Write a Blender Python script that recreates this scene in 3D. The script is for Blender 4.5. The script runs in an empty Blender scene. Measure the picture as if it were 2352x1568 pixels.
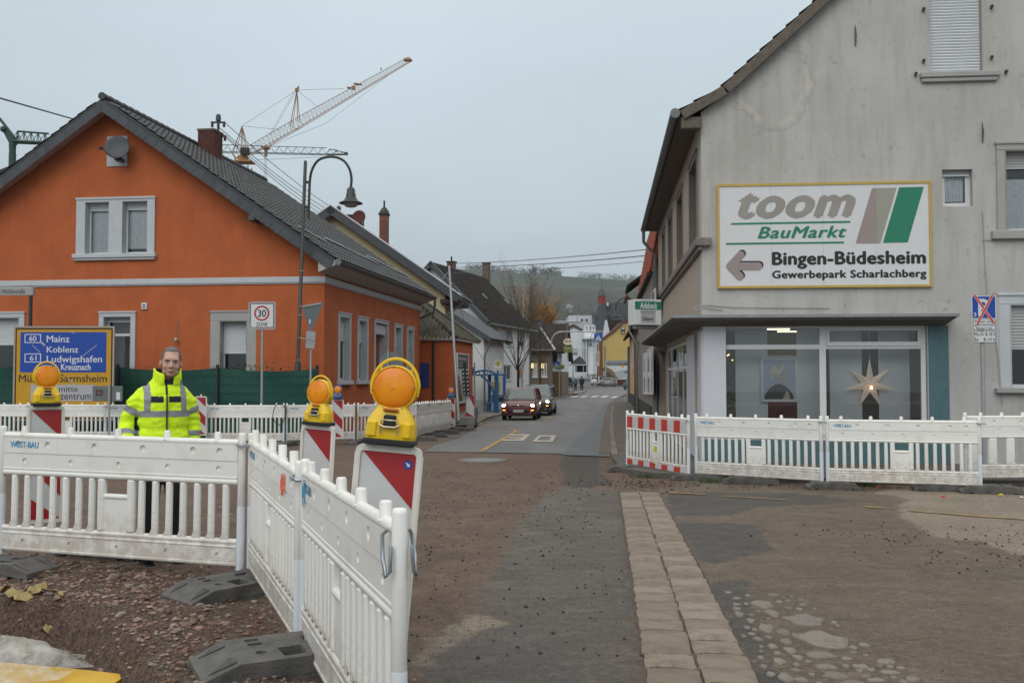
import bpy,bmesh,math,random
from math import sin,cos,pi,radians,sqrt,atan2,hypot
from mathutils import Vector,Matrix,noise
from mathutils.geometry import tessellate_polygon
import numpy as np
random.seed(7)
HAZE=0.00016
SC=bpy.context.scene
COL=SC.collection

# ------------------------------------------------------------------ camera
FPX,CX,CY,CAMZ=2250.0,1176.0,784.0,1.5       # photo measured in a 2352 px wide frame
PITCH=math.atan(81/FPX)
cam_d=bpy.data.cameras.new('camera'); cam=bpy.data.objects.new('camera',cam_d); COL.objects.link(cam)
cam_d.sensor_width=36; cam_d.lens=36*FPX/2352; cam_d.clip_start=0.1; cam_d.clip_end=6000
cam.location=(0,0,CAMZ); cam.rotation_euler=(pi/2+PITCH,0,0)
SC.camera=cam

# ------------------------------------------------------------------ sky, sun, exposure
SUN_EL,SUN_AZ=radians(42),radians(200)           # azimuth clockwise from +Y (street direction)
W=bpy.data.worlds.new('World'); SC.world=W; W.use_nodes=True
wn,wl=W.node_tree.nodes,W.node_tree.links
for n in list(wn): wn.remove(n)
wo=wn.new('ShaderNodeOutputWorld'); wb=wn.new('ShaderNodeBackground'); wb.inputs['Strength'].default_value=0.10
sky=wn.new('ShaderNodeTexSky'); sky.sky_type='NISHITA'; sky.sun_disc=False
sky.sun_elevation=SUN_EL; sky.sun_rotation=SUN_AZ; sky.dust_density=3.0; sky.air_density=1.0; sky.ozone_density=1.0
hs=wn.new('ShaderNodeHueSaturation'); hs.inputs['Saturation'].default_value=0.5; hs.inputs['Value'].default_value=0.8
wl.new(sky.outputs['Color'],hs.inputs['Color'])
# overcast deck: brighter towards the zenith, with faint broad cloud structure
geo=wn.new('ShaderNodeTexCoord'); sep=wn.new('ShaderNodeSeparateXYZ'); wl.new(geo.outputs['Generated'],sep.inputs[0])
cr=wn.new('ShaderNodeValToRGB'); wl.new(sep.outputs['Z'],cr.inputs['Fac'])
e=cr.color_ramp.elements; e[0].position=0.0; e[0].color=(4.45,5.05,5.5,1); e[1].position=1.0; e[1].color=(14.6,14.1,13.0,1)
x_=cr.color_ramp.elements.new(0.12); x_.color=(4.95,5.75,6.3,1)
x_=cr.color_ramp.elements.new(0.34); x_.color=(6.3,7.4,8.0,1)
mp=wn.new('ShaderNodeMapping'); mp.inputs['Scale'].default_value=(1.0,1.0,2.6); wl.new(geo.outputs['Generated'],mp.inputs['Vector'])
nz=wn.new('ShaderNodeTexNoise'); nz.inputs['Scale'].default_value=1.7; nz.inputs['Detail'].default_value=4; wl.new(mp.outputs[0],nz.inputs['Vector'])
mr=wn.new('ShaderNodeMapRange'); mr.inputs['From Min'].default_value=0.3; mr.inputs['From Max'].default_value=0.7
mr.inputs['To Min'].default_value=0.90; mr.inputs['To Max'].default_value=1.08; wl.new(nz.outputs['Fac'],mr.inputs['Value'])
vm=wn.new('ShaderNodeVectorMath'); vm.operation='SCALE'; wl.new(cr.outputs['Color'],vm.inputs[0]); wl.new(mr.outputs[0],vm.inputs['Scale'])
mx=wn.new('ShaderNodeMix'); mx.data_type='RGBA'; mx.inputs[0].default_value=0.88
wl.new(hs.outputs['Color'],mx.inputs[6]); wl.new(vm.outputs[0],mx.inputs[7])
wl.new(mx.outputs[2],wb.inputs['Color']); wl.new(wb.outputs[0],wo.inputs['Surface'])
sd=bpy.data.lights.new('sun','SUN'); sd.energy=0.95; sd.angle=radians(50); sd.color=(1.0,0.965,0.92)
sun=bpy.data.objects.new('sun',sd); COL.objects.link(sun); sun.location=(-20,-40,60)
sdir=Vector((sin(SUN_AZ)*cos(SUN_EL),cos(SUN_AZ)*cos(SUN_EL),sin(SUN_EL)))
sun.rotation_euler=sdir.to_track_quat('Z','Y').to_euler()
vs=SC.view_settings; vs.view_transform='Standard'; vs.look='None'; vs.gamma=1; vs.use_curve_mapping=False; vs.exposure=0.05
cy=SC.cycles; cy.use_denoising=True; cy.max_bounces=6; cy.diffuse_bounces=3; cy.glossy_bounces=3; cy.transmission_bounces=4
cy.transparent_max_bounces=10; cy.volume_bounces=0; cy.caustics_reflective=False; cy.caustics_refractive=False

# ------------------------------------------------------------------ photo pixel -> place
def ray(u,v):
    a,b=(u-CX)/FPX,(CY-v)/FPX
    c,s=cos(PITCH),sin(PITCH)
    return Vector((a,c-b*s,s+b*c))
def P(u,v,Y):
    d=ray(u,v); k=Y/d.y
    return Vector((d.x*k,Y,CAMZ+d.z*k))
PROF=[(-80,.03),(4,.03),(7,0.0),(14.5,-.14),(27,-.31),(48,-.58),(60,-.58),(92,-.37),(117,-.25),(162,-.12),(200,.7),(300,4),(500,10),(900,30)]
def gz(y):
    for (a,za),(b,zb) in zip(PROF,PROF[1:]):
        if y <= b: return za+(zb-za)*(y-a)/(b-a)
    return PROF[-1][1]
def G(u,v,off=0.0):                                 # where the photo pixel meets the ground
    d=ray(u,v); lo,hi=1.5,450.0
    f=lambda Y: CAMZ+d.z*Y/d.y-gz(Y)-off
    for _ in range(60):
        m=(lo+hi)/2
        if f(m) > 0: lo=m
        else: hi=m
    return Vector((d.x*lo/d.y,lo,gz(lo)+off))
class Frame:
    def __init__(s,o,rz=0.0):
        s.o=Vector(o); s.rz=rz; s.c,s.s=cos(rz),sin(rz)
    def loc(s,p):
        d=Vector(p)-s.o
        return Vector((d.x*s.c+d.y*s.s,-d.x*s.s+d.y*s.c,d.z))
    def wor(s,p): return s.o+Vector((p[0]*s.c-p[1]*s.s,p[0]*s.s+p[1]*s.c,p[2]))
    def _r(s,u,v):
        d=ray(u,v)
        return s.loc((0,0,CAMZ)),Vector((d.x*s.c+d.y*s.s,-d.x*s.s+d.y*s.c,d.z))
    def on(s,u,v,y=0.0):
        c,d=s._r(u,v); t=(y-c.y)/d.y
        return (c.x+d.x*t,c.z+d.z*t)
    def onx(s,u,v,x=0.0):
        c,d=s._r(u,v); t=(x-c.x)/d.x
        return (c.y+d.y*t,c.z+d.z*t)

# ------------------------------------------------------------------ mesh builder
class MB:
    def __init__(s): s.v=[]; s.f=[]; s.sm=[]
    def add(s,vs,fs,M=None,sm=False):
        n=len(s.v)
        s.v.extend([(M @ Vector(p)) if M is not None else Vector(p) for p in vs])
        s.f.extend([tuple(i+n for i in f) for f in fs]); s.sm.extend([sm]*len(fs)); return s
    def box(s,x0,x1,y0,y1,z0,z1,bev=0.0,M=None):
        if bev <= 0:
            vs=[(x0,y0,z0),(x1,y0,z0),(x1,y1,z0),(x0,y1,z0),(x0,y0,z1),(x1,y0,z1),(x1,y1,z1),(x0,y1,z1)]
            return s.add(vs,[(0,3,2,1),(4,5,6,7),(0,1,5,4),(1,2,6,5),(2,3,7,6),(3,0,4,7)],M)
        b=min(bev,(x1-x0)/2.1,(y1-y0)/2.1,(z1-z0)/2.1)
        X,Y,Z=(x0,x1),(y0,y1),(z0,z1); vs=[]; idx={}
        for i in (0,1):
            for j in (0,1):
                for k in (0,1):
                    sx,sy,sz=1-2*i,1-2*j,1-2*k
                    for a in range(3):
                        p=[X[i]+sx*b,Y[j]+sy*b,Z[k]+sz*b]
                        p[a]=(X[i],Y[j],Z[k])[a]
                        idx[i,j,k,a]=len(vs); vs.append(p)
        fs=[]
        q=[(0,0),(1,0),(1,1),(0,1)]
        for i in (0,1): fs.append([idx[i,a,c,0] for a,c in q])
        for j in (0,1): fs.append([idx[a,j,c,1] for a,c in q])
        for k in (0,1): fs.append([idx[a,c,k,2] for a,c in q])
        for i in (0,1):
            for j in (0,1):
                fs.append([idx[i,j,0,0],idx[i,j,1,0],idx[i,j,1,1],idx[i,j,0,1]])
                fs.append([idx[i,0,j,0],idx[i,1,j,0],idx[i,1,j,2],idx[i,0,j,2]])
                fs.append([idx[0,i,j,1],idx[1,i,j,1],idx[1,i,j,2],idx[0,i,j,2]])
                for k in (0,1): fs.append([idx[i,j,k,0],idx[i,j,k,1],idx[i,j,k,2]])
        c=Vector(((x0+x1)/2,(y0+y1)/2,(z0+z1)/2)); out=[]
        for f in fs:                                   # orient outward
            p=[Vector(vs[i]) for i in f]; nrm=(p[1]-p[0]).cross(p[2]-p[0])
            out.append(tuple(f) if nrm.dot(sum(p,Vector())/len(p)-c) > 0 else tuple(reversed(f)))
        return s.add(vs,out,M)
    def cbox(s,c,sx,sy,sz,bev=0.0,rz=0.0,M=None):
        T=Matrix.Translation(c) @ Matrix.Rotation(rz,4,'Z')
        return s.box(-sx/2,sx/2,-sy/2,sy/2,-sz/2,sz/2,bev,(M @ T) if M is not None else T)
    def tube(s,pts,r,n=8,caps=True,sm=True,M=None,flat=1.0):
        pts=[Vector(p) for p in pts]; rs=r if isinstance(r,(list,tuple)) else [r]*len(pts)
        vs,fs=[],[]; prev=None
        for i,p in enumerate(pts):
            t=(pts[min(i+1,len(pts)-1)]-pts[max(i-1,0)]).normalized()
            if prev is None:
                a=Vector((0,0,1)) if abs(t.z) < .9 else Vector((1,0,0)); prev=t.cross(a).normalized()
            prev=(prev-t*prev.dot(t)).normalized(); b=t.cross(prev)
            for k in range(n):
                an=2*pi*k/n; vs.append(p+(prev*cos(an)+b*sin(an)*flat)*rs[i])
        for i in range(len(pts)-1):
            for k in range(n):
                k2=(k+1) % n; fs.append((i*n+k,i*n+k2,(i+1)*n+k2,(i+1)*n+k))
        s.add(vs,fs,M,sm)
        if caps:
            m=len(pts)-1
            s.add([vs[k] for k in range(n)],[tuple(range(n-1,-1,-1))],M); s.add([vs[m*n+k] for k in range(n)],[tuple(range(n))],M)
        return s
    def cyl(s,a,b,r,n=10,r2=None,sm=True,M=None): return s.tube([a,b],[r,r if r2 is None else r2],n,True,sm,M)
    def lathe(s,prof,n=16,M=None,sm=True,a0=0.0,a1=2*pi):
        full=abs(a1-a0-2*pi) < 1e-6; m=n if full else n+1; vs,fs=[],[]
        for r,z in prof:
            for k in range(m):
                a=a0+(a1-a0)*k/n; vs.append((r*cos(a),r*sin(a),z))
        for i in range(len(prof)-1):
            for k in range(n):
                k2=(k+1) % m; fs.append((i*m+k,i*m+k2,(i+1)*m+k2,(i+1)*m+k))
        return s.add(vs,fs,M,sm)
    def ell(s,c,rx,ry,rz,n=12,m=8,M=None):
        T=Matrix.Translation(c) @ Matrix.Diagonal((rx,ry,rz,1))
        return s.lathe([(max(sin(pi*i/m),1e-4),-cos(pi*i/m)) for i in range(m+1)],n,(M @ T) if M is not None else T)
    def plate(s,outer,holes=(),d0=0.0,d1=0.1,ax='xz',M=None):
        """polygon with holes in a plane (ax), given thickness along the third axis"""
        def mk(p,d): return {'xz': (p[0],d,p[1]),'yz': (d,p[0],p[1]),'xy': (p[0],p[1],d)}[ax]
        loops=[list(outer)]+[list(h) for h in holes]
        flat=[p for l in loops for p in l]; n=len(flat)
        tr=tessellate_polygon([[Vector((p[0],p[1],0)) for p in l] for l in loops])
        vs=[mk(p,d0) for p in flat]+[mk(p,d1) for p in flat]; fs=[]
        ctr_n=Vector(mk((0,0),d1))-Vector(mk((0,0),d0))
        for t in tr:
            a,b,c=[Vector(vs[i]) for i in t]
            up=(b-a).cross(c-a).dot(ctr_n) > 0
            t=tuple(t); r=tuple(reversed(t))
            fs.append(r if up else t); fs.append(tuple(i+n for i in (t if up else r)))
        k=0
        for l in loops:
            m=len(l)
            for i in range(m): fs.append((k+i,k+(i+1) % m,n+k+(i+1) % m,n+k+i))
            k += m
        return s.add(vs,fs,M)
    def quad(s,a,b,c,d,M=None): return s.add([a,b,c,d],[(0,1,2,3)],M)
    def build(s,name,m,parent=None,off=None,fixn=False,smooth=None):
        me=bpy.data.meshes.new(name)
        vs=s.v if off is None else [v-Vector(off) for v in s.v]
        me.from_pydata([tuple(v) for v in vs],[],s.f)
        me.polygons.foreach_set('use_smooth',s.sm if smooth is None else [smooth]*len(s.f))
        if fixn:
            bm=bmesh.new(); bm.from_mesh(me); bmesh.ops.recalc_face_normals(bm,faces=bm.faces); bm.to_mesh(me); bm.free()
        me.update()
        if m is not None: me.materials.append(m)
        return link(name,me,parent)
def link(name,me,parent=None,loc=None,rz=None):
    o=bpy.data.objects.new(name,me); COL.objects.link(o)
    if parent is not None: o.parent=parent
    if loc is not None: o.location=loc
    if rz is not None: o.rotation_euler=(0,0,rz)
    return o
def rect(x0,z0,x1,z1): return [(x0,z0),(x1,z0),(x1,z1),(x0,z1)]
def circ(x,z,r,n=14): return [(x+r*cos(2*pi*k/n),z+r*sin(2*pi*k/n)) for k in range(n)]
def tag(o,label,cat,group=None):
    o['label']=label; o['category']=cat
    if group: o['group']=group
    return o
def thing(name,label,cat,loc=(0,0,0),rz=0.0,group=None):
    o=bpy.data.objects.new(name,None); COL.objects.link(o); o.empty_display_size=.2
    o.location=loc; o.rotation_euler=(0,0,rz); return tag(o,label,cat,group)
def struct(o): o['kind']='structure'; return o
def stuff(o): o['kind']='stuff'; return o
KIDS={}
def kids(o): return [c for c in o.children]
def dup(root,loc,rz=0.0,label=None,group=None):
    r=root.copy(); COL.objects.link(r); r.location=loc; r.rotation_euler=(0,0,rz)
    if label: r['label']=label
    if group: r['group']=group
    for ch in kids(root):
        c=ch.copy(); COL.objects.link(c); c.parent=r
        for g in kids(ch):
            d=g.copy(); COL.objects.link(d); d.parent=c
    return r

# ------------------------------------------------------------------ shapes evaluated once in a scratch scene (lettering, remeshed bodies)
TMP=bpy.data.scenes.new('scratch')
def evaluated(obs):
    for o in obs: TMP.collection.objects.link(o)
    out=[]
    with bpy.context.temp_override(scene=TMP,view_layer=TMP.view_layers[0]):
        dg=bpy.context.evaluated_depsgraph_get(); dg.update()
        for o in obs: out.append(bpy.data.meshes.new_from_object(o.evaluated_get(dg),depsgraph=dg))
    for o in obs: bpy.data.objects.remove(o)
    return out
TXT={}
def make_texts(keys):
    obs=[]
    for k in keys:
        s,bold,shear=k[0],k[1],k[2]
        c=bpy.data.curves.new('t','FONT'); c.body=s; c.size=1; c.shear=shear; c.resolution_u=3
        if len(k) > 3: c.space_character=k[3]
        obs.append(bpy.data.objects.new('t',c))
    for k,me in zip(keys,evaluated(obs)):
        v0_=[v.co.copy() for v in me.vertices]; f0_=[tuple(p.vertices) for p in me.polygons]; vs,fs=[],[]
        for i,(dx,dy) in enumerate(((0,0),(1,0),(-1,0),(0,.7),(0,-.7)) if k[1] > 0 else ((0,0),)):   # heavier strokes: shifted copies in thin layers
            n0=len(vs); vs += [Vector((v.x+dx*k[1],v.y+dy*k[1],.00015*i)) for v in v0_]; fs += [tuple(q+n0 for q in f) for f in f0_]
        x0=min(v.x for v in vs); x1=max(v.x for v in vs); y0=min(v.y for v in vs); y1=max(v.y for v in vs)
        TXT[k[0]]=([((v.x-x0)/(x1-x0),(v.y-y0)/(y1-y0),v.z) for v in vs],fs,(x1-x0)/(y1-y0))
def lettering(mb,s,x0,x1,z0,z1,y,ax='xz',sgn=1):
    """printed text fitted to a box on a face; faces -y by default"""
    vs,fs,_=TXT[s]
    if ax == 'xz': pts=[(x0+a*(x1-x0),y-d,z0+b*(z1-z0)) for a,b,d in vs]
    elif ax == 'yz': pts=[(y+d,x0+a*(x1-x0),z0+b*(z1-z0)) for a,b,d in vs]
    else: pts=[(x0+a*(x1-x0),z0+b*(z1-z0),y+d) for a,b,d in vs]
    return mb.add(pts,fs)
def remesh(mb,voxel,smooth=6,factor=.5,name='body'):
    me=bpy.data.meshes.new('r'); me.from_pydata([tuple(v) for v in mb.v],[],mb.f)
    bm=bmesh.new(); bm.from_mesh(me); bmesh.ops.remove_doubles(bm,verts=bm.verts,dist=1e-5); bmesh.ops.recalc_face_normals(bm,faces=bm.faces); bm.to_mesh(me); bm.free()
    o=bpy.data.objects.new('r',me)
    m=o.modifiers.new('r','REMESH'); m.mode='VOXEL'; m.voxel_size=voxel; m.use_smooth_shade=True
    m=o.modifiers.new('s','SMOOTH'); m.iterations=smooth; m.factor=factor
    r=evaluated([o])[0]; r.name=name
    r.polygons.foreach_set('use_smooth',[True]*len(r.polygons))
    return r

# ------------------------------------------------------------------ materials
def ngroup(name):
    m=bpy.data.materials.new(name); m.use_nodes=True; nt=m.node_tree
    b=nt.nodes['Principled BSDF']; return m,nt.nodes,nt.links,b
def mixc(N,L,fac,a,b):
    n=N.new('ShaderNodeMix'); n.data_type='RGBA'
    if isinstance(fac,(int,float)): n.inputs[0].default_value=fac
    else: L.new(fac,n.inputs[0])
    for i,c in ((6,a),(7,b)):
        if isinstance(c,tuple): n.inputs[i].default_value=(*c[:3],1)
        else: L.new(c,n.inputs[i])
    return n.outputs[2]
def noise_n(N,L,vec,scale,detail=5,rough=.6,dist=0):
    n=N.new('ShaderNodeTexNoise'); n.inputs['Scale'].default_value=scale; n.inputs['Detail'].default_value=detail
    n.inputs['Roughness'].default_value=rough; n.inputs['Distortion'].default_value=dist; L.new(vec,n.inputs['Vector']); return n.outputs['Fac']
def rng(N,L,v,a,b,c=0.0,d=1.0):
    n=N.new('ShaderNodeMapRange'); L.new(v,n.inputs['Value'])
    n.inputs['From Min'].default_value=a; n.inputs['From Max'].default_value=b; n.inputs['To Min'].default_value=c; n.inputs['To Max'].default_value=d
    return n.outputs[0]
def mth(N,L,op,a,b=None):
    n=N.new('ShaderNodeMath'); n.operation=op
    for i,x in ((0,a),(1,b)):
        if x is None: continue
        if isinstance(x,(int,float)): n.inputs[i].default_value=x
        else: L.new(x,n.inputs[i])
    return n.outputs[0]
def mapped(N,L,vec,sc):
    n=N.new('ShaderNodeMapping'); n.inputs['Scale'].default_value=sc; L.new(vec,n.inputs['Vector']); return n.outputs[0]
def bumpn(N,L,bsdf,h,strength,dist=.01):
    n=N.new('ShaderNodeBump'); n.inputs['Strength'].default_value=strength; n.inputs['Distance'].default_value=dist
    L.new(h,n.inputs['Height']); L.new(n.outputs[0],bsdf.inputs['Normal'])
def mat(name,col,rough=.6,var=.1,vs_=4.,bump=0.,bs=60.,metal=0.,spec=.5,emit=0.,dirt=None,ds=2.,dlo=.5,dhi=.75,dmax=.8,rnd=0.,streak=None,bd=.01,alpha=1.,coat=0.,trans=0.,splash=None):
    m,N,L,b=ngroup(name)
    b.inputs['Roughness'].default_value=rough; b.inputs['Metallic'].default_value=metal; b.inputs['Specular IOR Level'].default_value=spec
    b.inputs['Coat Weight'].default_value=coat
    tc=N.new('ShaderNodeTexCoord').outputs['Object']
    f=noise_n(N,L,tc,vs_)
    k=rng(N,L,f,.25,.75,1-var,1+var)
    if rnd:
        oi=N.new('ShaderNodeObjectInfo'); k=mth(N,L,'MULTIPLY',k,rng(N,L,oi.outputs['Random'],0,1,1-rnd,1+rnd))
    v=N.new('ShaderNodeVectorMath'); v.operation='SCALE'; v.inputs[0].default_value=col[:3]; L.new(k,v.inputs['Scale'])
    c=v.outputs[0]
    if dirt is not None:
        d=rng(N,L,noise_n(N,L,tc,ds,8,.7),dlo,dhi,0,dmax); c=mixc(N,L,d,c,dirt)
    if streak is not None:
        d=rng(N,L,noise_n(N,L,mapped(N,L,tc,(5,5,.5)),1.0,6,.65),.52,.75,0,.6); c=mixc(N,L,d,c,streak)
    if splash is not None:                              # mud splashed up from the ground
        sz=N.new('ShaderNodeSeparateXYZ'); L.new(tc,sz.inputs[0]); hgt=mth(N,L,'ADD',sz.outputs[2],rng(N,L,noise_n(N,L,tc,9,6,.75),.3,.7,.22,-.30))
        c=mixc(N,L,rng(N,L,hgt,.34,-.02,0,.62),c,splash)
        c=mixc(N,L,rng(N,L,noise_n(N,L,mapped(N,L,tc,(9,9,1.6)),3,6,.7),.60,.74,0,.4),c,(.50,.45,.38))
    L.new(c,b.inputs['Base Color'])
    if bump: bumpn(N,L,b,noise_n(N,L,tc,bs,4,.6),bump,bd)
    if emit: L.new(c,b.inputs['Emission Color']); b.inputs['Emission Strength'].default_value=emit
    if trans: b.inputs['Transmission Weight'].default_value=trans
    if alpha < 1: b.inputs['Alpha'].default_value=alpha
    return m
def glass(name,tint=(.95,.97,.97),refl=.06,rough=.015):
    m,N,L,b=ngroup(name); N.remove(b); out=[n for n in N if n.type == 'OUTPUT_MATERIAL'][0]
    t=N.new('ShaderNodeBsdfTransparent'); t.inputs[0].default_value=(*tint,1)
    g=N.new('ShaderNodeBsdfGlossy'); g.inputs['Roughness'].default_value=rough
    lw=N.new('ShaderNodeFresnel'); lw.inputs[0].default_value=1.5
    fac=mth(N,L,'MAXIMUM',mth(N,L,'MULTIPLY',lw.outputs[0],1.0),refl)
    mx=N.new('ShaderNodeMixShader'); L.new(fac,mx.inputs[0]); L.new(t.outputs[0],mx.inputs[1]); L.new(g.outputs[0],mx.inputs[2]); L.new(mx.outputs[0],out.inputs[0])
    return m
M=dict(
    barrier=mat('barrier_white_plastic',(.80,.80,.775),.38,.04,3,.03,80,dirt=(.55,.49,.41),ds=2.6,dlo=.5,dhi=.8,dmax=.6,splash=(.36,.29,.23),rnd=.05),
    barrier_red=mat('barrier_red_film',(.52,.045,.03),.4,.08),clasp=mat('galvanised_clasp',(.42,.46,.5),.4,.15,20,metal=.7),
    post_grey=mat('grey_plastic_post',(.62,.66,.70),.45,.05),stencil=mat('blue_spray_paint',(.05,.30,.52),.7,.5,25),orange_spray=mat('orange_spray_paint',(.9,.16,.08),.7,.4,25),
    rubber=mat('recycled_rubber',(.085,.083,.08),.85,.4,9,.8,45,dirt=(.17,.14,.115),ds=6,dlo=.5,dhi=.8,dmax=.6,rnd=.2),
    hole=mat('dark_recess',(.012,.012,.012),.9,0),
    beacon_white=mat('reflective_white_sheeting',(.55,.56,.57),.4,.04,6,dirt=(.4,.36,.31),ds=3,dmax=.35),beacon_red=mat('reflective_red_sheeting',(.33,.018,.022),.35,.06),
    beacon_frame=mat('beacon_frame_plastic',(.66,.64,.59),.45,.06,8,.05,60,dirt=(.36,.3,.24),ds=5,dlo=.52,dhi=.75,dmax=.7),
    lamp_yellow=mat('yellow_lamp_housing',(.80,.52,.012),.38,.05,5,.03,70,dirt=(.35,.24,.05),ds=5,dlo=.58,dhi=.8,dmax=.45),lamp_blue=mat('blue_lamp_housing',(.03,.13,.42),.4,.05),
    black_plastic=mat('black_plastic',(.012,.013,.015),.5,.2,10),zinc=mat('zinc_wire',(.62,.55,.38),.35,.1,metal=.9),
    steel=mat('galvanised_steel',(.36,.38,.40),.5,.12,6,.05,40,metal=.35),steel_dark=mat('dark_green_steel',(.028,.036,.034),.45,.15,5,.05,40),
    white_trim=mat('grey_white_trim',(.50,.53,.56),.7,.06,3,.08,60,dirt=(.36,.36,.35),ds=4,dlo=.55,dhi=.8,dmax=.4),stone_trim=mat('grey_stone_trim',(.36,.36,.35),.8,.08,3,.12,70),
    pvc=mat('white_window_frame',(.66,.67,.68),.4,.03),shutter=mat('roller_shutter',(.42,.43,.43),.5,.05,3),shutter_white=mat('white_roller_shutter',(.60,.63,.66),.5,.04),
    curtain=mat('net_curtain',(.80,.82,.85),.9,.15,12),dark=mat('dark_room',(.014,.015,.016),.9,.1),glass=glass('window_glass'),darkglass=mat('dark_window_glass',(.02,.024,.028),.06,.1,spec=.7),  # dark room colour is near-black to stand in for unlit interiors
    slate=mat('slate',(.055,.064,.075),.55,.16,9,.15,50,rnd=.16),zincgutter=mat('zinc_gutter',(.15,.165,.17),.5,.15,5,metal=.3),fascia=mat('white_soffit_board',(.44,.42,.41),.7,.08,dirt=(.3,.26,.24),ds=4,dmax=.5),
    rooftile=mat('charcoal_roof_tile',(.028,.030,.035),.5,.2,7,.15,60,rnd=.13),oldtile=mat('weathered_brown_tile',(.028,.024,.021),.9,.3,4,.2,40,spec=.2,dirt=(.06,.055,.05),ds=20,dlo=.6,dhi=.75,dmax=.5,rnd=.22),redtile=mat('clay_red_tile',(.36,.085,.04),.7,.2,6,.15,50,rnd=.2),
    brick=mat('red_brick',(.115,.034,.025),.85,.2,9,.2,90,rnd=.25),mortar=mat('mortar',(.12,.10,.09),.95,.1),brick_light=mat('orange_brick',(.21,.075,.045),.85,.2,9,.2,90,rnd=.2),
    cream=mat('cream_render',(.56,.49,.30),.85,.06,2,.1,90),white_wall=mat('white_render',(.72,.74,.76),.85,.05,1.5,.08,80,streak=(.58,.59,.60)),white_wall2=mat('pale_blue_white_render',(.62,.66,.70),.85,.05,1),
    wood_dark=mat('dark_brown_wood',(.05,.034,.027),.8,.2,6),yellow_wall=mat('ochre_yellow_render',(.50,.36,.12),.85,.06,1.5,streak=(.36,.27,.11)),brownstone=mat('brown_brick_wall',(.16,.115,.075),.9,.3,7,.3,30),
    peach=mat('peach_render',(.62,.37,.19),.85,.08,2,.1,60,streak=(.33,.19,.1)),taupe=mat('taupe_render',(.24,.205,.185),.85,.08,2,.1,60,streak=(.16,.14,.125)),rust=mat('rusty_copper',(.19,.07,.035),.6,.2,metal=.3),
    green_sheet=mat('green_privacy_fabric',(.008,.075,.055),.75,.2,3,.3,14,bd=.03),green_wire=mat('green_fence_wire',(.008,.04,.03),.5,.1),anthracite=mat('anthracite_post',(.02,.024,.026),.5,.1),
    sign_yellow=mat('sign_yellow',(.56,.30,.012),.42,.05,5,dirt=(.4,.24,.03),ds=3,dmax=.4),sign_blue=mat('sign_blue',(.010,.062,.36),.4,.06,4),sign_white=mat('sign_white',(.66,.67,.69),.4,.03),sign_black=mat('sign_black',(.014,.014,.015),.5,0),sign_red=mat('sign_red',(.42,.016,.025),.4,.05),sign_grey=mat('sign_grey_back',(.13,.155,.16),.5,.08,5),tape_red=mat('red_cross_tape',(.62,.05,.025),.45,.05),
    ad_green=mat('advert_green',(.015,.20,.115),.4,.03),ad_taupe=mat('advert_faded_taupe',(.30,.275,.25),.45,.12,1.3),ad_grey=mat('advert_faded_olive',(.31,.31,.26),.45,.08,1.5),ad_pink=mat('advert_faded_pink',(.31,.25,.245),.45,.06),ad_yellow=mat('advert_yellow_frame',(.50,.35,.075),.5,.08,4),lgrey=mat('sign_light_grey',(.42,.42,.45),.5,.05),
    canopy_top=mat('canopy_zinc_edge',(.26,.27,.275),.6,.15,4,.05,30),canopy_under=mat('canopy_weathered_board',(.15,.135,.12),.85,.2,6,.15,30),ledge=mat('sandstone_ledge',(.20,.17,.155),.85,.15,6,.2,50),
    sidewall=mat('beige_render',(.40,.33,.27),.85,.07,2,.12,60,streak=(.26,.21,.17)),panel_white=mat('white_facade_panel',(.60,.62,.66),.45,.03),paper=mat('white_blind',(.62,.63,.66),.9,.05,3),
    wood_old=mat('weathered_barge_board',(.13,.11,.09),.9,.3,9,.3,40),roomwall=mat('shop_back_wall',(.20,.19,.19),.9,.1),
)
make_texts([('toom',.05,.32,1.08),('BauMarkt',.035,.3,1.08),('Bingen-Büdesheim',.045,0,1.05),('Gewerbepark Scharlachberg',.045,0,1.06),('Adelseck',.03,.15),('Fenster · Rollläden in Kunststoff und Metall',0,0),('Glasarbeiten · Rollläden · Reparaturen',0,0),('Glaserei',.02,0),
    ('WUST-BAU',.03,0),('Mainz',.012,0),('Koblenz',.012,0),('Ludwigshafen',.012,0),('Kreuznach',.02,0),('60',.02,0),('61',.02,0),('Münster-Sarmsheim',.008,0),('Stadtmitte',.005,0),('zentrum',.005,0),('30',.02,0),('ZONE',.01,0),('P',.03,0),('3',.02,0),
    ('Parken mit',.01,0),('gekennzeichneten',.01,0),('Flächen 3 Std.',.01,0),('Mo-Fr 8-18 h',.01,0),('Sa    8-14 h',.01,0),('Hitchinstraße',.01,0),('H',.05,0),('WI QX 382',.03,0),('150 € Jubiläumsbonus sichern!',.02,0),('Neue Straße',.01,0),('Wohnungsbau',.01,0),('CSS',.01,0),('GASTSTÄTTE',.02,0),('Bitburger',.02,.3),('Ad',.02,.2),('mitte',.005,0)])
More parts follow.
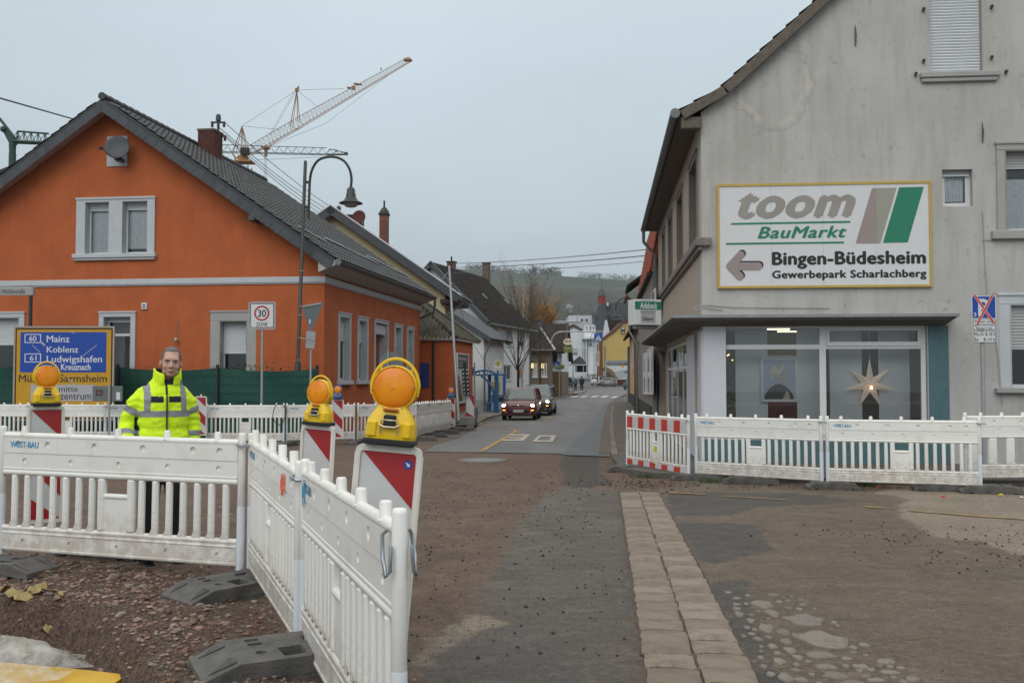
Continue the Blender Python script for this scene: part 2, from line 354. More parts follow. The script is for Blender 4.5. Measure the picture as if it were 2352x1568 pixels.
# ------------------------------------------------------------------ ground
def z6b(x,y): return (918.7+x*.3776,976.1+y*.3776)
def rz_(x,y): return (1435.5+x*.3896,1033.6+y*.3896)
def z5(x,y): return (918.7+x*.3661,516.8+y*.3661)
def z7(x,y): return (1205.8+x*.12816,717.75+y*.12816)
def zl(x,y): return (x*.3174,1263.2+y*.3174)
def gp(pts): return [tuple(G(u,v))[:2] for u,v in pts]
def sdist(px,py,poly):
    """signed distance (inside negative) of points to a polygon"""
    n=len(poly); d=np.full(px.shape,1e9); ins=np.zeros(px.shape,bool)
    for i in range(n):
        (ax,ay),(bx,by)=poly[i],poly[(i+1) % n]
        ex,ey=bx-ax,by-ay; wx,wy=px-ax,py-ay
        t=np.clip((wx*ex+wy*ey)/(ex*ex+ey*ey+1e-12),0,1)
        d=np.minimum(d,np.hypot(wx-t*ex,wy-t*ey))
        c=((ay > py) != (by > py)) & (px < (bx-ax)*(py-ay)/(by-ay+1e-12)+ax)
        ins ^= c
    return np.where(ins,-d,d)
STRIP_A,STRIP_B=Vector((1.557,14.2)),Vector((.656,4.78))      # outer left edge of the two-stone gutter strip
sdx=(STRIP_A.x-STRIP_B.x)/(STRIP_A.y-STRIP_B.y)
def strip_x(y,off): return STRIP_B.x+(y-STRIP_B.y)*sdx+off
old_l=gp([z6b(*p) for p in [(985,370),(900,425),(860,455),(805,520),(690,640),(655,720),(620,800),(570,900),(480,1010),(515,1060),(400,1180),(260,1270),(110,1390),(60,1500),(30,1568)]])
OLD1=old_l+[(-.62,4.2),(-.75,1.4),(strip_x(1.4,.02),1.4),(strip_x(14.2,.02),14.2)]
OLD2=[(strip_x(14.3,.5),14.3),(strip_x(1.4,.5),1.4),(13,1.4),(13,16.8),(3.5,16.6)]
DRY1=gp([rz_(*p) for p in [(1440,255),(1600,262),(1680,290),(1600,325),(1640,400),(1750,460),(1800,500),(1950,522),(2100,530),(2200,580),(2352,620)]])+[(9.5,8.2),(13,8),(13,16),(7,15.5)]+gp([rz_(1580,225)])
DRY2=gp([z6b(*p) for p in [(640,1205),(560,1140),(500,1120),(400,1185),(240,1275),(110,1390),(130,1450),(190,1440),(250,1370),(400,1285),(520,1230)]])
TARS=[gp([z6b(*p) for p in [(1005,190),(960,235),(1000,300),(985,372),(1150,382),(1290,360),(1205,275),(1215,200),(1225,150),(1080,150)]]),
        gp([rz_(*p) for p in [(300,420),(780,430),(880,590),(700,620),(540,660),(430,650)]]),
        gp([rz_(*p) for p in [(485,770),(700,765),(740,900),(830,1180),(920,1372),(790,1372),(640,1050)]]),
        gp([rz_(*p) for p in [(230,240),(1000,250),(1500,300),(800,330),(620,380),(280,380)]])]
WET=gp([z6b(*p) for p in [(330,1270),(700,1240),(950,1330),(960,1500),(600,1568),(330,1480)]])
PIT=gp([zl(*p) for p in [(-900,330),(0,380),(330,400),(620,470),(720,560),(860,700),(960,860),(1060,1100),(900,1500),(-900,1500)]])
LEFT=[(-12,1.0),(-.55,1.0),(-.6,4.5),(-1.35,5.6),(-1.9,6.9),(-2.2,7.6),(-4.2,8.4),(-12,10)]
def axis(*seg):
    out=[]
    for a,b,st in seg: out += list(np.arange(a,b-1e-6,st))
    return np.array(out+[seg[-1][1]])
xs=axis((-9,-4.2,.10),(-4.2,3.2,.05),(3.2,12,.11)); ys=axis((1.4,8.5,.05),(8.5,15,.09),(15,30,.25))
GX,GY=np.meshgrid(xs,ys); sh=GX.shape
att={'lane': sdist(GX,GY,OLD1),'old': np.minimum(sdist(GX,GY,OLD1),sdist(GX,GY,OLD2)),'dry': np.minimum(sdist(GX,GY,DRY1),sdist(GX,GY,DRY2)),
       'tar': np.minimum.reduce([sdist(GX,GY,t) for t in TARS]),'wet': sdist(GX,GY,WET),'rub': sdist(GX,GY,LEFT)}
pit_sd=sdist(GX,GY,PIT)
def fbm(x,y,s,o=4): return noise.fractal(Vector((x*s,y*s,1.7)),1.0,2.0,o)
GZ=np.zeros(sh)
for j in range(sh[0]):
    for i in range(sh[1]):
        x,y=GX[j,i],GY[j,i]; z=gz(y)
        if y < 16:
            rub=min(max(-att['rub'][j,i]/.4,0),1); oldm=min(max(-att['old'][j,i]/.25+.5,0),1)
            n=fbm(x,y,1.3)
            z += n*(.004+.028*rub)+(1-oldm)*(1-rub)*.006*fbm(x,y,6,2)
            if rub > 0: z += rub*(.03+.02*fbm(x,y,9,3))
            z -= .012*oldm*(1 if x < strip_x(y,.3) else .6)
            ps=pit_sd[j,i]+.06*fbm(x,y,5)
            if ps < .12:
                t=min(max((.10-ps)/.27,0),1); t=t*t*(3-2*t); z -= .34*t+.05*t*fbm(x,y,4)
            if strip_x(y,-.05) < x < strip_x(y,.595): z=gz(y)-.022
        GZ[j,i]=z
def gzn(x,y):                                        # height of the built ground, bumps included
    if not (xs[0] <= x <= xs[-1] and ys[0] <= y <= ys[-1]): return gz(y)
    i=min(max(np.searchsorted(xs,x)-1,0),len(xs)-2); j=min(max(np.searchsorted(ys,y)-1,0),len(ys)-2)
    a=(x-xs[i])/(xs[i+1]-xs[i]); b=(y-ys[j])/(ys[j+1]-ys[j])
    return float((GZ[j,i]*(1-a)+GZ[j,i+1]*a)*(1-b)+(GZ[j+1,i]*(1-a)+GZ[j+1,i+1]*a)*b)
me=bpy.data.meshes.new('site_ground'); nv=sh[0]*sh[1]; ny,nx=sh
idx=np.arange(nv).reshape(sh)
quads=np.stack([idx[:-1,:-1],idx[:-1,1:],idx[1:,1:],idx[1:,:-1]],-1).reshape(-1,4)
me.vertices.add(nv); me.vertices.foreach_set('co',np.stack([GX,GY,GZ],-1).ravel())
me.loops.add(quads.size); me.loops.foreach_set('vertex_index',quads.ravel()); me.polygons.add(len(quads))
me.polygons.foreach_set('loop_start',np.arange(len(quads))*4); me.update(calc_edges=True)
me.polygons.foreach_set('use_smooth',[True]*len(quads))
for k,a in att.items():
    at=me.attributes.new(k,'FLOAT','POINT'); at.data.foreach_set('value',np.clip(a,-3,3).ravel().astype(np.float32))
m,N,L,b=ngroup('site_ground')
tc=N.new('ShaderNodeTexCoord').outputs['Object']
def attr(k): n=N.new('ShaderNodeAttribute'); n.attribute_name=k; return n.outputs['Fac']
n_big=noise_n(N,L,tc,1.1,6,.6); n_mid=noise_n(N,L,tc,5,6,.65); n_fine=noise_n(N,L,tc,38,5,.7); n_grain=noise_n(N,L,tc,150,3,.7)
n_stre=noise_n(N,L,mapped(N,L,tc,(1.5,2.3,1)),1.9,8,.68,.8)
jit=mth(N,L,'ADD',rng(N,L,n_mid,.2,.8,-.2,.2),rng(N,L,n_fine,.2,.8,-.14,.14))
def mask(k,w,j=1.0): return rng(N,L,mth(N,L,'ADD',attr(k),mth(N,L,'MULTIPLY',jit,j)),w,-w,0,1)
red=mixc(N,L,rng(N,L,n_mid,.35,.68),(.120,.078,.057),(.180,.126,.096))
red=mixc(N,L,rng(N,L,n_big,.42,.62,0,.55),red,(.092,.062,.047))
rub=mixc(N,L,rng(N,L,n_fine,.4,.62),(.055,.029,.019),(.125,.080,.058)); rub=mixc(N,L,rng(N,L,n_grain,.5,.68,0,.7),rub,(.17,.13,.11))
old=mixc(N,L,rng(N,L,n_big,.35,.65),(.108,.078,.056),(.155,.118,.087)); old=mixc(N,L,rng(N,L,n_stre,.50,.68,0,.7),old,(.20,.165,.13)); old=mixc(N,L,rng(N,L,n_stre,.42,.28,0,.6),old,(.060,.046,.037))
tar=mixc(N,L,rng(N,L,n_mid,.4,.65),(.066,.058,.052),(.096,.083,.071)); tar=mixc(N,L,rng(N,L,n_stre,.55,.7,0,.6),tar,(.11,.09,.074))
dry=mixc(N,L,rng(N,L,n_big,.35,.65),(.23,.19,.145),(.29,.245,.19)); dry=mixc(N,L,rng(N,L,n_stre,.58,.75,0,.5),dry,(.12,.09,.07))
lane=mixc(N,L,rng(N,L,n_big,.35,.65),(.080,.064,.051),(.116,.094,.075)); lane=mixc(N,L,rng(N,L,n_stre,.54,.70,0,.7),lane,(.185,.158,.13)); lane=mixc(N,L,rng(N,L,n_stre,.42,.30,0,.5),lane,(.048,.040,.034))
c=mixc(N,L,mask('old',.05),red,old); c=mixc(N,L,mask('lane',.04,.7),c,lane); c=mixc(N,L,mask('tar',.02,.5),c,tar); c=mixc(N,L,mask('dry',.03,.6),c,dry); c=mixc(N,L,mask('rub',.35),c,rub)
wetm=mth(N,L,'MULTIPLY',mask('wet',.3),.55); c=mixc(N,L,wetm,c,(.085,.073,.07))
spk=mth(N,L,'MULTIPLY',rng(N,L,n_grain,.34,.66,.6,1.4),mth(N,L,'MULTIPLY',rng(N,L,n_fine,.32,.68,.62,1.36),rng(N,L,noise_n(N,L,tc,14,4,.7),.3,.7,.8,1.2))); v=N.new('ShaderNodeVectorMath'); v.operation='SCALE'; L.new(c,v.inputs[0]); L.new(spk,v.inputs['Scale'])
L.new(v.outputs[0],b.inputs['Base Color'])
rr=mixc(N,L,mask('old',.05),(.85,)*3,rng(N,L,n_big,.35,.65,.50,.72)); rr=mixc(N,L,mask('lane',.06),rr,rng(N,L,n_mid,.35,.65,.38,.62)); rr=mixc(N,L,wetm,rr,(.2,)*3); rr=mixc(N,L,mask('dry',.05),rr,(.9,)*3); L.new(rr,b.inputs['Roughness'])
b.inputs['Specular IOR Level'].default_value=.4
hh=mth(N,L,'ADD',mth(N,L,'MULTIPLY',n_fine,1.5),mth(N,L,'MULTIPLY',n_grain,.6)); bumpn(N,L,b,hh,.9,.016)
me.materials.append(m); struct(link('site_ground',me)); M['site']=m
# ground beyond the junction
M['far_ground']=mat('far_ground',(.095,.088,.08),.9,.2,.3,.2,20)
mb=MB()
yl=[-60,1.4]; rows=[30,40,48,60,76,92,117,140,162,180,200,250,300,400,500,900]
def gq(x0,x1,y0,y1): mb.quad((x0,y0,gz(y0)),(x1,y0,gz(y0)),(x1,y1,gz(y1)),(x0,y1,gz(y1)))
gq(-500,500,-60,1.4)
for a_,b_ in ((1.4,4),(4,7),(7,14.5),(14.5,27),(27,30)): gq(-500,-9,a_,b_); gq(12,500,a_,b_)
for a_,b_ in zip(rows,rows[1:]): gq(-500,500,a_,b_)
struct(mb.build('ground',M['far_ground']))

def sheet(name,poly,off,m,side=0.0,step=2.0):
    """flat sheet draped over the ground profile; side > 0 gives it a kerb face down to the ground"""
    bm=bmesh.new(); vs=[bm.verts.new((x,y,0)) for x,y in poly]; bm.faces.new(vs)
    bmesh.ops.triangulate(bm,faces=bm.faces)
    y0,y1=min(p[1] for p in poly),max(p[1] for p in poly)
    cuts=[p[0] for p in PROF if y0 < p[0] < y1]
    for yc in cuts: bmesh.ops.bisect_plane(bm,geom=bm.verts[:]+bm.edges[:]+bm.faces[:],plane_co=(0,yc,0),plane_no=(0,1,0))
    bmesh.ops.recalc_face_normals(bm,faces=bm.faces)
    for f in bm.faces:
        if f.normal.z < 0: f.normal_flip()
    for v in bm.verts: v.co.z=gz(v.co.y)+off
    if side > 0:
        r=bmesh.ops.extrude_edge_only(bm,edges=[e for e in bm.edges if e.is_boundary])
        for v in r['geom']:
            if isinstance(v,bmesh.types.BMVert): v.co.z -= side
        bmesh.ops.recalc_face_normals(bm,faces=bm.faces)
    me=bpy.data.meshes.new(name); bm.to_mesh(me); bm.free(); me.materials.append(m)
    return link(name,me)

m,N,L,b=ngroup('road_asphalt'); tc=N.new('ShaderNodeTexCoord').outputs['Object']
c=mixc(N,L,rng(N,L,noise_n(N,L,mapped(N,L,tc,(1,.25,1)),.9,6),.35,.65),(.105,.106,.107),(.150,.148,.146))
c=mixc(N,L,rng(N,L,noise_n(N,L,mapped(N,L,tc,(.9,.12,1)),1.3,5,.6,.5),.55,.72,0,.55),c,(.20,.185,.165))
c=mixc(N,L,rng(N,L,noise_n(N,L,tc,90,3,.7),.3,.7,0,.25),c,(.05,.05,.05))
L.new(c,b.inputs['Base Color']); b.inputs['Roughness'].default_value=.62; b.inputs['Specular IOR Level'].default_value=.45; bumpn(N,L,b,noise_n(N,L,tc,120,3),.3,.006); M['asphalt']=m
M['tarmac']=mat('dark_wet_tarmac',(.05,.05,.052),.5,.25,1.5,.2,60,dirt=(.11,.1,.09),ds=1.2,dlo=.52,dhi=.7,dmax=.7)
M['paving']=mat('paving_grey',(.15,.135,.12),.85,.15,2,.1,60,dirt=(.09,.08,.07),ds=1.5,dlo=.5,dhi=.75,rnd=.18)
M['paving_brown']=mat('paver_brown',(.125,.095,.08),.85,.2,3,.15,60,dirt=(.085,.065,.055),ds=2,dlo=.5,dhi=.75,rnd=.22)
M['kerb']=mat('kerb_concrete',(.17,.145,.13),.85,.15,3,.1,60,rnd=.15)
M['pavement_old']=mat('old_pavement_asphalt',(.10,.09,.082),.8,.2,1.2,.2,60,dirt=(.055,.05,.047),ds=.9,dlo=.45,dhi=.7)
road_px=[(985,1037),(1058,1007),(1098,981),(1153,954),(1263,919),(1343,902.5),(1349,896)]
road=gp([z5(150,1424)]+[(1000,1022),(1058,1006),(1098,980),(1153,955),(1263,920),(1343,903.5),(1352,897)])+[(7.6,118),(6.0,150),(3.0,200),(4,300),(60,300),(60,120),(12.9,101)]+gp([(1446,908),(1409,924),(1400,957),(1400,1000),(1404,1044)])
struct(sheet('road',road,.014,M['asphalt']))
tarm=gp([(1290,1046),(1318,1010),(1357,985),(1370,955),(1388,925),(1420,911.5),(1435,909.5),(1409,924),(1400,957),(1398,1000),(1402,1050)])
struct(sheet('tarmac_patch',tarm,.019,M['tarmac']))
gutter=gp([(1374,1044),(1387,957),(1397,928),(1417,914.5),(1434,909.8),(1409,924.2),(1400.5,957),(1400,1000),(1404,1044)])
struct(sheet('gutter',gutter,.024,M['paving_brown']))
# raised pavements
pav_r=gp([(1446,907),(1409,923),(1400.5,956),(1402,1000),(1408,1060),(1425,1086),(1500,1098),(1760,1107),(2352,1117)])+[(16,13.8),(16,17.4),(3.62,18.48),(5.05,33.9),(6.5,49),(9.2,76),(11.6,100)]
struct(sheet('pavement',pav_r,.09,M['pavement_old'],.12))
pav_l=gp([(1096,976),(1120,962),(1153,953),(1263,918),(1335,903),(1346,899),(1342,895)])+[(5.6,100),(5.5,92),(3.4,86),(1.5,84),(1.4,75),(-1.8,65),(-1.6,57),(-2.0,46),(-2.55,42.2)]
struct(sheet('pavement',pav_l,.09,M['paving'],.12))
# individual pavers on the right pavement, kerb stones along it
def inst(name,me,parent,loc,rz=0.0,sc=None,rx=0.0):
    o=bpy.data.objects.new(name,me); COL.objects.link(o); o.parent=parent; o.location=loc; o.rotation_euler=(rx,0,rz)
    if sc: o.scale=sc
    return o
def mesh_of(mb,name,m):
    o=mb.build(name,m); me=o.data; bpy.data.objects.remove(o); return me
pv=bpy.data.objects.new('paved_walk',None); COL.objects.link(pv); struct(pv)
kl=gp([(1404,1052),(1400,1000),(1400.5,956),(1409,923),(1440,908.5)])
def along(pl,s):
    for a,b_ in zip(pl,pl[1:]):
        l=hypot(b_[0]-a[0],b_[1]-a[1])
        if s <= l: return (a[0]+(b_[0]-a[0])*s/l,a[1]+(b_[1]-a[1])*s/l,atan2(b_[1]-a[1],b_[0]-a[0]))
        s -= l
    return None
paver=mesh_of(MB().box(-.148,.148,-.148,.148,-.06,0,.006),'paver',M['paving_brown'])
kerbs=mesh_of(MB().box(-.495,.495,-.075,.075,-.2,0,.012),'kerb_stone',M['kerb'])
s=0.0
while s < 46:
    r=along(kl,s+.5)
    if r is None: break
    inst('kerb_stone',kerbs,pv,(r[0]+.08,r[1],gz(r[1])+.108),r[2]); s += 1.0
s=0.1
while s < 15:
    r=along(kl,s)
    if r is None: break
    nxp,nyp=sin(r[2]),-cos(r[2])
    for k in range(6):
        d=.32+.3*k
        x,y=r[0]+nxp*d,r[1]+nyp*d
        if x > 3.35+(y-18.5)*.0973 and y > 18.2: continue
        inst('paver',paver,pv,(x,y,gz(y)+.1+random.uniform(-.003,.004)),r[2])
    s += .3
# the two-stone gutter strip in the foreground
gs=bpy.data.objects.new('gutter_strip',None); COL.objects.link(gs); struct(gs)
M['gstone']=mat('gutter_stone',(.235,.195,.155),.85,.22,5,.6,45,dirt=(.11,.082,.062),ds=4.5,dlo=.44,dhi=.64,dmax=.8,rnd=.2,bd=.012)
y=2.6; ang=math.atan(-sdx)
def gstone(wd,ln):
    mb=MB(); nxs,nys=4,4; vs,fs=[],[]; Q=(0,.14,.5,.86,1)
    for j in range(nys+1):
        for i in range(nxs+1):
            ed=(i in (0,nxs))+(j in (0,nys))
            vs.append((-wd/2+wd*Q[i]+random.uniform(-.006,.006),-ln/2+ln*Q[j]+random.uniform(-.005,.005),random.uniform(-.003,.003)-.011*ed))
    for j in range(nys):
        for i in range(nxs): a=j*(nxs+1)+i; fs.append((a,a+1,a+nxs+2,a+nxs+1))
    mb.add(vs,fs,None,True)
    mb.box(-wd/2+.004,wd/2-.004,-ln/2+.004,ln/2-.004,-.09,-.014)
    ring=[i for i in range(nxs+1)]+[(j+1)*(nxs+1)-1 for j in range(1,nys+1)]+[nys*(nxs+1)+i for i in range(nxs-1,-1,-1)]+[j*(nxs+1) for j in range(nys-1,0,-1)]
    n0=len(ring); mb.add([vs[i] for i in ring]+[(vs[i][0],vs[i][1],-.03) for i in ring],[(k+n0,(k+1) % n0+n0,(k+1) % n0,k) for k in range(n0)])
    return mesh_of(mb,'gutter_stone',M['gstone'])
gvar=[gstone(.266,.246) for _ in range(9)]
while y < 14.1:
    for off in (.133,.412):
        z=gz(y)+.001+random.uniform(-.003,.003)
        inst('gutter_stone',random.choice(gvar),gs,(strip_x(y,off)+random.uniform(-.005,.005),y+random.uniform(-.01,.01),z),ang+random.uniform(-.02,.02)+random.choice((0,pi)))
    y += .262
M['joint']=mat('joint_mud',(.075,.055,.043),.9,.25,8,.3,60)
mb=MB()
for a_,b_ in ((2.4,7),(7,14.25)):
    mb.quad((strip_x(a_,-.025),a_,gz(a_)-.017),(strip_x(a_,.565),a_,gz(a_)-.017),(strip_x(b_,.565),b_,gz(b_)-.017),(strip_x(b_,-.025),b_,gz(b_)-.017))
struct(mb.build('gutter_joint',M['joint']))
# cobbles showing through the worn surface at lower right
cp=bpy.data.objects.new('cobble_patch',None); COL.objects.link(cp); struct(cp)
M['cobble']=mat('cobble_stone',(.185,.165,.145),.8,.2,9,.5,60,dirt=(.085,.066,.052),ds=6,dlo=.50,dhi=.74,dmax=.85,rnd=.2)
cob=[(670,960,60,40),(740,1000,52,32),(815,905,140,48),(872,955,92,45),(830,1040,100,72),(935,1065,92,45),(1000,1085,50,25),(950,1120,80,52),(1160,1105,290,110),(1060,990,260,70),(1160,1200,170,50),(910,1235,72,60),(970,1170,80,40),(1020,1215,60,35),(1180,1270,150,36),(945,1330,110,46),(1240,1320,170,46),(1390,1270,90,30),(1540,1240,150,34),(1560,1305,120,26),(660,870,60,15),(660,905,60,15),(660,930,60,15),(610,835,50,12),(880,850,90,18),(785,1105,62,30),(870,1148,62,30),(1340,1366,150,30),(1700,1345,100,40),(1480,1350,120,25),(850,1095,44,40),(1040,1345,80,30),(700,1085,40,18),(765,1052,50,18),(800,1215,40,20),(820,1265,50,24),(1100,1315,50,20),(1310,1225,70,20),(1625,1280,60,20),(720,1040,40,18),(745,1075,46,16),(860,1310,60,28),(1010,1290,60,24),(1450,1290,60,20),(1640,1360,70,24),(900,1190,46,22),(1080,1240,50,20),(1420,1330,70,20)]
rc_=random.Random(17)
for _ in range(900):                                    # smaller worn stones between the large ones
    zx,zy=rc_.uniform(600,1750),rc_.uniform(850,1372); lim=560+(zy-760)*.42
    if zx < lim+40 or zx > 1150+(zy-950)*1.5: continue
    w=rc_.uniform(34,84)*(.6+.4*(zy-850)/500); h=w*rc_.uniform(.3,.5)
    if all(abs(zx-a) > (w+c_)*.54 or abs(zy-b_) > (h+d_)*.60 for a,b_,c_,d_ in cob): cob.append((zx,zy,w,h))
for zx,zy,w,h in cob:
    c=G(*rz_(zx,zy)); l=G(*rz_(zx-w/2,zy)); r=G(*rz_(zx+w/2,zy)); n_=G(*rz_(zx,zy+h/2)); f_=G(*rz_(zx,zy-h/2))
    rx,ry=(r.x-l.x)/2,min((f_.y-n_.y)/2,(r.x-l.x)*1.1); vs,fs=[(0,0,.006)],[]; n=11
    for ring,(q,z) in enumerate(((.7,.006),(.93,.003),(1.0,-.02))):
        for k in range(n):
            a=2*pi*k/n
            if ring == 0 and k == 0: jr=[random.uniform(.70,1.18) for _ in range(n)]
            vs.append((rx*q*jr[k]*cos(a),ry*q*jr[k]*sin(a),z+random.uniform(-.002,.002)))
    for k in range(n): fs.append((0,1+k,1+(k+1) % n))
    for ring in range(2):
        for k in range(n): a,b_=1+ring*n+k,1+ring*n+(k+1) % n; fs.append((a,a+n,b_+n,b_))
    o=MB().add(vs,fs,None,True).build('cobble',M['cobble'],cp); o.location=(c.x,c.y,gzn(c.x,c.y)+.003)
# loose stones on the torn-up ground, mud clods on the asphalt
def ico():
    t=(1+5 ** .5)/2
    v=[(-1,t,0),(1,t,0),(-1,-t,0),(1,-t,0),(0,-1,t),(0,1,t),(0,-1,-t),(0,1,-t),(t,0,-1),(t,0,1),(-t,0,-1),(-t,0,1)]
    f=[(0,11,5),(0,5,1),(0,1,7),(0,7,10),(0,10,11),(1,5,9),(5,11,4),(11,10,2),(10,7,6),(7,1,8),(3,9,4),(3,4,2),(3,2,6),(3,6,8),(3,8,9),(4,9,5),(2,4,11),(6,2,10),(8,6,7),(9,8,1)]
    return np.array(v)/sqrt(1+t*t),np.array(f)
IV,IF=ico()
def pebbles(name,spots,m,flat=(.35,.75),seed=1):
    rg=np.random.default_rng(seed); V,Fc=[],[]
    for i,(x,y,r) in enumerate(spots):
        s3=np.array([r*rg.uniform(.7,1.3),r*rg.uniform(.7,1.3),r*rg.uniform(*flat)])
        v=IV*rg.uniform(.72,1.25,(12,1))*s3; a=rg.uniform(0,6.28); ca,sa=cos(a),sin(a)
        v=np.stack([v[:,0]*ca-v[:,1]*sa+x,v[:,0]*sa+v[:,1]*ca+y,v[:,2]+gzn(x,y)+s3[2]*.45],-1)
        V.append(v); Fc.append(IF+12*i)
    V=np.concatenate(V); Fc=np.concatenate(Fc); me=bpy.data.meshes.new(name)
    me.from_pydata(V.tolist(),[],Fc.tolist()); me.materials.append(m)
    col=me.attributes.new('tone','FLOAT','POINT'); col.data.foreach_set('value',np.repeat(rg.uniform(0,1,len(spots)),12).astype(np.float32))
    return stuff(link(name,me))
def tonemat(name,ramp,rough=.85):
    m,N,L,b=ngroup(name); a=N.new('ShaderNodeAttribute'); a.attribute_name='tone'; r=N.new('ShaderNodeValToRGB'); L.new(a.outputs['Fac'],r.inputs[0])
    el=r.color_ramp.elements; el[0].color=(*ramp[0],1); el[1].color=(*ramp[-1],1)
    for i,c in enumerate(ramp[1:-1]): e_=el.new((i+1)/(len(ramp)-1)); e_.color=(*c,1)
    tc=N.new('ShaderNodeTexCoord').outputs['Object']; k=rng(N,L,noise_n(N,L,tc,40,4),.3,.7,.75,1.2)
    v=N.new('ShaderNodeVectorMath'); v.operation='SCALE'; L.new(r.outputs[0],v.inputs[0]); L.new(k,v.inputs['Scale']); L.new(v.outputs[0],b.inputs['Base Color']); b.inputs['Roughness'].default_value=rough
    return m
M['rubble']=tonemat('rubble_stone',[(.075,.043,.031),(.15,.082,.059),(.22,.132,.100),(.27,.175,.14),(.15,.135,.128),(.33,.25,.21)])
M['clod']=tonemat('mud_clod',[(.035,.022,.016),(.055,.036,.027),(.075,.052,.04)],.9)
rg=np.random.default_rng(3); spots=[]
LX,LY=np.array(LEFT).T
cand=rg.uniform((-7.5,2.4),(-.3,10),(80000,2)); sdl=sdist(cand[:,0],cand[:,1],LEFT); sdp=sdist(cand[:,0],cand[:,1],PIT)
for (x,y),a,p in zip(cand,sdl,sdp):
    if a > .3 or len(spots) > 24000: continue
    if a >-.2 and rg.random() > .3: continue
    dn=.4+.6*noise.noise(Vector((x*1.1,y*1.1,5)))
    pr=.5+.5*dn if p > .08 else .16
    if rg.random() > pr: continue
    r=.006+.016*rg.random() ** 2.1+(.026*rg.random() if rg.random() < .05 else 0)
    spots.append((x,y,r))
pebbles('rubble_stones',spots,M['rubble'])
cl=[]
for _ in range(2600):
    t=rg.random(); cxx,cyy=3.0+5.0*t,9.2-1.4*t+rg.normal(0,.75)
    if rg.random() > .5+.9*noise.noise(Vector((cxx*1.3,cyy*1.3,2))): continue
    cl.append((cxx+rg.normal(0,.4),cyy,.003+.012*rg.random() ** 3))
for _ in range(900): cl.append((rg.uniform(-.2,9.0),rg.uniform(3.5,14),.002+.005*rg.random() ** 3))
for _ in range(2200): cl.append((rg.uniform(-1.6,1.1),rg.uniform(5,18),.003+.011*rg.random() ** 4))
for _ in range(250): cl.append((rg.normal(2.0,.5),rg.normal(15.3,.5),.008+.015*rg.random() ** 2))
pebbles('mud_clods',cl,M['clod'],(.5,.9),5)
ch=[(rg.uniform(-1.0,1.4),rg.uniform(4,17),.003+.005*rg.random() ** 2) for _ in range(1500)]+[(rg.uniform(1.3,8.5),rg.uniform(3.2,13.5),.0025+.003*rg.random() ** 2) for _ in range(1500)]+[(rg.uniform(-4,-.6),rg.uniform(8,21),.006+.014*rg.random() ** 2) for _ in range(900)]
pebbles('stone_chips',ch,M['rubble'],(.4,.7),6)

# ------------------------------------------------------------------ painted markings, manhole
M['paint_yellow']=mat('worn_yellow_paint',(.42,.25,.05),.7,.2,4,dirt=(.16,.125,.095),ds=7,dlo=.42,dhi=.62,dmax=.85)
M['paint_white']=mat('worn_white_paint',(.42,.36,.31),.7,.15,2,dirt=(.2,.17,.15),ds=3,dlo=.5,dhi=.7,dmax=.7)
M['paint_cross']=mat('crossing_white_paint',(.50,.49,.46),.7,.12,2)
def ribbon(name,px,w,m,off):
    pts=[G(u,v) for u,v in px]; mb=MB(); L_,R_=[],[]
    for i,p in enumerate(pts):
        t=pts[min(i+1,len(pts)-1)]-pts[max(i-1,0)]; nrm=Vector((-t.y,t.x,0)).normalized()*w/2
        for lst,q in ((L_,p+nrm),(R_,p-nrm)): q.z=(gzn(q.x,q.y) if q.y < 16 else gz(q.y))+off; lst.append(q)
    n=len(pts); mb.add(L_+R_,[(i,i+1,n+i+1,n+i) for i in range(n-1)])
    return struct(mb.build(name,m,fixn=True))
def dens(px,k=8):
    out=[]
    for a,b_ in zip(px,px[1:]): out += [(a[0]+(b_[0]-a[0])*t/k,a[1]+(b_[1]-a[1])*t/k) for t in range(k)]
    return out+[px[-1]]
ribbon('yellow_line',[z5(510,1425),z5(600,1372),z5(700,1312),z5(728,1298),z5(722,1290),z5(690,1281),z5(648,1276)],.13,M['paint_yellow'],.026)
ribbon('yellow_line',[z5(622,1272),z5(560,1264),z5(505,1256),z5(500,1251),z5(520,1243),z5(560,1238),z5(700,1234),z5(880,1231),z5(905,1229),z5(972,1207)],.13,M['paint_yellow'],.026)
ribbon('yellow_line',dens([rz_(80,240),rz_(200,246)],6),.085,M['paint_yellow'],.012)
ribbon('yellow_line',dens([rz_(262,250),rz_(475,261)],6),.085,M['paint_yellow'],.012)
ribbon('yellow_line',dens([rz_(590,270),rz_(780,282),rz_(950,293)],6),.06,M['paint_yellow'],.012)
ribbon('yellow_line',dens([rz_(1418,333),rz_(1525,341)],6),.085,M['paint_yellow'],.012)
ribbon('yellow_line',dens([rz_(1670,356),rz_(2000,382),rz_(2352,408),rz_(2600,430)],8),.07,M['paint_yellow'],.012)
def ground_shape(name,poly_px,m,off,holes=()):
    pl=gp(poly_px); hl=[gp(h) for h in holes]; mb=MB(); mb.plate(pl,hl,0,.001,'xy')
    for v in mb.v: v.z += gz(v.y)+off
    return struct(mb.build(name,m))
for q in ([(780,1525),(870,1495),(985,1493),(905,1524)],[(960,1523),(1060,1490),(1160,1490),(1070,1523)],[(1150,1522),(1240,1490),(1345,1488),(1255,1522)],[(1340,1522),(1410,1492),(1515,1492),(1440,1524)],[(1515,1530),(1600,1502),(1690,1505),(1610,1532)]):
    ground_shape('crossing_stripe',[z7(*p) for p in q],M['paint_cross'],.026)
ground_shape('speed_marking',[z5(*p) for p in [(693,1316),(821,1316),(775,1358),(635,1358),(647,1348),(752,1348),(758,1342),(668,1341),(678,1333),(768,1333),(775,1326),(682,1325)]],M['paint_white'],.026)
ground_shape('speed_marking',[z5(*p) for p in [(872,1322),(980,1322),(958,1366),(828,1364)]],M['paint_white'],.026,[[z5(*p) for p in [(886,1332),(948,1332),(934,1355),(860,1354)]]])
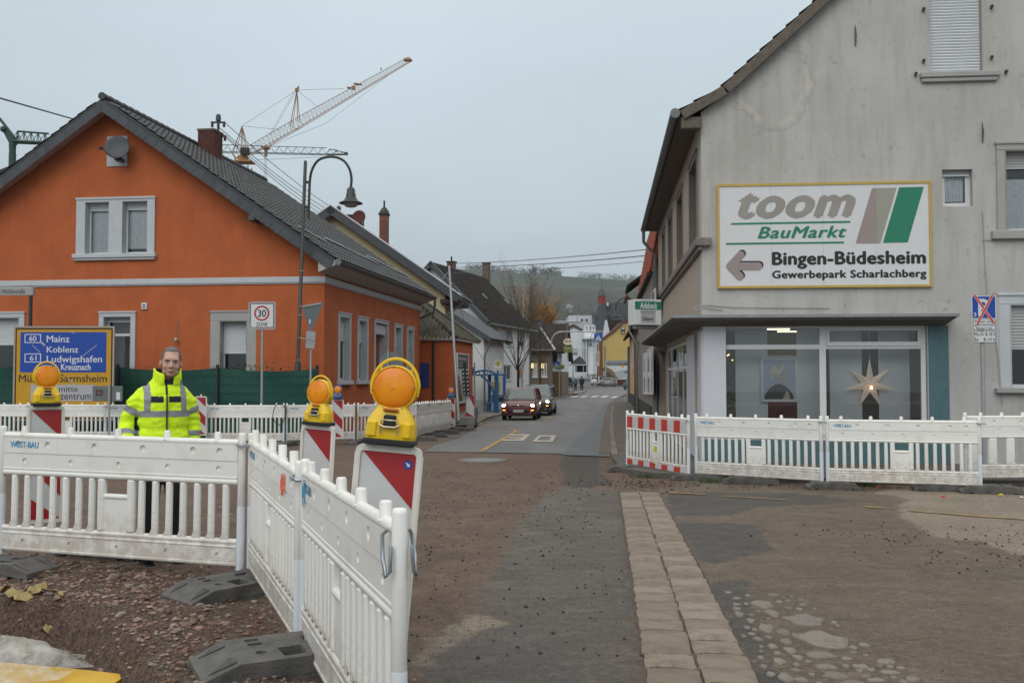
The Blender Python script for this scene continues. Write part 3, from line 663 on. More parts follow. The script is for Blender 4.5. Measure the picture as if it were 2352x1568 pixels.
c=G(*z5(515,1478)); M['iron']=mat('cast_iron_cover',(.17,.175,.18),.5,.12,5,.3,60,metal=.2)
mh=thing('manhole_cover','round grey manhole cover with raised rim set in the brown dirt road','manhole cover',(c.x,c.y,gzn(c.x,c.y)+.01))
MB().lathe([(.0001,.012),(.42,.012),(.425,.006)],28).build('lid',M['iron'],mh); MB().lathe([(.43,0),(.43,.016),(.50,.016),(.51,0)],28).build('rim',M['kerb'],mh)
# ------------------------------------------------------------------ building helpers
RP,RN=Matrix.Rotation(pi/2,4,'Z'),Matrix.Rotation(-pi/2,4,'Z')   # facades facing +x / -x of their house
I4=Matrix.Identity(4)
def window(par,Mf,x0,x1,z0,z1,rec=.16,fr=.06,mull=(),trans=None,shut=0.,curtain=None,gl='glass',fm='pvc',sill=None,sur=None,surm='white_trim',sillm=None,shm='shutter',name='window',flat=False,lintel=None):
    """one window in a wall opening: frame, panes, and what the photo shows of shutter, curtain, sill, surround"""
    holes=[]; xs_=[x0+fr]+[q for m_ in mull for q in (m_-fr/2,m_+fr/2)]+[x1-fr]
    zs_=[z0+fr]+([trans-fr/2,trans+fr/2] if trans else [])+[z1-fr]
    for a,b_ in zip(xs_[::2],xs_[1::2]):
        for c_,d_ in zip(zs_[::2],zs_[1::2]): holes.append(rect(a,c_,b_,d_))
    w=MB().plate(rect(x0,z0,x1,z1),holes,rec,rec+.05,'xz',Mf).build(name,M[fm],par)
    for h in holes:
        (a,c_),(b_,d_)=h[0],h[2]
        MB().box(a,b_,rec+.018,rec+.026,c_,d_,0,Mf).build('pane',M[gl],w)
    if shut > 0:
        mb=MB(); zt=z1; zb=z1-shut*(z1-z0); n=max(3,int((zt-zb)/.055)); st=(zt-zb)/n
        for i in range(n):
            zz=zb+i*st
            mb.add([(x0+.02,rec-.025,zz),(x1-.02,rec-.025,zz),(x0+.02,rec-.035,zz+st*.5),(x1-.02,rec-.035,zz+st*.5),(x0+.02,rec-.02,zz+st*.93),(x1-.02,rec-.02,zz+st*.93),(x0+.02,rec-.012,zz+st),(x1-.02,rec-.012,zz+st)],[(0,1,3,2),(2,3,5,4),(4,5,7,6)],Mf)
        mb.box(x0+.02,x1-.02,rec-.04,rec,zb-.03,zb,0,Mf)
        mb.build('shutter',M[shm],w)
    if curtain:
        a,b_,c_,d_=curtain; mb=MB(); n=28; vs=[]
        for i in range(n+1):
            x=a+(b_-a)*i/n; y=rec+.07+.018*sin(i*1.9)+.01*sin(i*.8)
            vs += [(x,y,c_+.03*abs(sin(i*1.1))),(x,y,d_)]
        mb.add(vs,[(2*i,2*i+2,2*i+3,2*i+1) for i in range(n)],Mf,True); mb.build('curtain',M['curtain'],w)
    if sill:
        ov,h_,pr=sill; MB().box(x0-ov,x1+ov,-pr,rec,z0-h_,z0,.012,Mf).build('sill',M[sillm or surm],w)
    if sur:
        t,pr=sur; b0=z0 if sill else z0-t
        inner=rect(x0,z0-(0 if sill else 0),x1,z1)
        mb=MB()
        mb.box(x0-t,x0,-pr,rec-.02,z0-(0.002 if sill else t),z1,.01,Mf); mb.box(x1,x1+t,-pr,rec-.02,z0-(.002 if sill else t),z1,.01,Mf)
        mb.box(x0-t,x1+t,-pr-.002,rec-.02,z1,z1+t,.01,Mf)
        mb.box(x0-t-.02,x1+t+.02,-pr-.025,0,z1+t-.04,z1+t+.012,.008,Mf)
        if not sill: mb.box(x0-t,x1+t,-pr-.002,rec-.02,z0-t,z0,.01,Mf)
        mb.box(x0+.001,x0+.012,-pr,rec-.001,z0,z1-.012,0,Mf); mb.box(x1-.012,x1-.001,-pr,rec-.001,z0,z1-.012,0,Mf); mb.box(x0+.001,x1-.001,-pr,rec-.001,z1-.012,z1-.001,0,Mf)
        mb.build('surround',M[surm],w)
    return w
def wall(par,Mf,outline,holes,m,th=.32,name='wall',d0=0.0):
    return MB().plate(outline,[rect(*h) for h in holes],d0,d0+th,'xz',Mf).build(name,M[m],par)
def place(o,T):
    l,q,s_=T.decompose(); o.location=l; o.rotation_euler=q.to_euler(); o.scale=s_
def basis(o,ex,ey,ez):
    T=Matrix.Identity(4)
    for i,e_ in enumerate((ex,ey,ez)):
        for j in range(3): T[j][i]=e_[j]
    for j in range(3): T[j][3]=o[j]
    return T
def pantile(w,l,m,name='roof_tile',amp=.03):
    mb=MB(); n=6; vs=[]
    for i in range(n+1):
        t=i/n; z=amp*(sin(pi*min(t/.55,1)) if t < .55 else .12*sin(pi*(t-.55)/.45))+.004
        vs += [(w*t,0,z+.035),(w*t,l*1.06,z),(w*t,0,z+.012)]
    mb.add(vs,[(3*i,3*i+3,3*i+4,3*i+1) for i in range(n)]+[(3*i+2,3*i+5,3*i+3,3*i) for i in range(n)])
    return mesh_of(mb,name,m),mb
def tile_slope(par,F,o,eu,ev,nu,nv,w,l,m,limit=300,name='roof_tile',keep=None,amp=.03,seed=2):
    """tiles laid on a slope: the nearest as single pieces, the rest as one joined part"""
    me,mb=pantile(w,l,m,name,amp); o,eu,ev=Vector(o),Vector(eu).normalized(),Vector(ev).normalized(); en=eu.cross(ev)
    if en.z < 0: en=-en
    rg_=random.Random(seed); items=[]
    for j in range(nv):
        for i in range(nu):
            if keep and not keep((i+.5)*w,(j+.5)*l): continue
            p=o+eu*(i*w)+ev*(j*l)+en*rg_.uniform(0,.006)
            items.append(((F.wor(p+eu*w/2)-cam.location).length,p,rg_.uniform(-.012,.012)))
    items.sort(key=lambda t: t[0]); hand=eu.cross(ev).dot(en) > 0
    rest=MB()
    for k,(d,p,r) in enumerate(items):
        T=basis(p,eu,ev,en) @ Matrix.Rotation(r,4,'Z')
        if k < limit:
            ob=bpy.data.objects.new(name,me); COL.objects.link(ob); ob.parent=par; place(ob,T)
        else: rest.add(mb.v,mb.f,T)
    if rest.v: stuff(rest.build(name,m,par))
def slab(par,o,eu,ev,lu,lv,th,m,name='roof'):
    o,eu,ev=Vector(o),Vector(eu).normalized(),Vector(ev).normalized(); en=eu.cross(ev)
    if en.z < 0: en=-en
    return MB().box(0,lu,0,lv,-th,0,0,basis(o,eu,ev,en)).build(name,M[m],par,fixn=True)
def pipe(par,pts,r,m,name='downpipe',n=8): return MB().tube(pts,r,n).build(name,M[m],par)

# ------------------------------------------------------------------ orange corner house
ORZ=-atan2(1,7.2)
OF=Frame((-5.57,29,-.33),ORZ)
M['orange']=mat('orange_render',(.47,.118,.036),.9,.12,1.4,.3,90,dirt=(.30,.072,.025),ds=1.1,dlo=.46,dhi=.78,dmax=.6,streak=(.34,.080,.028),bd=.008)
oh=thing('orange_house','bright orange rendered corner house with grey window surrounds and charcoal tiled gable roof','house',OF.o,ORZ)
ax_,az_=OF.on(258,254); _,cz=OF.on(744,592); pit=(az_-cz)/(-ax_)                      # rise per metre
xl=2*ax_
def gz_at(x,a=ax_,z=az_): return z-pit*abs(x-a)
up=[OF.on(198,575),OF.on(262,472)],[OF.on(282,574),OF.on(343,470)]
zsillu=OF.on(260,583)[1]; zupt=OF.on(260,463)[1]
u1=(OF.on(197,500)[0],OF.on(253,500)[0]); u2=(OF.on(282,500)[0],OF.on(341,500)[0])
g0=(OF.on(-30,730)[0],OF.on(46,730)[0]); g1=(OF.on(239,730)[0],OF.on(302,730)[0]); g2=(OF.on(505,740)[0],OF.on(567,740)[0])
zg=OF.on(270,727)[1]; zg2=OF.on(520,737)[1]; zgs=OF.on(744,874)[1]
holes=[(u1[0],zsillu,u1[1],zupt),(u2[0],zsillu,u2[1],zupt),(g0[0],zgs,g0[1],zg),(g1[0],zgs,g1[1],zg),(g2[0],zgs-.1,g2[1],zg2)]
wall(oh,I4,[(xl,-.3),(0,-.3),(0,cz),(ax_,az_),(xl,cz)],holes,'orange',.36)
for i,(a,b_) in enumerate((u1,u2)):
    window(oh,I4,a,b_,zsillu,zupt,.2,.07,trans=None,shut=.14,curtain=(a+.05,b_-.05,zsillu+(.16 if i else .06),zupt),shm='shutter_white')
window(oh,I4,*g0,zgs,zg,.2,.07,shut=.42,shm='shutter_white',sur=(.17,.05)); window(oh,I4,*g1,zgs,zg,.2,.07,trans=zg-.55,shut=.07,sur=(.15,.05),shm='shutter_white'); window(oh,I4,*g2,zgs-.1,zg2,.27,.05,mull=(),shut=.5,sur=(.3,.012),surm='stone_trim',shm='shutter_white')
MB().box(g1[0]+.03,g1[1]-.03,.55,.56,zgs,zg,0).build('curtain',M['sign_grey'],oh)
# paired upper window surround with sill
sx0,sx1=OF.on(177,520)[0],OF.on(357,520)[0]; szt=OF.on(260,454)[1]
mb=MB().plate(rect(sx0,zsillu,sx1,szt),[rect(u1[0]+.014,zsillu+.001,u1[1]-.014,zupt-.014),rect(u2[0]+.014,zsillu+.001,u2[1]-.014,zupt-.014)],-.06,.198,'xz')
mb.box(sx0-.02,sx1+.02,-.085,-.061,szt-.06,szt+.01,.006); mb.build('window_surround',M['white_trim'],oh)
MB().box(sx0-.09,sx1+.06,-.13,.1,zsillu-.13,zsillu,.015).box(sx0-.05,sx1+.02,-.09,.1,zsillu-.2,zsillu-.131,.012).build('window_sill',M['white_trim'],oh)
# street side
SL=12.3; _,ez=OF.onx(781,588,.0); sw=[]
for (a,b_,t,door) in ((1013,1123,553,0),(1185,1278,582,0),(1335,1460,612,1),(1513,1585,662,0),(1627,1688,688,0)):
    ua,ub=516.8+a*.2563,516.8+b_*.2563; vt=574.2+t*.2563
    y0_,zt_=OF.onx(ua,vt,0.0); y1_,_=OF.onx(ub,vt,0.0); sw.append((y0_+.13,y1_-.12,zt_-.12,door))
zss=OF.onx(777,874,0)[1]; ztop=sum(q[2] for q in sw if not q[3])/4
sh_=[(a,(.05 if d else zss),b_,ztop+(.0 if not d else .02)) for a,b_,t,d in sw]
wall(oh,RP,[(.36,-.3),(SL,-.3),(SL,cz+.12),(.36,cz+.12)],sh_,'orange',.36)
for (a,b_,t,d),h in zip(sw,sh_):
    if d:
        dr=MB().box(h[0],h[2],.3,.35,h[1],h[3]-.38,.01,RP).build('door',M['redtile'],oh); MB().box(h[2]-.12,h[2]-.08,.24,.3,1.1,1.3,.01,RP).build('handle',M['steel'],dr)
        mb=MB().box(h[2]-.012,h[2]-.001,-.04,.3,.05,h[3]-.01,0,RP).box(h[0],h[2],.05,.3,h[3]-.38,h[3],0,RP)
        for q in ((h[0]-.13,h[0]),(h[2],h[2]+.13)): mb.box(q[0],q[1],-.04,.33,.05,h[3],.01,RP)
        mb.box(h[0]-.13,h[2]+.13,-.042,.33,h[3],h[3]+.13,.01,RP); mb.box(h[0]-.15,h[2]+.15,-.07,0,h[3]+.1,h[3]+.14,.008,RP); mb.build('door_surround',M['white_trim'],oh)
    else: window(oh,RP,h[0],h[2],h[1],h[3],.17,.075,shut=.36,sill=(.2,.13,.12),sur=(.13,.04),shm='shutter_white')
MB().box(xl,0,SL-.36,SL,0,cz,0).build('back_wall',M['orange'],oh)
MB().box(xl+3.2,-3.2,1.0,1.05,0,cz+1.6).box(xl+.4,-.4,.9,.95,0,cz-.1).box(-1.15,-1.1,1.1,SL-.5,0,cz).build('dark_backing',M['dark'],oh)  # near-black plates behind the windows, painting in the darkness of the rooms
# string course
zc0,zc1=OF.on(744,648)[1],OF.on(744,634.5)[1]
MB().box(xl,.055,-.055,-.001,zc0,zc1,.012).box(xl,.035,-.035,-.001,zc0-.035,zc0-.001,.008).box(.001,.055,-.054,SL,zc0,zc1,.012).box(.001,.035,-.034,SL,zc0-.035,zc0-.001,.008).build('string_course',M['white_trim'],oh)
# roof
RY0,RY1=-.56,SL+.3
rt=Vector((ax_,0,az_+.24)); ps=Vector((1,0,-pit)).normalized(); pl_=Vector((-1,0,-pit)).normalized()
ev_x=OF.onx(781,585,0.5)[0]; EX=.52; slen=(EX-ax_)/ps.x; slen_l=slen
roof=MB().box(0,slen,RY0,RY1,-.16,0,0,basis(rt,ps,Vector((0,1,0)),Vector((pit,0,1)).normalized()*1)).build('roof',M['rooftile'],oh,fixn=True)
roof2=MB().box(0,slen_l,RY0,RY1,-.16,0,0,basis(rt,pl_,Vector((0,1,0)),Vector((-pit,0,1)).normalized())).build('roof',M['rooftile'],oh,fixn=True)
eave=rt+ps*(slen+.03)
tile_slope(roof,OF,Vector((eave.x,RY0-.02,eave.z))+Vector((pit,0,1)).normalized()*.012,(0,1,0),-ps,int((RY1-RY0)/.30),int(slen/.345),.30,.345,M['rooftile'],300,amp=.035)
eave2=rt+pl_*(slen_l)
nvl=int(slen_l/.345); rest=MB(); me_,tb_=pantile(.3,.345,M['rooftile'])
for j in range(nvl):                                    # left slope: only its verge row shows
    p=Vector((eave2.x,RY0-.02,eave2.z))-pl_*(j*.345)+Vector((-pit,0,1)).normalized()*.012
    o=bpy.data.objects.new('roof_tile',me_); COL.objects.link(o); o.parent=roof2; place(o,basis(p,Vector((0,1,0)),-pl_,Vector((-pit,0,1)).normalized()))
rt2=rt+Vector((0,0,.03))
mb=MB()
for k in range(32): mb.tube([(ax_,RY0-.05+k*.4,rt2.z+.012),(ax_,RY0-.05+k*.4+.43,rt2.z)],[.12,.105],10)
mb.build('ridge_cap',M['rooftile'],roof)
# verge slates, dark verge board, soffit boards
shg=mesh_of(MB().plate([(-.12,.26),(-.12,.07),(-.085,.02),(-.03,0),(.03,0),(.085,.02),(.12,.07),(.12,.26)],[],0,.012,'xz'),'verge_slate',M['slate'])
for sgn,d,ln in ((1,ps,slen),(-1,pl_,slen_l)):
    up_=Vector((pit*sgn,0,1)).normalized(); k=0; s_=.1
    vb=MB().box(0,ln,RY0-.02,RY0-.001,-.2,-.16,0,basis(rt,d,Vector((0,1,0)),up_)).build('verge_board',M['slate'],roof if sgn > 0 else roof2,fixn=True)
    while s_ < ln-.05:
        p=rt+d*s_-up_*(.36+random.uniform(-.004,.004))+Vector((0,RY0-.024-.006*(k % 2),0))
        o=bpy.data.objects.new('verge_slate',shg); COL.objects.link(o); o.parent=roof if sgn > 0 else roof2; place(o,basis(p,d*sgn,Vector((0,1,0)),up_) @ Matrix.Rotation(random.uniform(-.05,.05),4,'Y')); s_ += .185; k += 1
M['soffit_wood']=mat('brown_soffit_board',(.52,.36,.28),.75,.15,4,rnd=.07)
sb=mesh_of(MB().box(0,.096,0,.545,0,.015,0),'soffit_board',M['soffit_wood'])
for sgn,d,ln,rf in ((-1,pl_,slen_l,roof2),(1,ps,slen,roof)):
    up_=Vector((pit*sgn,0,1)).normalized()
    for k in range(int(ln/.1)):
        o=bpy.data.objects.new('soffit_board',sb); COL.objects.link(o); o.parent=rf; place(o,basis(rt+d*(k*.1+.02)-up_*.19+Vector((0,RY0+.008,0)),d,Vector((0,1,0)),up_))
for px in (-6.1,1.95):                                # purlin ends under the verge
    x=ax_+(px if px < 0 else 4.75); zz=gz_at(x,ax_,rt.z)-.47
    MB().box(x-.08,x+.12,RY0-.03,.1,zz-.13,zz+.05,.02).build('purlin_end',M['fascia'] if px < 0 else M['slate'],oh)
# eave soffit, gutter, downpipe
zf=eave.z-.13
MB().add([(.0,RY0,zf-.22),(EX,RY0,zf-.02),(EX,RY1,zf-.02),(0,RY1,zf-.22)],[(0,1,2,3)]).add([(EX,RY0,zf-.02),(EX,RY0,zf+.12),(EX,RY1,zf+.12),(EX,RY1,zf-.02)],[(0,1,2,3)]).add([(0,RY0,zf-.22),(0,RY0,zf+.2),(EX,RY0,zf+.12),(EX,RY0,zf-.02)],[(0,1,2,3)]).build('soffit',M['fascia'],oh)
mb=MB().lathe([(.085,0),(.085,1)],10,basis(Vector((EX+.09,RY0-.03,zf+.10)),Vector((1,0,0)),Vector((0,0,1)),Vector((0,RY1-RY0+.06,0))),True,pi,2*pi)
for k in range(17): mb.lathe([(.093,0),(.093,.03)],10,basis(Vector((EX+.09,RY0+.2+k*.75,zf+.10)),Vector((1,0,0)),Vector((0,0,1)),Vector((0,1,0))),True,pi,2*pi)
mb.cyl((EX+.09,RY0-.04,zf+.06),(EX+.09,RY0-.01,zf+.06),.1); mb.build('gutter',M['zincgutter'],oh)
ye=RY1
pipe(oh,[(EX+.09,ye-.15,zf+.05),(EX+.09,ye-.15,zf-.25),(EX+.02,ye-.1,zf-.55),(-.1,ye-.02,zf-.80),(-.25,ye+.06,zf-.95),(-.3,ye+.08,.3)],.055,'zincgutter')
# snow guards: pale rails lying on the roof slope
for (ua,va,ub,vb) in ((706,520,757,555),(765,540,876,610),(860,602,975,680)):
    d_=rt+Vector((pit,0,1)).normalized()*.1
    ya=OF.onx(ua,va,EX-1.2)[0]; yb=OF.onx(ub,vb,EX-.9)[0]
    q=lambda x,y: (x,y,rt.z-pit*(x-ax_)+.12)
    MB().tube([q(EX-1.45,max(ya,.2)),q(EX-1.0,min(yb,RY1-.3))],.022,6).tube([q(EX-1.5,max(ya,.2)),q(EX-1.05,min(yb,RY1-.3))],.022,6).build('snow_guard',M['steel'],roof)
# brick chimney by the ridge
cyy,_=OF.onx(484,340,ax_+.45); chy0,chy1=cyy-.33,cyy+.42; chx0,chx1=ax_+.1,ax_+.72
cz1=OF.onx(484,306,ax_+.4)[1]; cz0=rt.z-.75
chm=MB().box(chx0+.012,chx1-.012,chy0+.012,chy1-.012,cz0,cz1).build('chimney',M['mortar'],oh)
MB().box(chx0-.03,chx1+.03,chy0-.03,chy1+.03,cz1,cz1+.07,.01).build('chimney_cap',M['kerb'],chm)
bm_=mesh_of(MB().box(0,.148,0,.1,0,.062,.004),'brick',M['brick'])
k=0; z=cz0+.2
while z < cz1-.06:
    o_=.08*(k % 2)
    x=chx0-o_*.9
    while x < chx1-.05:
        a=max(x,chx0); w_=min(x+.148,chx1)-a
        if w_ > .04: inst('brick',bm_,chm,(a,chy0-.004,z),0,(w_/.148,1,1))
        x += .158
    y=chy0+.1-o_
    while y < chy1-.05:
        a=max(y,chy0); w_=min(y+.148,chy1)-a
        if w_ > .04: inst('brick',bm_,chm,(chx1+.004,a,z),pi/2,(w_/.148,1,1))
        y += .158
    z += .072; k += 1
# cross wing roof showing beyond the left verge
a,b_,c_=OF.loc(P(-90,425,33.5)),OF.loc(P(150,330,33.5)),OF.loc(P(150,330,40))
MB().add([a,b_,b_+Vector((0,6,.4)),a+Vector((0,6,.4)),a+Vector((0,0,-.42)),b_+Vector((0,0,-.42))],[(0,1,2,3),(4,5,1,0)]).build('wing_roof',M['rooftile'],oh)
MB().add([a+Vector((-1,.1,-.4)),b_+Vector((0,.1,-.4)),b_+Vector((0,.1,-4)),a+Vector((-1,.1,-4))],[(0,3,2,1)]).build('wing_wall',M['orange'],oh)

# satellite dish on the gable, small wall box, plumb hook
def dish(name,label,c,r,tilt,az,m,plate=None,arm=True,F=None):
    t=thing(name,label,'satellite dish',c,az)
    T=Matrix.Rotation(pi/2+tilt,4,'X')
    MB().lathe([(.0001,.10*r),(.4*r,.115*r),(.75*r,.17*r),(r,.26*r),(r*1.01,.24*r),(.75*r,.14*r),(.0001,.06*r)],24,T).build('reflector',M[m],t)
    if arm:
        MB().tube([(.05,.02,-r*.95),(-.10,-.25,-r*.85),(-.32,-.5,-r*.35)],.016,6).build('feed_arm',M['zincgutter'],t)
        MB().cbox((-.34,-.52,-r*.32),.13,.1,.09,.02).build('receiver',M['black_plastic'],t)
        MB().box(-.09,.13,-.05,.3,-r*.98,-r*.72,.02).tube([(.0,.05,-r*.8),(0,.5,-r*.8)],.03,8).build('bracket',M['steel_dark'],t)
    return t
px_,pz_=OF.on(268,340,-.42)
MB().plate(rect(OF.on(245,380,-.03)[0],OF.on(268,382,-.03)[1],OF.on(292,340,-.03)[0],OF.on(268,313,-.03)[1]),[],-.03,-.002,'xz').build('mounting_panel',M['white_trim'],oh)
dish('satellite_dish','dark grey satellite dish on white square of the orange gable',OF.wor((px_+.0,-.36,pz_)),.37,-.25,ORZ+.25,'slate')
vx,vz=OF.on(332.5,703)
vb=tag(MB().box(-.09,.09,-.05,-.001,-.1,.1,.008).build('vent_grille',M['sign_white']),'small white square vent with black openings on orange gable wall','vent')
vb.location=OF.wor((vx,0,vz)); vb.rotation_euler=(0,0,ORZ)
MB().box(-.055,.055,-.056,-.051,-.05,-.02).plate([(.045*cos(a),.012+.04*sin(a)) for a in [pi*k/8 for k in range(9)]],[],-.056,-.051,'xz').build('opening',M['sign_black'],vb)
hx,hz=OF.on(404,780,-.12)
hk=thing('hanging_lamp_holder','small grey lamp holder hanging from a cable on the orange wall behind the man','lamp holder',OF.wor((hx,-.12,hz)))
MB().lathe([(.0001,-.06),(.05,-.06),(.06,0),(.03,.06),(.001,.07)],10).build('holder',M['steel'],hk); MB().cyl((0,0,.06),(.01,.08,.6),.008,5).build('cable',M['sign_grey'],hk)
# ------------------------------------------------------------------ grey gable house with the glazier's shop
def zt(x,y): return (1435.5+x*.4028,y*.4028)
def z2(x,y): return (1378+x*.414,574.2+y*.414)
def zr(x,y): return (1424+x*.3002,516.8+y*.3002)
RRZ=-.0928
RF=Frame((3.60,18.5,-.13),RRZ)
m,N,L,b=ngroup('grey_roughcast'); tc=N.new('ShaderNodeTexCoord').outputs['Object']
c=mixc(N,L,rng(N,L,noise_n(N,L,tc,.7,6,.6),.35,.65),(.43,.425,.41),(.51,.505,.49))
st=rng(N,L,noise_n(N,L,mapped(N,L,tc,(3.2,3.2,.45)),1.0,7,.68),.46,.74,0,.6); c=mixc(N,L,st,c,(.31,.275,.23))
sp=rng(N,L,noise_n(N,L,tc,5.5,6,.75),.57,.74,0,.9); sp=mth(N,L,'MULTIPLY',sp,rng(N,L,noise_n(N,L,tc,.9,4,.6),.36,.56)); c=mixc(N,L,sp,c,(.17,.15,.125))
cc=RF.on(1772,196)                                  # old patch of flaking plaster below the barge board
sb_=N.new('ShaderNodeVectorMath'); sb_.operation='SUBTRACT'; L.new(tc,sb_.inputs[0]); sb_.inputs[1].default_value=(cc[0],0,cc[1])
wob=noise_n(N,L,tc,2.2,6,.62); ln=N.new('ShaderNodeVectorMath'); ln.operation='LENGTH'; L.new(mapped(N,L,sb_.outputs[0],(1,.0,.82)),ln.inputs[0])
rd=mth(N,L,'ADD',ln.outputs['Value'],rng(N,L,wob,.25,.75,-.20,.20))
ring=mth(N,L,'SUBTRACT',1,rng(N,L,mth(N,L,'ABSOLUTE',mth(N,L,'SUBTRACT',rd,.60)),.02,.075))
ring=mth(N,L,'MULTIPLY',ring,rng(N,L,noise_n(N,L,tc,1.9,3,.5),.42,.54)); c=mixc(N,L,mth(N,L,'MULTIPLY',ring,.55),c,(.60,.53,.44))
ed=mth(N,L,'SUBTRACT',1,rng(N,L,mth(N,L,'ABSOLUTE',mth(N,L,'SUBTRACT',rd,.71)),.008,.035)); c=mixc(N,L,mth(N,L,'MULTIPLY',ed,.22),c,(.24,.21,.18))
L.new(c,b.inputs['Base Color']); b.inputs['Roughness'].default_value=.93; bumpn(N,L,b,noise_n(N,L,tc,55,5,.65),.5,.012); M['roughcast']=m
m,N,L,b=ngroup('teal_mosaic'); tc=N.new('ShaderNodeTexCoord').outputs['Object']
bk=N.new('ShaderNodeTexBrick'); L.new(mapped(N,L,tc,(1,1,1)),bk.inputs['Vector']); bk.offset=0
sx=N.new('ShaderNodeSeparateXYZ'); L.new(tc,sx.inputs[0]); cb=N.new('ShaderNodeCombineXYZ'); L.new(mth(N,L,'ADD',sx.outputs[0],sx.outputs[1]),cb.inputs[0]); L.new(sx.outputs[2],cb.inputs[1]); L.new(cb.outputs[0],bk.inputs['Vector'])
bk.inputs['Scale'].default_value=18; bk.inputs['Brick Width'].default_value=.5; bk.inputs['Row Height'].default_value=.5; bk.inputs['Mortar Size'].default_value=.04
bk.inputs['Color1'].default_value=(.04,.12,.145,1); bk.inputs['Color2'].default_value=(.075,.17,.19,1); bk.inputs['Mortar'].default_value=(.09,.14,.15,1)
L.new(mixc(N,L,rng(N,L,noise_n(N,L,tc,9,4),.3,.7,0,.5),bk.outputs[0],(.11,.19,.21)),b.inputs['Base Color']); b.inputs['Roughness'].default_value=.35; M['mosaic']=m
gh=thing('shop_house','tall grey roughcast gable house with white framed glass shopfront on its ground floor','house',RF.o,RRZ)
LEN=14.6
# gable outline from the barge board line; apex out of frame
p0,p1,p2,p3=[RF.on(*zt(*q)) for q in ((440,640),(555,555),(720,430),(1180,0))]
sl=(p3[1]-p2[1])/(p3[0]-p2[0]); W_=10.4; xa=W_/2; za=p3[1]+sl*(xa-p3[0])
shop_r=RF.on(2117,800)[0]; shop_l=RF.on(1667,800)[0]; zst=RF.on(1800,752)[1]; zsb=RF.on(1800,997)[1]
tw=(RF.on(2136,80)[0],RF.on(2256,80)[0],RF.on(2200,167)[1]); smw=(RF.on(2164.6,430)[0],RF.on(2234,430)[0],RF.on(2200,474)[1],RF.on(2200,389)[1])
rw=(RF.on(2308,450)[0],RF.on(2308,450)[0]+1.0,RF.on(2320,530)[1],RF.on(2320,346)[1]); gw=(RF.on(2321.6,800)[0],RF.on(2321.6,800)[0]+1.1,RF.on(2330,890)[1],RF.on(2330,699)[1])
holes=[(.03,zsb,shop_r+.10,zst+.09),(tw[0],tw[2],tw[1],tw[2]+1.62),(smw[0],smw[2],smw[1],smw[3]),(rw[0],rw[2],rw[1],rw[3]),(gw[0],gw[2],gw[1],gw[3])]
wall(gh,I4,[(0,-.3),(W_,-.3),(W_,p0[1]),(W_-p1[0],p1[1]),(xa,za),p1,(0,p0[1])],holes,'roughcast',.34)
window(gh,I4,tw[0],tw[1],tw[2],tw[2]+1.62,.12,.05,shut=1.0,shm='shutter_white',sill=None)
MB().box(tw[0]-.2,tw[1]+.28,-.10,.1,tw[2]-.10,tw[2]-.001,.012).box(tw[0]-.17,tw[1]+.24,-.07,.05,tw[2]-.18,tw[2]-.101,.012).build('window_sill',M['stone_trim'],gh)
window(gh,I4,*smw[:1],smw[1],smw[2],smw[3],.14,.085,curtain=(smw[0]+.1,smw[1]-.1,smw[2]+.1,smw[3]),shm='shutter_white',shut=.12)
window(gh,I4,rw[0],rw[1],rw[2],rw[3],.14,.06,shut=.2,curtain=(rw[0]+.05,rw[1],rw[2]+.05,rw[3]-.5),sur=(.15,.05),surm='stone_trim',sill=(.26,.16,.1))
window(gh,I4,gw[0],gw[1],gw[2],gw[3],.12,.06,shut=.52,sur=(.2,.01),surm='white_trim',sill=(.3,.1,.12),sillm='stone_trim')
for qx,qz in ((2120,22),(2120,140),(2276,16),(2276,132),(2102,170),(2309,165)):
    x,z=RF.on(qx,qz); MB().box(x-.015,x+.015,-.07,0,z-.05,z+.02,.004).box(x-.03,x+.03,-.075,-.05,z-.02,z+.005,.004).build('shutter_hinge',M['steel_dark'],gh)
for (ua,va,ub,vb) in ((1964,58,1965,106),(2256,280,2257,327)):
    a,b_=RF.on(ua,va,-.02),RF.on(ub,vb,-.02); MB().tube([(a[0],-.02,a[1]),((a[0]+b_[0])/2,-.05,(a[1]+b_[1])/2),(b_[0],-.02,b_[1])],[.006,.02,.012],6).build('wall_tie',M['wood_old'],gh)
for pts in ([(2257,485),(2262,600),(2268,690),(2290,800),(2302,930)],[(2257,551),(2290,552)],[(1592,706),(1622,700),(1690,706),(1850,707),(1905,707)],[(1660,712),(1617,706),(1596,712)]):
    MB().tube([(RF.on(u,v,-.02)[0],-.02,RF.on(u,v,-.02)[1]) for u,v in pts],.007,5).build('cable',M['stone_trim'],gh)
# street side
def ry(u,v): return RF.onx(u,v,0.0)
wz=[ry(1590,392)[1],ry(1592,552)[1]]
sws=[(ry(1584.6,450)[0],ry(1601,450)[0]),(ry(1556,500)[0],ry(1568,500)[0]),(ry(1535.7,520)[0],ry(1544,520)[0]),(ry(1521.6,540)[0],ry(1527.6,540)[0])]
zlg=ry(1605,556)[1]; ztw=zlg+1.75
gl0,gl1=ry(1580,900)[0],ry(1531,900)[0]; nw0,nw1=ry(1607,900)[0],ry(1596.6,900)[0]; dr0,dr1=ry(1530,900)[0]+.1,ry(1515,900)[0]
hs_=[(-a,zlg,-b_,ztw) for a,b_ in sws]+[(-gl1,.25,-gl0,2.45),(-nw1,.2,-nw0,2.45),(-min(dr1,LEN-.2),-.05,-dr0,2.45)]
wall(gh,RN,[(-LEN,-.3),(-.34,-.3),(-.34,p0[1]-.02),(-LEN,p0[1]-.02)],hs_,'sidewall',.3,d0=.002)
for h in hs_[:4]: window(gh,RN,h[0],h[2],h[1],h[3],.16,.06,sur=(.13,.02),surm='ledge',gl='glass')
n=4; wd=gl1-gl0
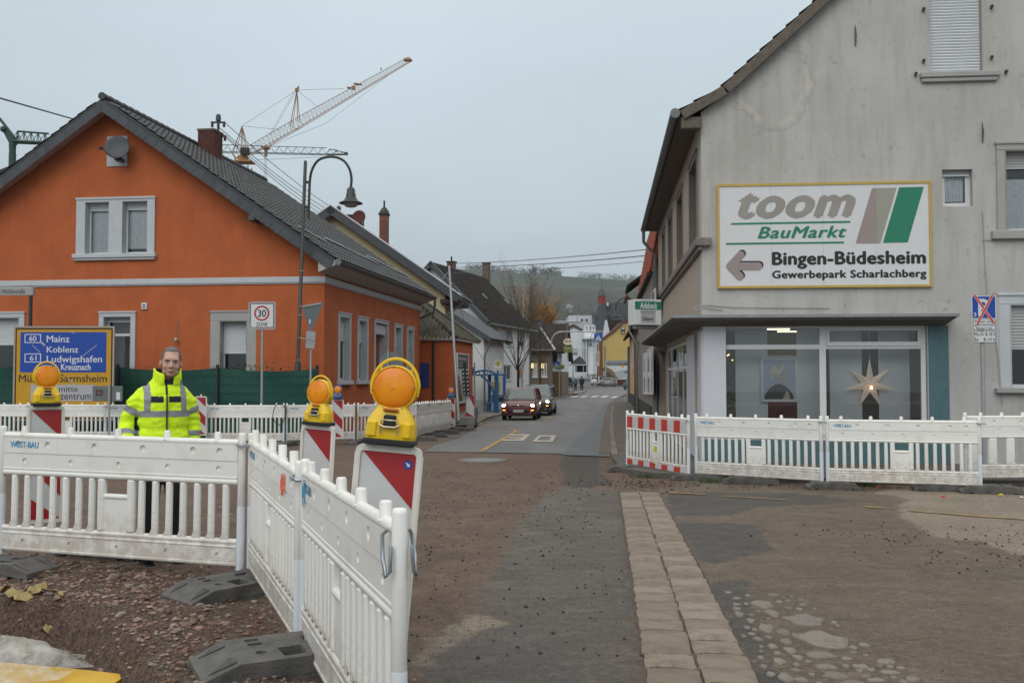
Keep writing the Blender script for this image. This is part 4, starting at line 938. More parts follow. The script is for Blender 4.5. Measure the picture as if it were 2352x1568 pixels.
window(gh,RN,-gl1,-gl0,.25,2.45,.04,.07,mull=[-gl1+wd*k/n for k in (1,2,3)],trans=1.85,gl='glass')
window(gh,RN,-nw1,-nw0,.2,2.45,.04,.06,trans=1.75,gl='glass')
MB().box(-gl0+.02,-nw1-.02,-.03,.03,.0,2.5,.01,RN).box(-nw0+.001,-.0,-.03,.03,.0,2.5,.01,RN).build('facade_panel',M['panel_white'],gh)
MB().box(-LEN+.3,-gl1-.02,-.03,.0,2.46,2.6,.01,RN).box(-min(dr1,LEN-.2),-dr0,.5,.56,-.05,2.45,.01,RN).build('door',M['anthracite'],gh)
MB().box(-gl0,-.01,-.025,0,-.28,.2,.01,RN).build('mosaic_plinth',M['mosaic'],gh)
MB().box(-LEN,.14,-.13,.0,zlg-.17,zlg-.001,.02,RN).box(-LEN,.10,-.08,.0,zlg-.25,zlg-.171,.02,RN).box(-.13,.17,-.13,-.001,zlg-.17,zlg-.001,.02).build('string_course',M['ledge'],gh)
MB().box(W_-.3,W_,.4,LEN,-.3,p0[1]).box(0,W_,LEN-.3,LEN,-.3,p0[1]).build('back_wall',M['roughcast'],gh)
MB().box(.9,W_-.9,1.3,1.36,3.0,p0[1]+.9).box(3.5,W_-3.5,1.3,1.36,p0[1]+.9,p0[1]+3.2).box(4.9,W_-.5,1.0,1.06,0,2.9).box(1.0,1.05,1.3,LEN-.4,3.0,p0[1]).build('dark_backing',M['dark'],gh)  # black backing plates give the upper windows their unlit interior
# roof: main slope with a flatter kick at the eave, barge boards
e0=RF.on(*zt(340,650),-.1); gx=-.42
rp=[(gx,p0[1]+.0),(p1[0]-.02,p1[1]+.17),(xa,za+.2)]
for sgn,q in ((1,lambda x: x),(-1,lambda x: W_-x)):
    prof=[(q(x),z) for x,z in rp]
    mb=MB()
    for (xa_,za_),(xb_,zb_) in zip(prof,prof[1:]):
        mb.add([(xa_,-.16,za_),(xb_,-.16,zb_),(xb_,LEN+.2,zb_),(xa_,LEN+.2,za_),(xa_,-.16,za_-.1),(xb_,-.16,zb_-.1),(xb_,LEN+.2,zb_-.1),(xa_,LEN+.2,za_-.1)],[(0,1,2,3),(7,6,5,4),(0,4,5,1),(3,2,6,7),(0,3,7,4)])
    rf=mb.build('roof',M['oldtile'],gh,fixn=True)
    for k,((xa_,za_),(xb_,zb_)) in enumerate(zip(prof,prof[1:])):
        d=Vector((xb_-xa_,0,zb_-za_)); l=d.length; d.normalize()
        upn=Vector((-d.z,0,d.x))*(1 if d.x > 0 else -1)
        MB().box(.0,l,-.2-.006*k,-.161,-.20,-.015,.01,basis(Vector((xa_,0,za_)),d,Vector((0,1,0)),upn)).build('barge_board',M['wood_old'],rf,fixn=True)
        if sgn > 0:
            me_,tb_=pantile(.3,.33,M['oldtile'],amp=.025)
            for j in range(int(l/.33)):
                o=bpy.data.objects.new('roof_tile',me_); COL.objects.link(o); o.parent=rf; place(o,basis(Vector((xa_,-.19,za_))+d*(.33*j)-upn*.022,Vector((0,1,0)),d,upn))
MB().add([(gx,-.16,p0[1]-.11),(0,-.16,p0[1]-.12),(0,LEN,p0[1]-.12),(gx,LEN,p0[1]-.11)],[(0,1,2,3)]).box(gx+.04,-.001,-.15,.06,p0[1]-.34,p0[1]-.12,.01).build('eave_boards',M['wood_old'],gh)
mb=MB().lathe([(.085,0),(.085,1)],10,basis(Vector((gx-.08,-.2,p0[1]-.03)),Vector((1,0,0)),Vector((0,0,1)),Vector((0,LEN+.4,0))),True,pi,2*pi).cyl((gx-.08,-.21,p0[1]-.06),(gx-.08,-.18,p0[1]-.06),.095)
for k in range(18): mb.lathe([(.094,0),(.094,.03)],8,basis(Vector((gx-.08,.3+k*.8,p0[1]-.03)),Vector((1,0,0)),Vector((0,0,1)),Vector((0,1,0))),True,pi,2*pi)
mb.build('gutter',M['zincgutter'],gh)
pipe(gh,[(gx-.08,LEN-.2,p0[1]-.1),(gx-.08,LEN-.2,p0[1]-.5),(-.12,LEN-.15,p0[1]-.95),(-.1,LEN-.15,2.7),(-.1,LEN-.15,-.2)],.055,'zincgutter')
# concrete canopy round the corner
ztc=RF.on(1614,735,0)[1]+.07; cx0,cy0=-.60,-.5; cxr=RF.on(2205,727,-.5)[0]; cyl_=13.4
top=[(cx0,cy0),(cxr,cy0),(cxr,.0),(.0,.0),(.0,cyl_),(cx0-.05,cyl_)]
mb=MB().plate(top,[],ztc-.055,ztc,'xy'); mb.build('canopy',M['canopy_top'],gh)
n6=[(p[0],p[1],ztc-.056) for p in ((cx0+.02,cy0+.02),(cxr-.02,cy0+.02),(cxr-.02,-.001),(-.001,-.001),(-.001,cyl_),(cx0-.03,cyl_-.02))]
lo=[(cx0+.06,cy0+.06,ztc-.10),(cxr-.1,cy0+.06,ztc-.10),(cxr-.1,-.002,ztc-.19),(-.002,-.002,ztc-.19),(-.002,cyl_,ztc-.19),(cx0+.0,cyl_-.05,ztc-.10)]
MB().add(n6+lo,[(0,1,7,6),(1,2,8,7),(4,5,11,10),(5,0,6,11),(6,7,8,9),(6,9,10,11)]).build('canopy_underside',M['canopy_under'],gh,fixn=True)
# shopfront
fz=lambda u,v: RF.on(u,v,.06)
pn=[(*fz(1666.6,791.6),*fz(1881.8,753.5)),(*fz(1666.6,997),*fz(1881.8,801.5)),(*fz(1904,785),*fz(2107,759)),(*fz(1899,997),*fz(2115,800.5))]
pn=[(min(a,c_),min(b_,d_),max(a,c_),max(b_,d_)) for a,b_,c_,d_ in pn]; zb_=min(p[1] for p in pn)
sf=MB().plate(rect(.36,zb_-.05,shop_r+.09,zst+.08),[rect(*p) for p in pn],.06,.13,'xz').build('shop_window',M['pvc'],gh)
for p in pn: MB().box(p[0],p[2],.09,.1,p[1],p[3]).build('pane',M['glass'],sf)
x0_,z0_=fz(1899,797); x1_,z1_=fz(2112,748)
MB().plate(rect(x0_,z0_+.02,x1_,z1_-.02),[rect(*pn[2])],.035,.059,'xz').build('transom_frame',M['pvc'],sf)
MB().box(.0,shop_l-.001,-.035,-.003,zsb-.1,ztc-.19,.006).build('facade_panel',M['panel_white'],gh)
MB().box(shop_l,shop_r+.10,-.004,.06,zb_-.12,zb_-.05,.01).build('shop_sill',M['pvc'],gh)
tx0,tx1=RF.on(2132,850)[0],RF.on(2178,850)[0]
MB().box(.0,tx0-.001,-.034,-.002,-.28,zsb-.105).box(tx0,tx1,-.036,-.002,-.28,ztc-.2).build('mosaic_cladding',M['mosaic'],gh)
MB().box(shop_r+.1,tx0-.002,-.03,-.002,zsb-.1,ztc-.2,.006).build('facade_panel',M['pvc'],gh)
# shop interior
MB().box(.36,4.85,5.2,5.3,-.1,2.75).box(4.85,4.95,.4,5.2,-.1,2.75).build('shop_wall',M['roomwall'],gh)
MB().box(.36,4.9,.36,5.2,-.1,-.02).build('shop_floor',M['stone_trim'],gh); MB().box(.36,4.9,.36,5.2,2.72,2.8).build('shop_ceiling',M['panel_white'],gh)
def blind(za_,zb2,y):
    a,b_=RF.on(z2(za_,700)[0],850,y)[0],RF.on(z2(zb2,700)[0],850,y)[0]
    MB().box(a,b_,y,y+.015,.2,2.6).build('blind',M['paper'],gh)
for a,b_ in ((752,930),(1093,1217)): blind(a,b_,.55)
for a,b_ in ((1275,1453),(1547,1718)): blind(a,b_,.52)
a,b_=RF.on(1762,800,3.0)[0],RF.on(1831,800,3.0)[0]
M['lamp_on']=mat('lit_tube',(1.0,.95,.55),.5,0,emit=2.4); M['olive']=mat('olive_room_wall',(.30,.27,.10),.9,.1); M['redseat']=mat('red_fabric',(.11,.012,.018),.8,.1)
a4,b4=RF.on(z2(925,0)[0],750,4.6)[0],RF.on(z2(1095,0)[0],750,4.6)[0]
MB().box(a4-.6,b4+.6,4.6,4.65,1.4,2.7).build('room_partition',M['olive'],gh)
fl=thing('fluorescent_ceiling_lamp','pair of lit yellowish fluorescent tubes on the ceiling inside the shop','ceiling lamp',RF.wor((a,3.0,2.6)),RRZ)
ub_=RF.on(1762,756,2.0); uc_=RF.on(1831,756,2.0)
fl.location=RF.wor((ub_[0],2.0,ub_[1]))
MB().cyl((0,0,0),(uc_[0]-ub_[0]-.15,0,.0),.012,8).build('tube',M['lamp_on'],fl); MB().cyl((.25,.25,-.04),(uc_[0]-ub_[0]+.1,.25,-.04),.012,8).build('tube',M['lamp_on'],fl); MB().box(0,uc_[0]-ub_[0]+.1,-.05,.3,.03,.07).build('lamp_housing',M['lgrey'],fl)
ld=bpy.data.lights.new('shop_tube_light','AREA'); ld.shape='RECTANGLE'; ld.size=2.2; ld.size_y=.8; ld.energy=30; ld.color=(1,.97,.9); lo_=bpy.data.objects.new('shop_tube_light',ld); COL.objects.link(lo_); lo_.parent=fl; lo_.location=(.4,-.4,.02)
xa_,za_=RF.on(*z2(940,880),.9); st_=thing('red_armchair','red upholstered seat behind the poster in the shop window','armchair',RF.wor((xa_+.3,1.2,.0)),RRZ)
MB().box(-.4,.4,-.35,.35,.2,.6,.08).build('seat',M['redseat'],st_); MB().box(-.4,.4,.3,.5,.2,1.2,.08).build('backrest',M['redseat'],st_)
# poster stand with a plain stand-in picture, paper star lantern, christmas tree
def on2(zx,zy,y): return RF.on(*z2(zx,zy),y)
pa,pb=on2(893,841,.45),on2(1097,585,.45); pc=((pa[0]+pb[0])/2,(pa[1]+pb[1])/2); pw,ph=(pb[0]-pa[0])/2,(pb[1]-pa[1])/2
po=thing('framed_poster','framed poster of a pale haired figure in dark clothing standing in the shop window','poster',RF.wor((pc[0],.45,pc[1]-ph)),RRZ)
M['poster_sky']=mat('poster_blue_grey',(.40,.45,.56),.6,.08,3); M['poster_dark']=mat('poster_charcoal',(.035,.033,.036),.6,.1); M['poster_pale']=mat('poster_cream',(.62,.58,.52),.6,.12,20); M['poster_warm']=mat('poster_warm_cream',(.50,.44,.37),.6,.15,20); M['poster_skin']=mat('poster_skin',(.48,.40,.36),.6,.05)
MB().plate(rect(-pw,0,pw,2*ph),[rect(-pw+.05,.05,pw-.05,2*ph-.09)],-.012,.02,'xz').build('frame',M['sign_white'],po); MB().box(-pw+.05,pw-.05,.005,.015,.05,2*ph-.09).build('print',M['poster_sky'],po)
def S(*q): return [(-pw+.05+a*(2*pw-.1),.05+b_*(2*ph-.14)) for a,b_ in q]
MB().plate(S((.02,0),(.06,.12),(.18,.27),(.38,.38),(.55,.42),(.66,.36),(.80,.26),(.92,.12),(.95,0)),[],.0025,.0045,'xz').build('print',M['poster_dark'],po)
MB().plate(S((.50,.40),(.56,.55),(.60,.74),(.70,.80),(.80,.74),(.76,.62),(.70,.55),(.70,.40),(.62,.36)),[],.0005,.002,'xz').build('print',M['poster_skin'],po)
for k,(a,b_,r) in enumerate(((.36,.60,.10),(.30,.70,.11),(.38,.80,.12),(.50,.86,.11),(.60,.84,.08),(.46,.70,.12),(.44,.56,.07),(.26,.58,.06),(.56,.76,.07))):
    c_=S((a,b_))[0]; MB().plate([(c_[0]+r*pw*1.5*cos(t)*(1+.12*sin(5*t+k)),c_[1]+r*pw*1.4*sin(t)) for t in [2*pi*i/16 for i in range(16)]],[],-.0015-.0009*k,0-.0009*k,'xz').build('print',M['poster_pale' if k % 3 else 'poster_warm'],po)
MB().plate(S((.60,.0),(.68,.14),(.74,.22),(.80,.16),(.84,.02),(.78,0)),[],.0008,.0022,'xz').build('print',M['poster_skin'],po)
M['star_paper']=mat('lit_star_paper',(.62,.50,.40),.8,.15,12,emit=.22); M['bulb']=mat('warm_bulb',(1.0,.55,.2),.5,0,emit=9)
sx_,sz_=on2(1497,745,.4); star=thing('paper_star_lantern','lit seven pointed paper star lantern hanging in the right shop window','lantern',RF.wor((sx_,.4,sz_)),RRZ)
mb=MB(); R1,R2=.47,.15; fr_,bk_=(0,-.09,0),(0,.09,0)
for k in range(7):
    a=pi/2+2*pi*k/7; r1=R1*(1.08 if k == 0 else 1); t=(r1*cos(a),0,r1*sin(a)); l=(R2*cos(a+pi/7),0,R2*sin(a+pi/7)); r=(R2*cos(a-pi/7),0,R2*sin(a-pi/7))
    mid=(R2*.9*cos(a),-.10,R2*.9*sin(a))
    mb.add([fr_,l,t,mid,r,bk_],[(0,3,1),(1,3,2),(0,4,3),(3,4,2),(5,1,2),(5,2,4)])
mb.build('paper_shade',M['star_paper'],star,fixn=True); MB().ell((.0,-.115,-.06),.022,.022,.03,8,6).build('bulb',M['bulb'],star); MB().cyl((0,0,R1),(0,0,1.0),.006,5).build('cord',M['sign_white'],star)
ct=thing('christmas_tree','small dark christmas tree with lights at the left edge of the shop window','christmas tree',RF.wor((RF.on(z2(728,600)[0],800,.95)[0]-.1,1.05,.1)),RRZ)
M['fir']=mat('fir_needles',(.015,.035,.012),.8,.4,20); M['fairy']=mat('fairy_light',(1,.7,.2),.5,0,emit=4)
mb=MB(); rg_=random.Random(4)
for k in range(700):
    h=rg_.random() ** .7; a=rg_.uniform(0,6.28); r=.48*(1-h*.95)*rg_.uniform(.5,1); p=Vector((r*cos(a),r*sin(a),.2+h*1.7)); q=p+Vector((cos(a),sin(a),-.4))*.09; s_=Vector((-sin(a),cos(a),0))*.02
    mb.add([p-s_,p+s_,q],[(0,1,2)])
mb.build('foliage',M['fir'],ct); MB().cyl((0,0,0),(0,0,.4),.03).build('trunk',M['wood_dark'],ct)
for zx,zy in ((715,580),(708,585),(735,610)):
    x,z=on2(zx,zy,.6); MB().ell(ct.matrix_basis.inverted() @ RF.wor((x,.6,z)),.012,.012,.012,6,4).build('fairy_light',M['fairy'],ct)

# big advert board
s0,s1=RF.on(1648,663,-.05),RF.on(2138,415,-.05); bw,bh=s1[0]-s0[0],0
zb0,zt0=RF.on(1893,660.5,-.05)[1],RF.on(1893,419.5,-.05)[1]
ad=thing('advertising_board','large white DIY store advert board with yellow frame on the grey gable','sign',RF.wor((s0[0],-.03,zb0)),RRZ)
BW,BH=bw,zt0-zb0
MB().plate(rect(0,0,BW,BH),[rect(.045,.045,BW-.045,BH-.045)],-.035,.028,'xz').build('frame',M['ad_yellow'],ad)
pw4=(BW-.09)/4
for k in range(4): MB().box(.045+k*pw4+.0015,.045+(k+1)*pw4-.0015,-.02,.02,.045,BH-.045).build('panel',M['sign_white'],ad)
def A(x,y): return (BW*(x-30)/2250,BH*(1-(y-75+(x-30)*.0095)/1105))   # advert pixel -> board
def lab(s_,x0,y0,x1,y1,mm,y=-.0235):
    a,b_=A(x0,y1),A(x1,y0); lettering(MB(),s_,a[0],b_[0],a[1],b_[1],y).build('lettering',M[mm],ad)
def poly(pts,mm,y=-.0232): MB().plate([A(*p) for p in pts],[],y,y+.002,'xz').build('printed_shape',M[mm],ad)
lab('toom',255,150,1500,448,'ad_taupe'); lab('BauMarkt',460,518,1402,655,'ad_green')
lab('Bingen-Büdesheim',610,778,2218,978,'sign_black'); lab('Gewerbepark Scharlachberg',610,975,2222,1100,'sign_black')
poly([(177,506),(183,486),(1442,469),(1436,490)],'ad_green'); poly([(122,718),(128,697),(1372,686),(1366,706)],'ad_green')
poly([(1668,128),(1712,127),(1712,707),(1492,707)],'ad_pink'); poly([(1712.5,127),(1925,124),(1748,706),(1712.5,707)],'ad_grey'); poly([(1952,121),(2207,117),(2032,697),(1775,702)],'ad_green')
def arrow(dx,dy,mm,y):
    r=42; c1,c2,c3=(280,825),(268,1055),(465,945); tip=(165,945); mb=MB()
    def bar(p,q):
        an=atan2(q[1]-p[1],q[0]-p[0]); pts=[(p[0]+r*cos(an+pi/2+pi*k/8)+dx,p[1]+r*sin(an+pi/2+pi*k/8)+dy) for k in range(9)]+[(q[0]+r*cos(an-pi/2+pi*k/8)+dx,q[1]+r*sin(an-pi/2+pi*k/8)+dy) for k in range(9)]
        return [A(*p_) for p_ in pts]
    for i,(p,q) in enumerate(((tip,c1),(tip,c2),((185,945),c3))): MB().plate(bar(p,q),[],y-.0006*i,y+.002,'xz').build('printed_arrow',M[mm],ad,fixn=True)
arrow(15,-15,'sign_black',-.0225); arrow(0,0,'ad_pink',-.0262)
# projecting shop sign
gsx=P(1489,722,20.3); gl_=thing('shop_sign','white box sign with green stripe reading Adelseck Glaserei above the canopy','sign',(gsx.x,gsx.y,P(1486,746,20.3).z),RRZ+.38)
gw_,gh_=.60,.53; MB().box(-gw_/2,gw_/2,-.0,.36,0,gh_,.008).build('sign_box',M['sign_white'],gl_)
MB().box(-gw_/2+.13,gw_/2-.14,-.004,-.0005,.04,gh_-.02).build('panel',M['lgrey'],gl_)
MB().box(-gw_/2+.0,gw_/2-.002,-.007,-.0045,.32,.485).build('stripe',M['ad_green'],gl_)
mb=MB(); lettering(mb,'Adelseck',-.19,.20,.335,.47,-.0085); mb.build('lettering',M['sign_white'],gl_)
MB().plate(rect(-.29,.33,-.205,.475),[rect(-.27,.35,-.225,.455)],-.009,-.0075,'xz').build('emblem',M['ad_green'],gl_)
mb=MB(); lettering(mb,'Fenster · Rollläden in Kunststoff und Metall',-.18,.17,.262,.29,-.006); lettering(mb,'Glasarbeiten · Rollläden · Reparaturen',-.15,.14,.222,.25,-.006); lettering(mb,'Glaserei',-.13,.11,.085,.18,-.006); mb.build('lettering',M['sign_black'],gl_)
MB().box(-.25,.25,.1,.26,-.08,-.001,.01).build('bracket',M['canopy_top'],gl_)

# ------------------------------------------------------------------ further houses on the right
def row_house(name,label,y0,y1,x0,ez,m,rise,run,roofm,over=.35,base=-.6):
    o=RF.wor((x0,y0,0)); o.z=base; F_=Frame(o,RRZ); t=thing(name,label,'house',o,RRZ); ln=y1-y0
    MB().box(0,6,0,ln,0,ez-base).build('wall',M[m],t)
    d=Vector((run,0,rise)); 
    rf=slab(t,(-over,-.1,ez-base-over*rise/run),(0,1,0),d,ln+.2,d.length+over*d.length/run,.12,roofm)
    MB().add([(0,.0,ez-base),(run*2,0,ez-base),(run,0,ez-base+rise)],[(0,1,2)]).add([(0,ln,ez-base),(run*2,ln,ez-base),(run,ln,ez-base+rise)],[(0,2,1)]).build('gable_wall',M[m],t)
    slab(t,(2*run+over,-.1,ez-base-over*rise/run),(0,1,0),(-run,0,rise),ln+.2,d.length+over*d.length/run,.12,roofm)
    return t,F_,rf
def side_win(t,F_,u0,u1,v0,v1,x=0.0,shut=0,name='window',fm='pvc',gl='darkglass'):
    ya,za_=F_.onx(u0,v0,x); yb,zb2=F_.onx(u1,v1,x); z1_=F_.onx((u0+u1)/2,v0,x)[1]; z0_=F_.onx((u0+u1)/2,v1,x)[1]
    Mf=RN @ Matrix.Translation((0,x,0)); return window(t,Mf,-max(ya,yb),-min(ya,yb),z0_,z1_,-.06,.06,shut=shut,gl=gl,fm=fm,name=name)
t1,F1,r1=row_house('taupe_house','narrow taupe house with steep red clay tiled roof next to the grey gable house',14.9,27.5,-.21,5.25,'taupe',2.6,.5,'redtile',.03)
dv=Vector((.5,0,2.6)).normalized()
tile_slope(r1,F1,Vector((-.03,-.1,5.25+.6-.03*2.6/.5))+Vector((-dv.z,0,dv.x))*.01,(0,1,0),dv,58,11,.22,.24,M['redtile'],300,amp=.035)
MB().box(-.16,-.0,-.05,12.9,5.55,5.68,.02).build('eave',M['wood_dark'],t1)
for q in ((1499,1508,668,712),(1479.5,1486,811,905),(1489,1496,801,905),(1497.5,1502,795,905)): side_win(t1,F1,*q)
pipe(t1,[(-.45,12.0,4.6),(-.45,12.0,4.2),(-.1,11.6,3.6),(-.12,11.5,2.6),(-.12,11.5,0)],.06,'zincgutter')
MB().box(-.05,-.001,.3,12,0,1.1).build('plinth',M['anthracite'],t1)
t2,F2,r2=row_house('timber_house','tall narrow house with dark timber eaves and copper gutter behind the taupe house',27.6,31.5,.2,6.5,'wood_dark',2.2,3,'oldtile',.95)
pipe(t2,[(-.95,-.05,5.9),(-.95,3.8,5.9)],.07,'rust','gutter'); pipe(t2,[(-.9,.1,5.85),(-.5,.1,5.55),(-.1,.2,5.3),(-.08,.2,3.6)],.055,'rust')
t3,F3,r3=row_house('peach_house','peach rendered house with low brown eaves far along the right pavement',31.6,57,.15,4.7,'peach',2.6,3.4,'oldtile',.5)
for q in ((1462,1466,770,850),(1452,1455,780,850)): side_win(t3,F3,*q)
MB().box(-.04,-.001,0,25,0,.9).build('plinth',M['wood_dark'],t3); pipe(t3,[(-.55,.3,4.3),(-.5,.3,4.1),(-.1,.4,3.7),(-.1,.4,0)],.06,'anthracite'); pipe(t3,[(-.1,9,4.2),(-.1,9,0)],.06,'rust'); pipe(t3,[(-.1,24.8,4.4),(-.1,24.8,0)],.09,'sign_grey')
# ------------------------------------------------------------------ left side of the street
def z4(x,y): return (689+x*.18312,459.4+y*.18312)
def z3(x,y): return (947.4+x*.2015,689+y*.2015)
def z6(x,y): return (1091+x*.2563,574.2+y*.2563)
def zo(x,y): return (402+x*.2563,114.8+y*.2563)
def at_u(u,Y): return (u-CX)/FPX*Y
# cream house behind the orange one
CRZ=-.065
CF=Frame((at_u(1022,47),47,-.62),CRZ)
ch_=thing('cream_house','cream rendered house behind the orange house with slate verge and red dish','house',CF.o,CRZ)
ca,cza=CF.on(765,494); _,ce=CF.on(1022,672); cp_=(cza-ce)/-ca
wall(ch_,I4,[(2*ca,0),(0,0),(0,ce),(ca,cza),(2*ca,ce)],[(-1.05,CF.on(1010,746)[1],-.8,CF.on(1010,736)[1]),(-.55,CF.on(1010,746)[1],-.3,CF.on(1010,736)[1])],'cream',.3)
MB().box(2*ca,0,2.9,3.2,0,ce).box(-.3,0,.3,2.9,0,ce).box(-2,-.3,.3,.34,0,ce).build('back_wall',M['cream'],ch_)
crt=Vector((ca,0,cza+.42)); cps=Vector((1,0,-cp_)).normalized(); cpl=Vector((-1,0,-cp_)).normalized(); cl_=(.85-ca)/cps.x
for sgn,d in ((1,cps),(-1,cpl)):
    upv=Vector((cp_*sgn,0,1)).normalized()
    rf=MB().box(0,cl_,-.45,3.4,-.14,0,0,basis(crt,d,Vector((0,1,0)),upv)).build('roof',M['rooftile'],ch_,fixn=True)
    MB().box(0,cl_,-.5,-.451,-.40,-.02,0,basis(crt,d,Vector((0,1,0)),upv)).build('verge_board',M['slate'],rf,fixn=True)
    MB().box(0,cl_,-.53,-.40,-.03,.03,0,basis(crt,d,Vector((0,1,0)),upv)).build('verge_trim',M['sign_white'],rf,fixn=True)
    if sgn > 0:
        p=crt+d*cl_; MB().tube([(p.x+.05,-.5,p.z-.05),(p.x+.05,3.4,p.z-.05)],.08,8).tube([(p.x+.05,-.1,p.z-.1),(p.x+.05,-.1,p.z-.35),(p.x-.9,.1,p.z-1.0),(p.x-1.1,.1,p.z-1.4),(p.x-1.1,.1,.3)],.05,8).build('gutter',M['zincgutter'],rf)
        MB().box(-.2,.78,-.3,3.3,p.z-.38,p.z-.16,.03).build('eave_box',M['wood_dark'],rf)
def brick_stack(par,c,w,d,h,m,name='chimney',cap=True,by=.085,bx=.26):
    s_=MB().box(c[0]-w/2,c[0]+w/2,c[1]-d/2,c[1]+d/2,c[2],c[2]+h).build(name,M['mortar'],par)
    me=mesh_of(MB().box(-.5,.5,0,1,-.5,.5,.04),'brick',m); z=c[2]+.05; k=0
    while z < c[2]+h-.06:
        n=max(2,int(round(w/bx)))
        for i in range(n):
            o_=0 if k % 2 else .0
            o=bpy.data.objects.new('brick',me); COL.objects.link(o); o.parent=s_; o.location=(c[0]-w/2+w*(i+.5)/n,c[1]-d/2-.006,z); o.scale=(w/n-.014,.02,by-.014)
        z += by; k += 1
    if cap: MB().box(c[0]-w*.62,c[0]+w*.62,c[1]-d*.62,c[1]+d*.62,c[2]+h,c[2]+h+.09,.01).build('chimney_cap',M['wood_dark'],s_)
    return s_
q0=CF.on(*z4(1045,560),1.9); q1=CF.on(*z4(1045,185),1.9); cw=abs(CF.on(*z4(1097,400),1.9)[0]-CF.on(*z4(995,400),1.9)[0])
cs=brick_stack(ch_,(q0[0],1.9+cw/2,q0[1]-.5),cw,cw,q1[1]-q0[1]+.5,M['brick_light'])
MB().lathe([(.26,0),(.24,.12),(.16,.2),(.15,.26),(.04,.34)],12,Matrix.Translation((q0[0],1.9+cw/2,q1[1]+.09))).cyl((q0[0],1.9+cw/2,q1[1]+.4),(q0[0],1.9+cw/2,q1[1]+.75),.05,6).build('chimney_cowl',M['anthracite'],cs)
q2=CF.on(*z4(560,215),2.4); brick_stack(ch_,(q2[0],2.7,q2[1]-.8),.7,.5,.85,M['brick'])
q3=CF.on(*z4(745,222),1.5); rd_=90*.18312/FPX*49
d3=dish('satellite_dish','dark red satellite dish on a pole above the cream house roof',CF.wor((q3[0],1.5,q3[1])),rd_,-.12,ORZ-.1,'brick',arm=True)
MB().cyl((.1,.3,0),(.1,.3,-1.6),.03,6).build('mast',M['steel_dark'],d3)
# low orange annex with corrugated hip roof
AF=Frame((at_u(1042,42),42,-.5),ORZ)
an=thing('orange_annex','low orange annex with mossy corrugated hip roof beside the corner house','outbuilding',AF.o,ORZ)
ae=AF.on(1042,778)[1]
wall(an,I4,[(-3.4,0),(0,0),(0,ae),(-3.4,ae)],[],'orange',.25); MB().box(-.25,0,.25,4.6,0,ae).box(-3.4,0,4.4,4.6,0,ae).build('wall',M['orange'],an)
m,N,L,b=ngroup('mossy_corrugated_sheet'); tc=N.new('ShaderNodeTexCoord').outputs['Object']
c=mixc(N,L,rng(N,L,noise_n(N,L,tc,5,6,.7),.42,.62),(.048,.046,.038),(.115,.105,.09)); c=mixc(N,L,rng(N,L,noise_n(N,L,tc,2.2,5,.65),.48,.62,0,.9),c,(.045,.055,.022)); c=mixc(N,L,rng(N,L,noise_n(N,L,tc,22,4,.7),.62,.72,0,.6),c,(.19,.18,.165))
L.new(c,b.inputs['Base Color']); b.inputs['Roughness'].default_value=.95; bumpn(N,L,b,noise_n(N,L,tc,30,4),.4,.02); M['corrugated']=m
ZE,RS,KK=ae+.04,.79,2.35; ex,ey=.16,-.18; D_=5.9
def corr(par,pt,umax,vtop,per=.19):
    mb=MB(); n=int(umax/per*6); rows=10; vs=[]
    for i in range(n+1):
        u=umax*i/n; h=.05*sin(2*pi*u/per); t=vtop(u)
        for j in range(rows+1): vs.append(Vector(pt(u,t*j/rows))+Vector((0,0,h+.01)))
    for i in range(n):
        for j in range(rows): a=i*(rows+1)+j; mb_f=(a,a+rows+1,a+rows+2,a+1); mb.f.append(mb_f); mb.sm.append(True)
    mb.v=vs; return mb.build('roof_sheet',M['corrugated'],par)
corr(an,lambda u,v: (ex-u,ey+v,ZE+v*RS),3.6,lambda u: min(u,KK))
corr(an,lambda u,v: (ex-v,ey+u,ZE+v*RS),D_,lambda u: min(u,KK,D_-u))
MB().tube([(ex,ey,ZE+.03),(ex-KK,ey+KK,ZE+KK*RS+.05)],.09,6).tube([(ex,ey+D_,ZE+.03),(ex-KK,ey+D_-KK,ZE+KK*RS+.05)],.09,6).tube([(ex-KK,ey+KK,ZE+KK*RS+.05),(ex-KK,ey+D_-KK,ZE+KK*RS+.05)],.09,6).tube([(ex-KK,ey+KK,ZE+KK*RS+.05),(ex-KK-1.6,ey+KK,ZE+KK*RS+.05)],.09,6).build('ridge_sheet',M['corrugated'],an)
MB().box(-3.4,ex-.02,ey+.04,ey+.07,ZE-.10,ZE-.01).box(ex-.05,ex-.02,ey+.071,D_-.3,ZE-.10,ZE-.01).build('fascia',M['fascia'],an)
MB().add([(-3.4,ey+.05,ZE-.06),(ex,ey+.05,ZE-.06),(ex,0,ZE-.06),(-3.4,0,ZE-.06)],[(0,1,2,3)]).add([(0,0,ZE-.06),(ex-.03,0,ZE-.06),(ex-.03,D_,ZE-.06),(0,D_,ZE-.06)],[(0,1,2,3)]).build('soffit',M['wood_dark'],an)
pipe(an,[(AF.on(995,800,-.06)[0],-.06,ae-.1),(AF.on(995,800,-.06)[0],-.06,.1)],.055,'anthracite')
a,b_=AF.on(964.5,874,-.03),AF.on(985.7,840,-.03)
sh2=MB().box(a[0]-.2,b_[0],-.05,-.001,a[1]-.3,b_[1],.008).build('shutter',mat('blue_painted_boards',(.012,.05,.22),.6,.1),an)
for k in range(3): MB().box(a[0]-.2,b_[0],-.058,-.0505,a[1]-.3+.02+k*.36,a[1]-.3+.34+k*.36,.004).build('board',sh2.data.materials[0],sh2)
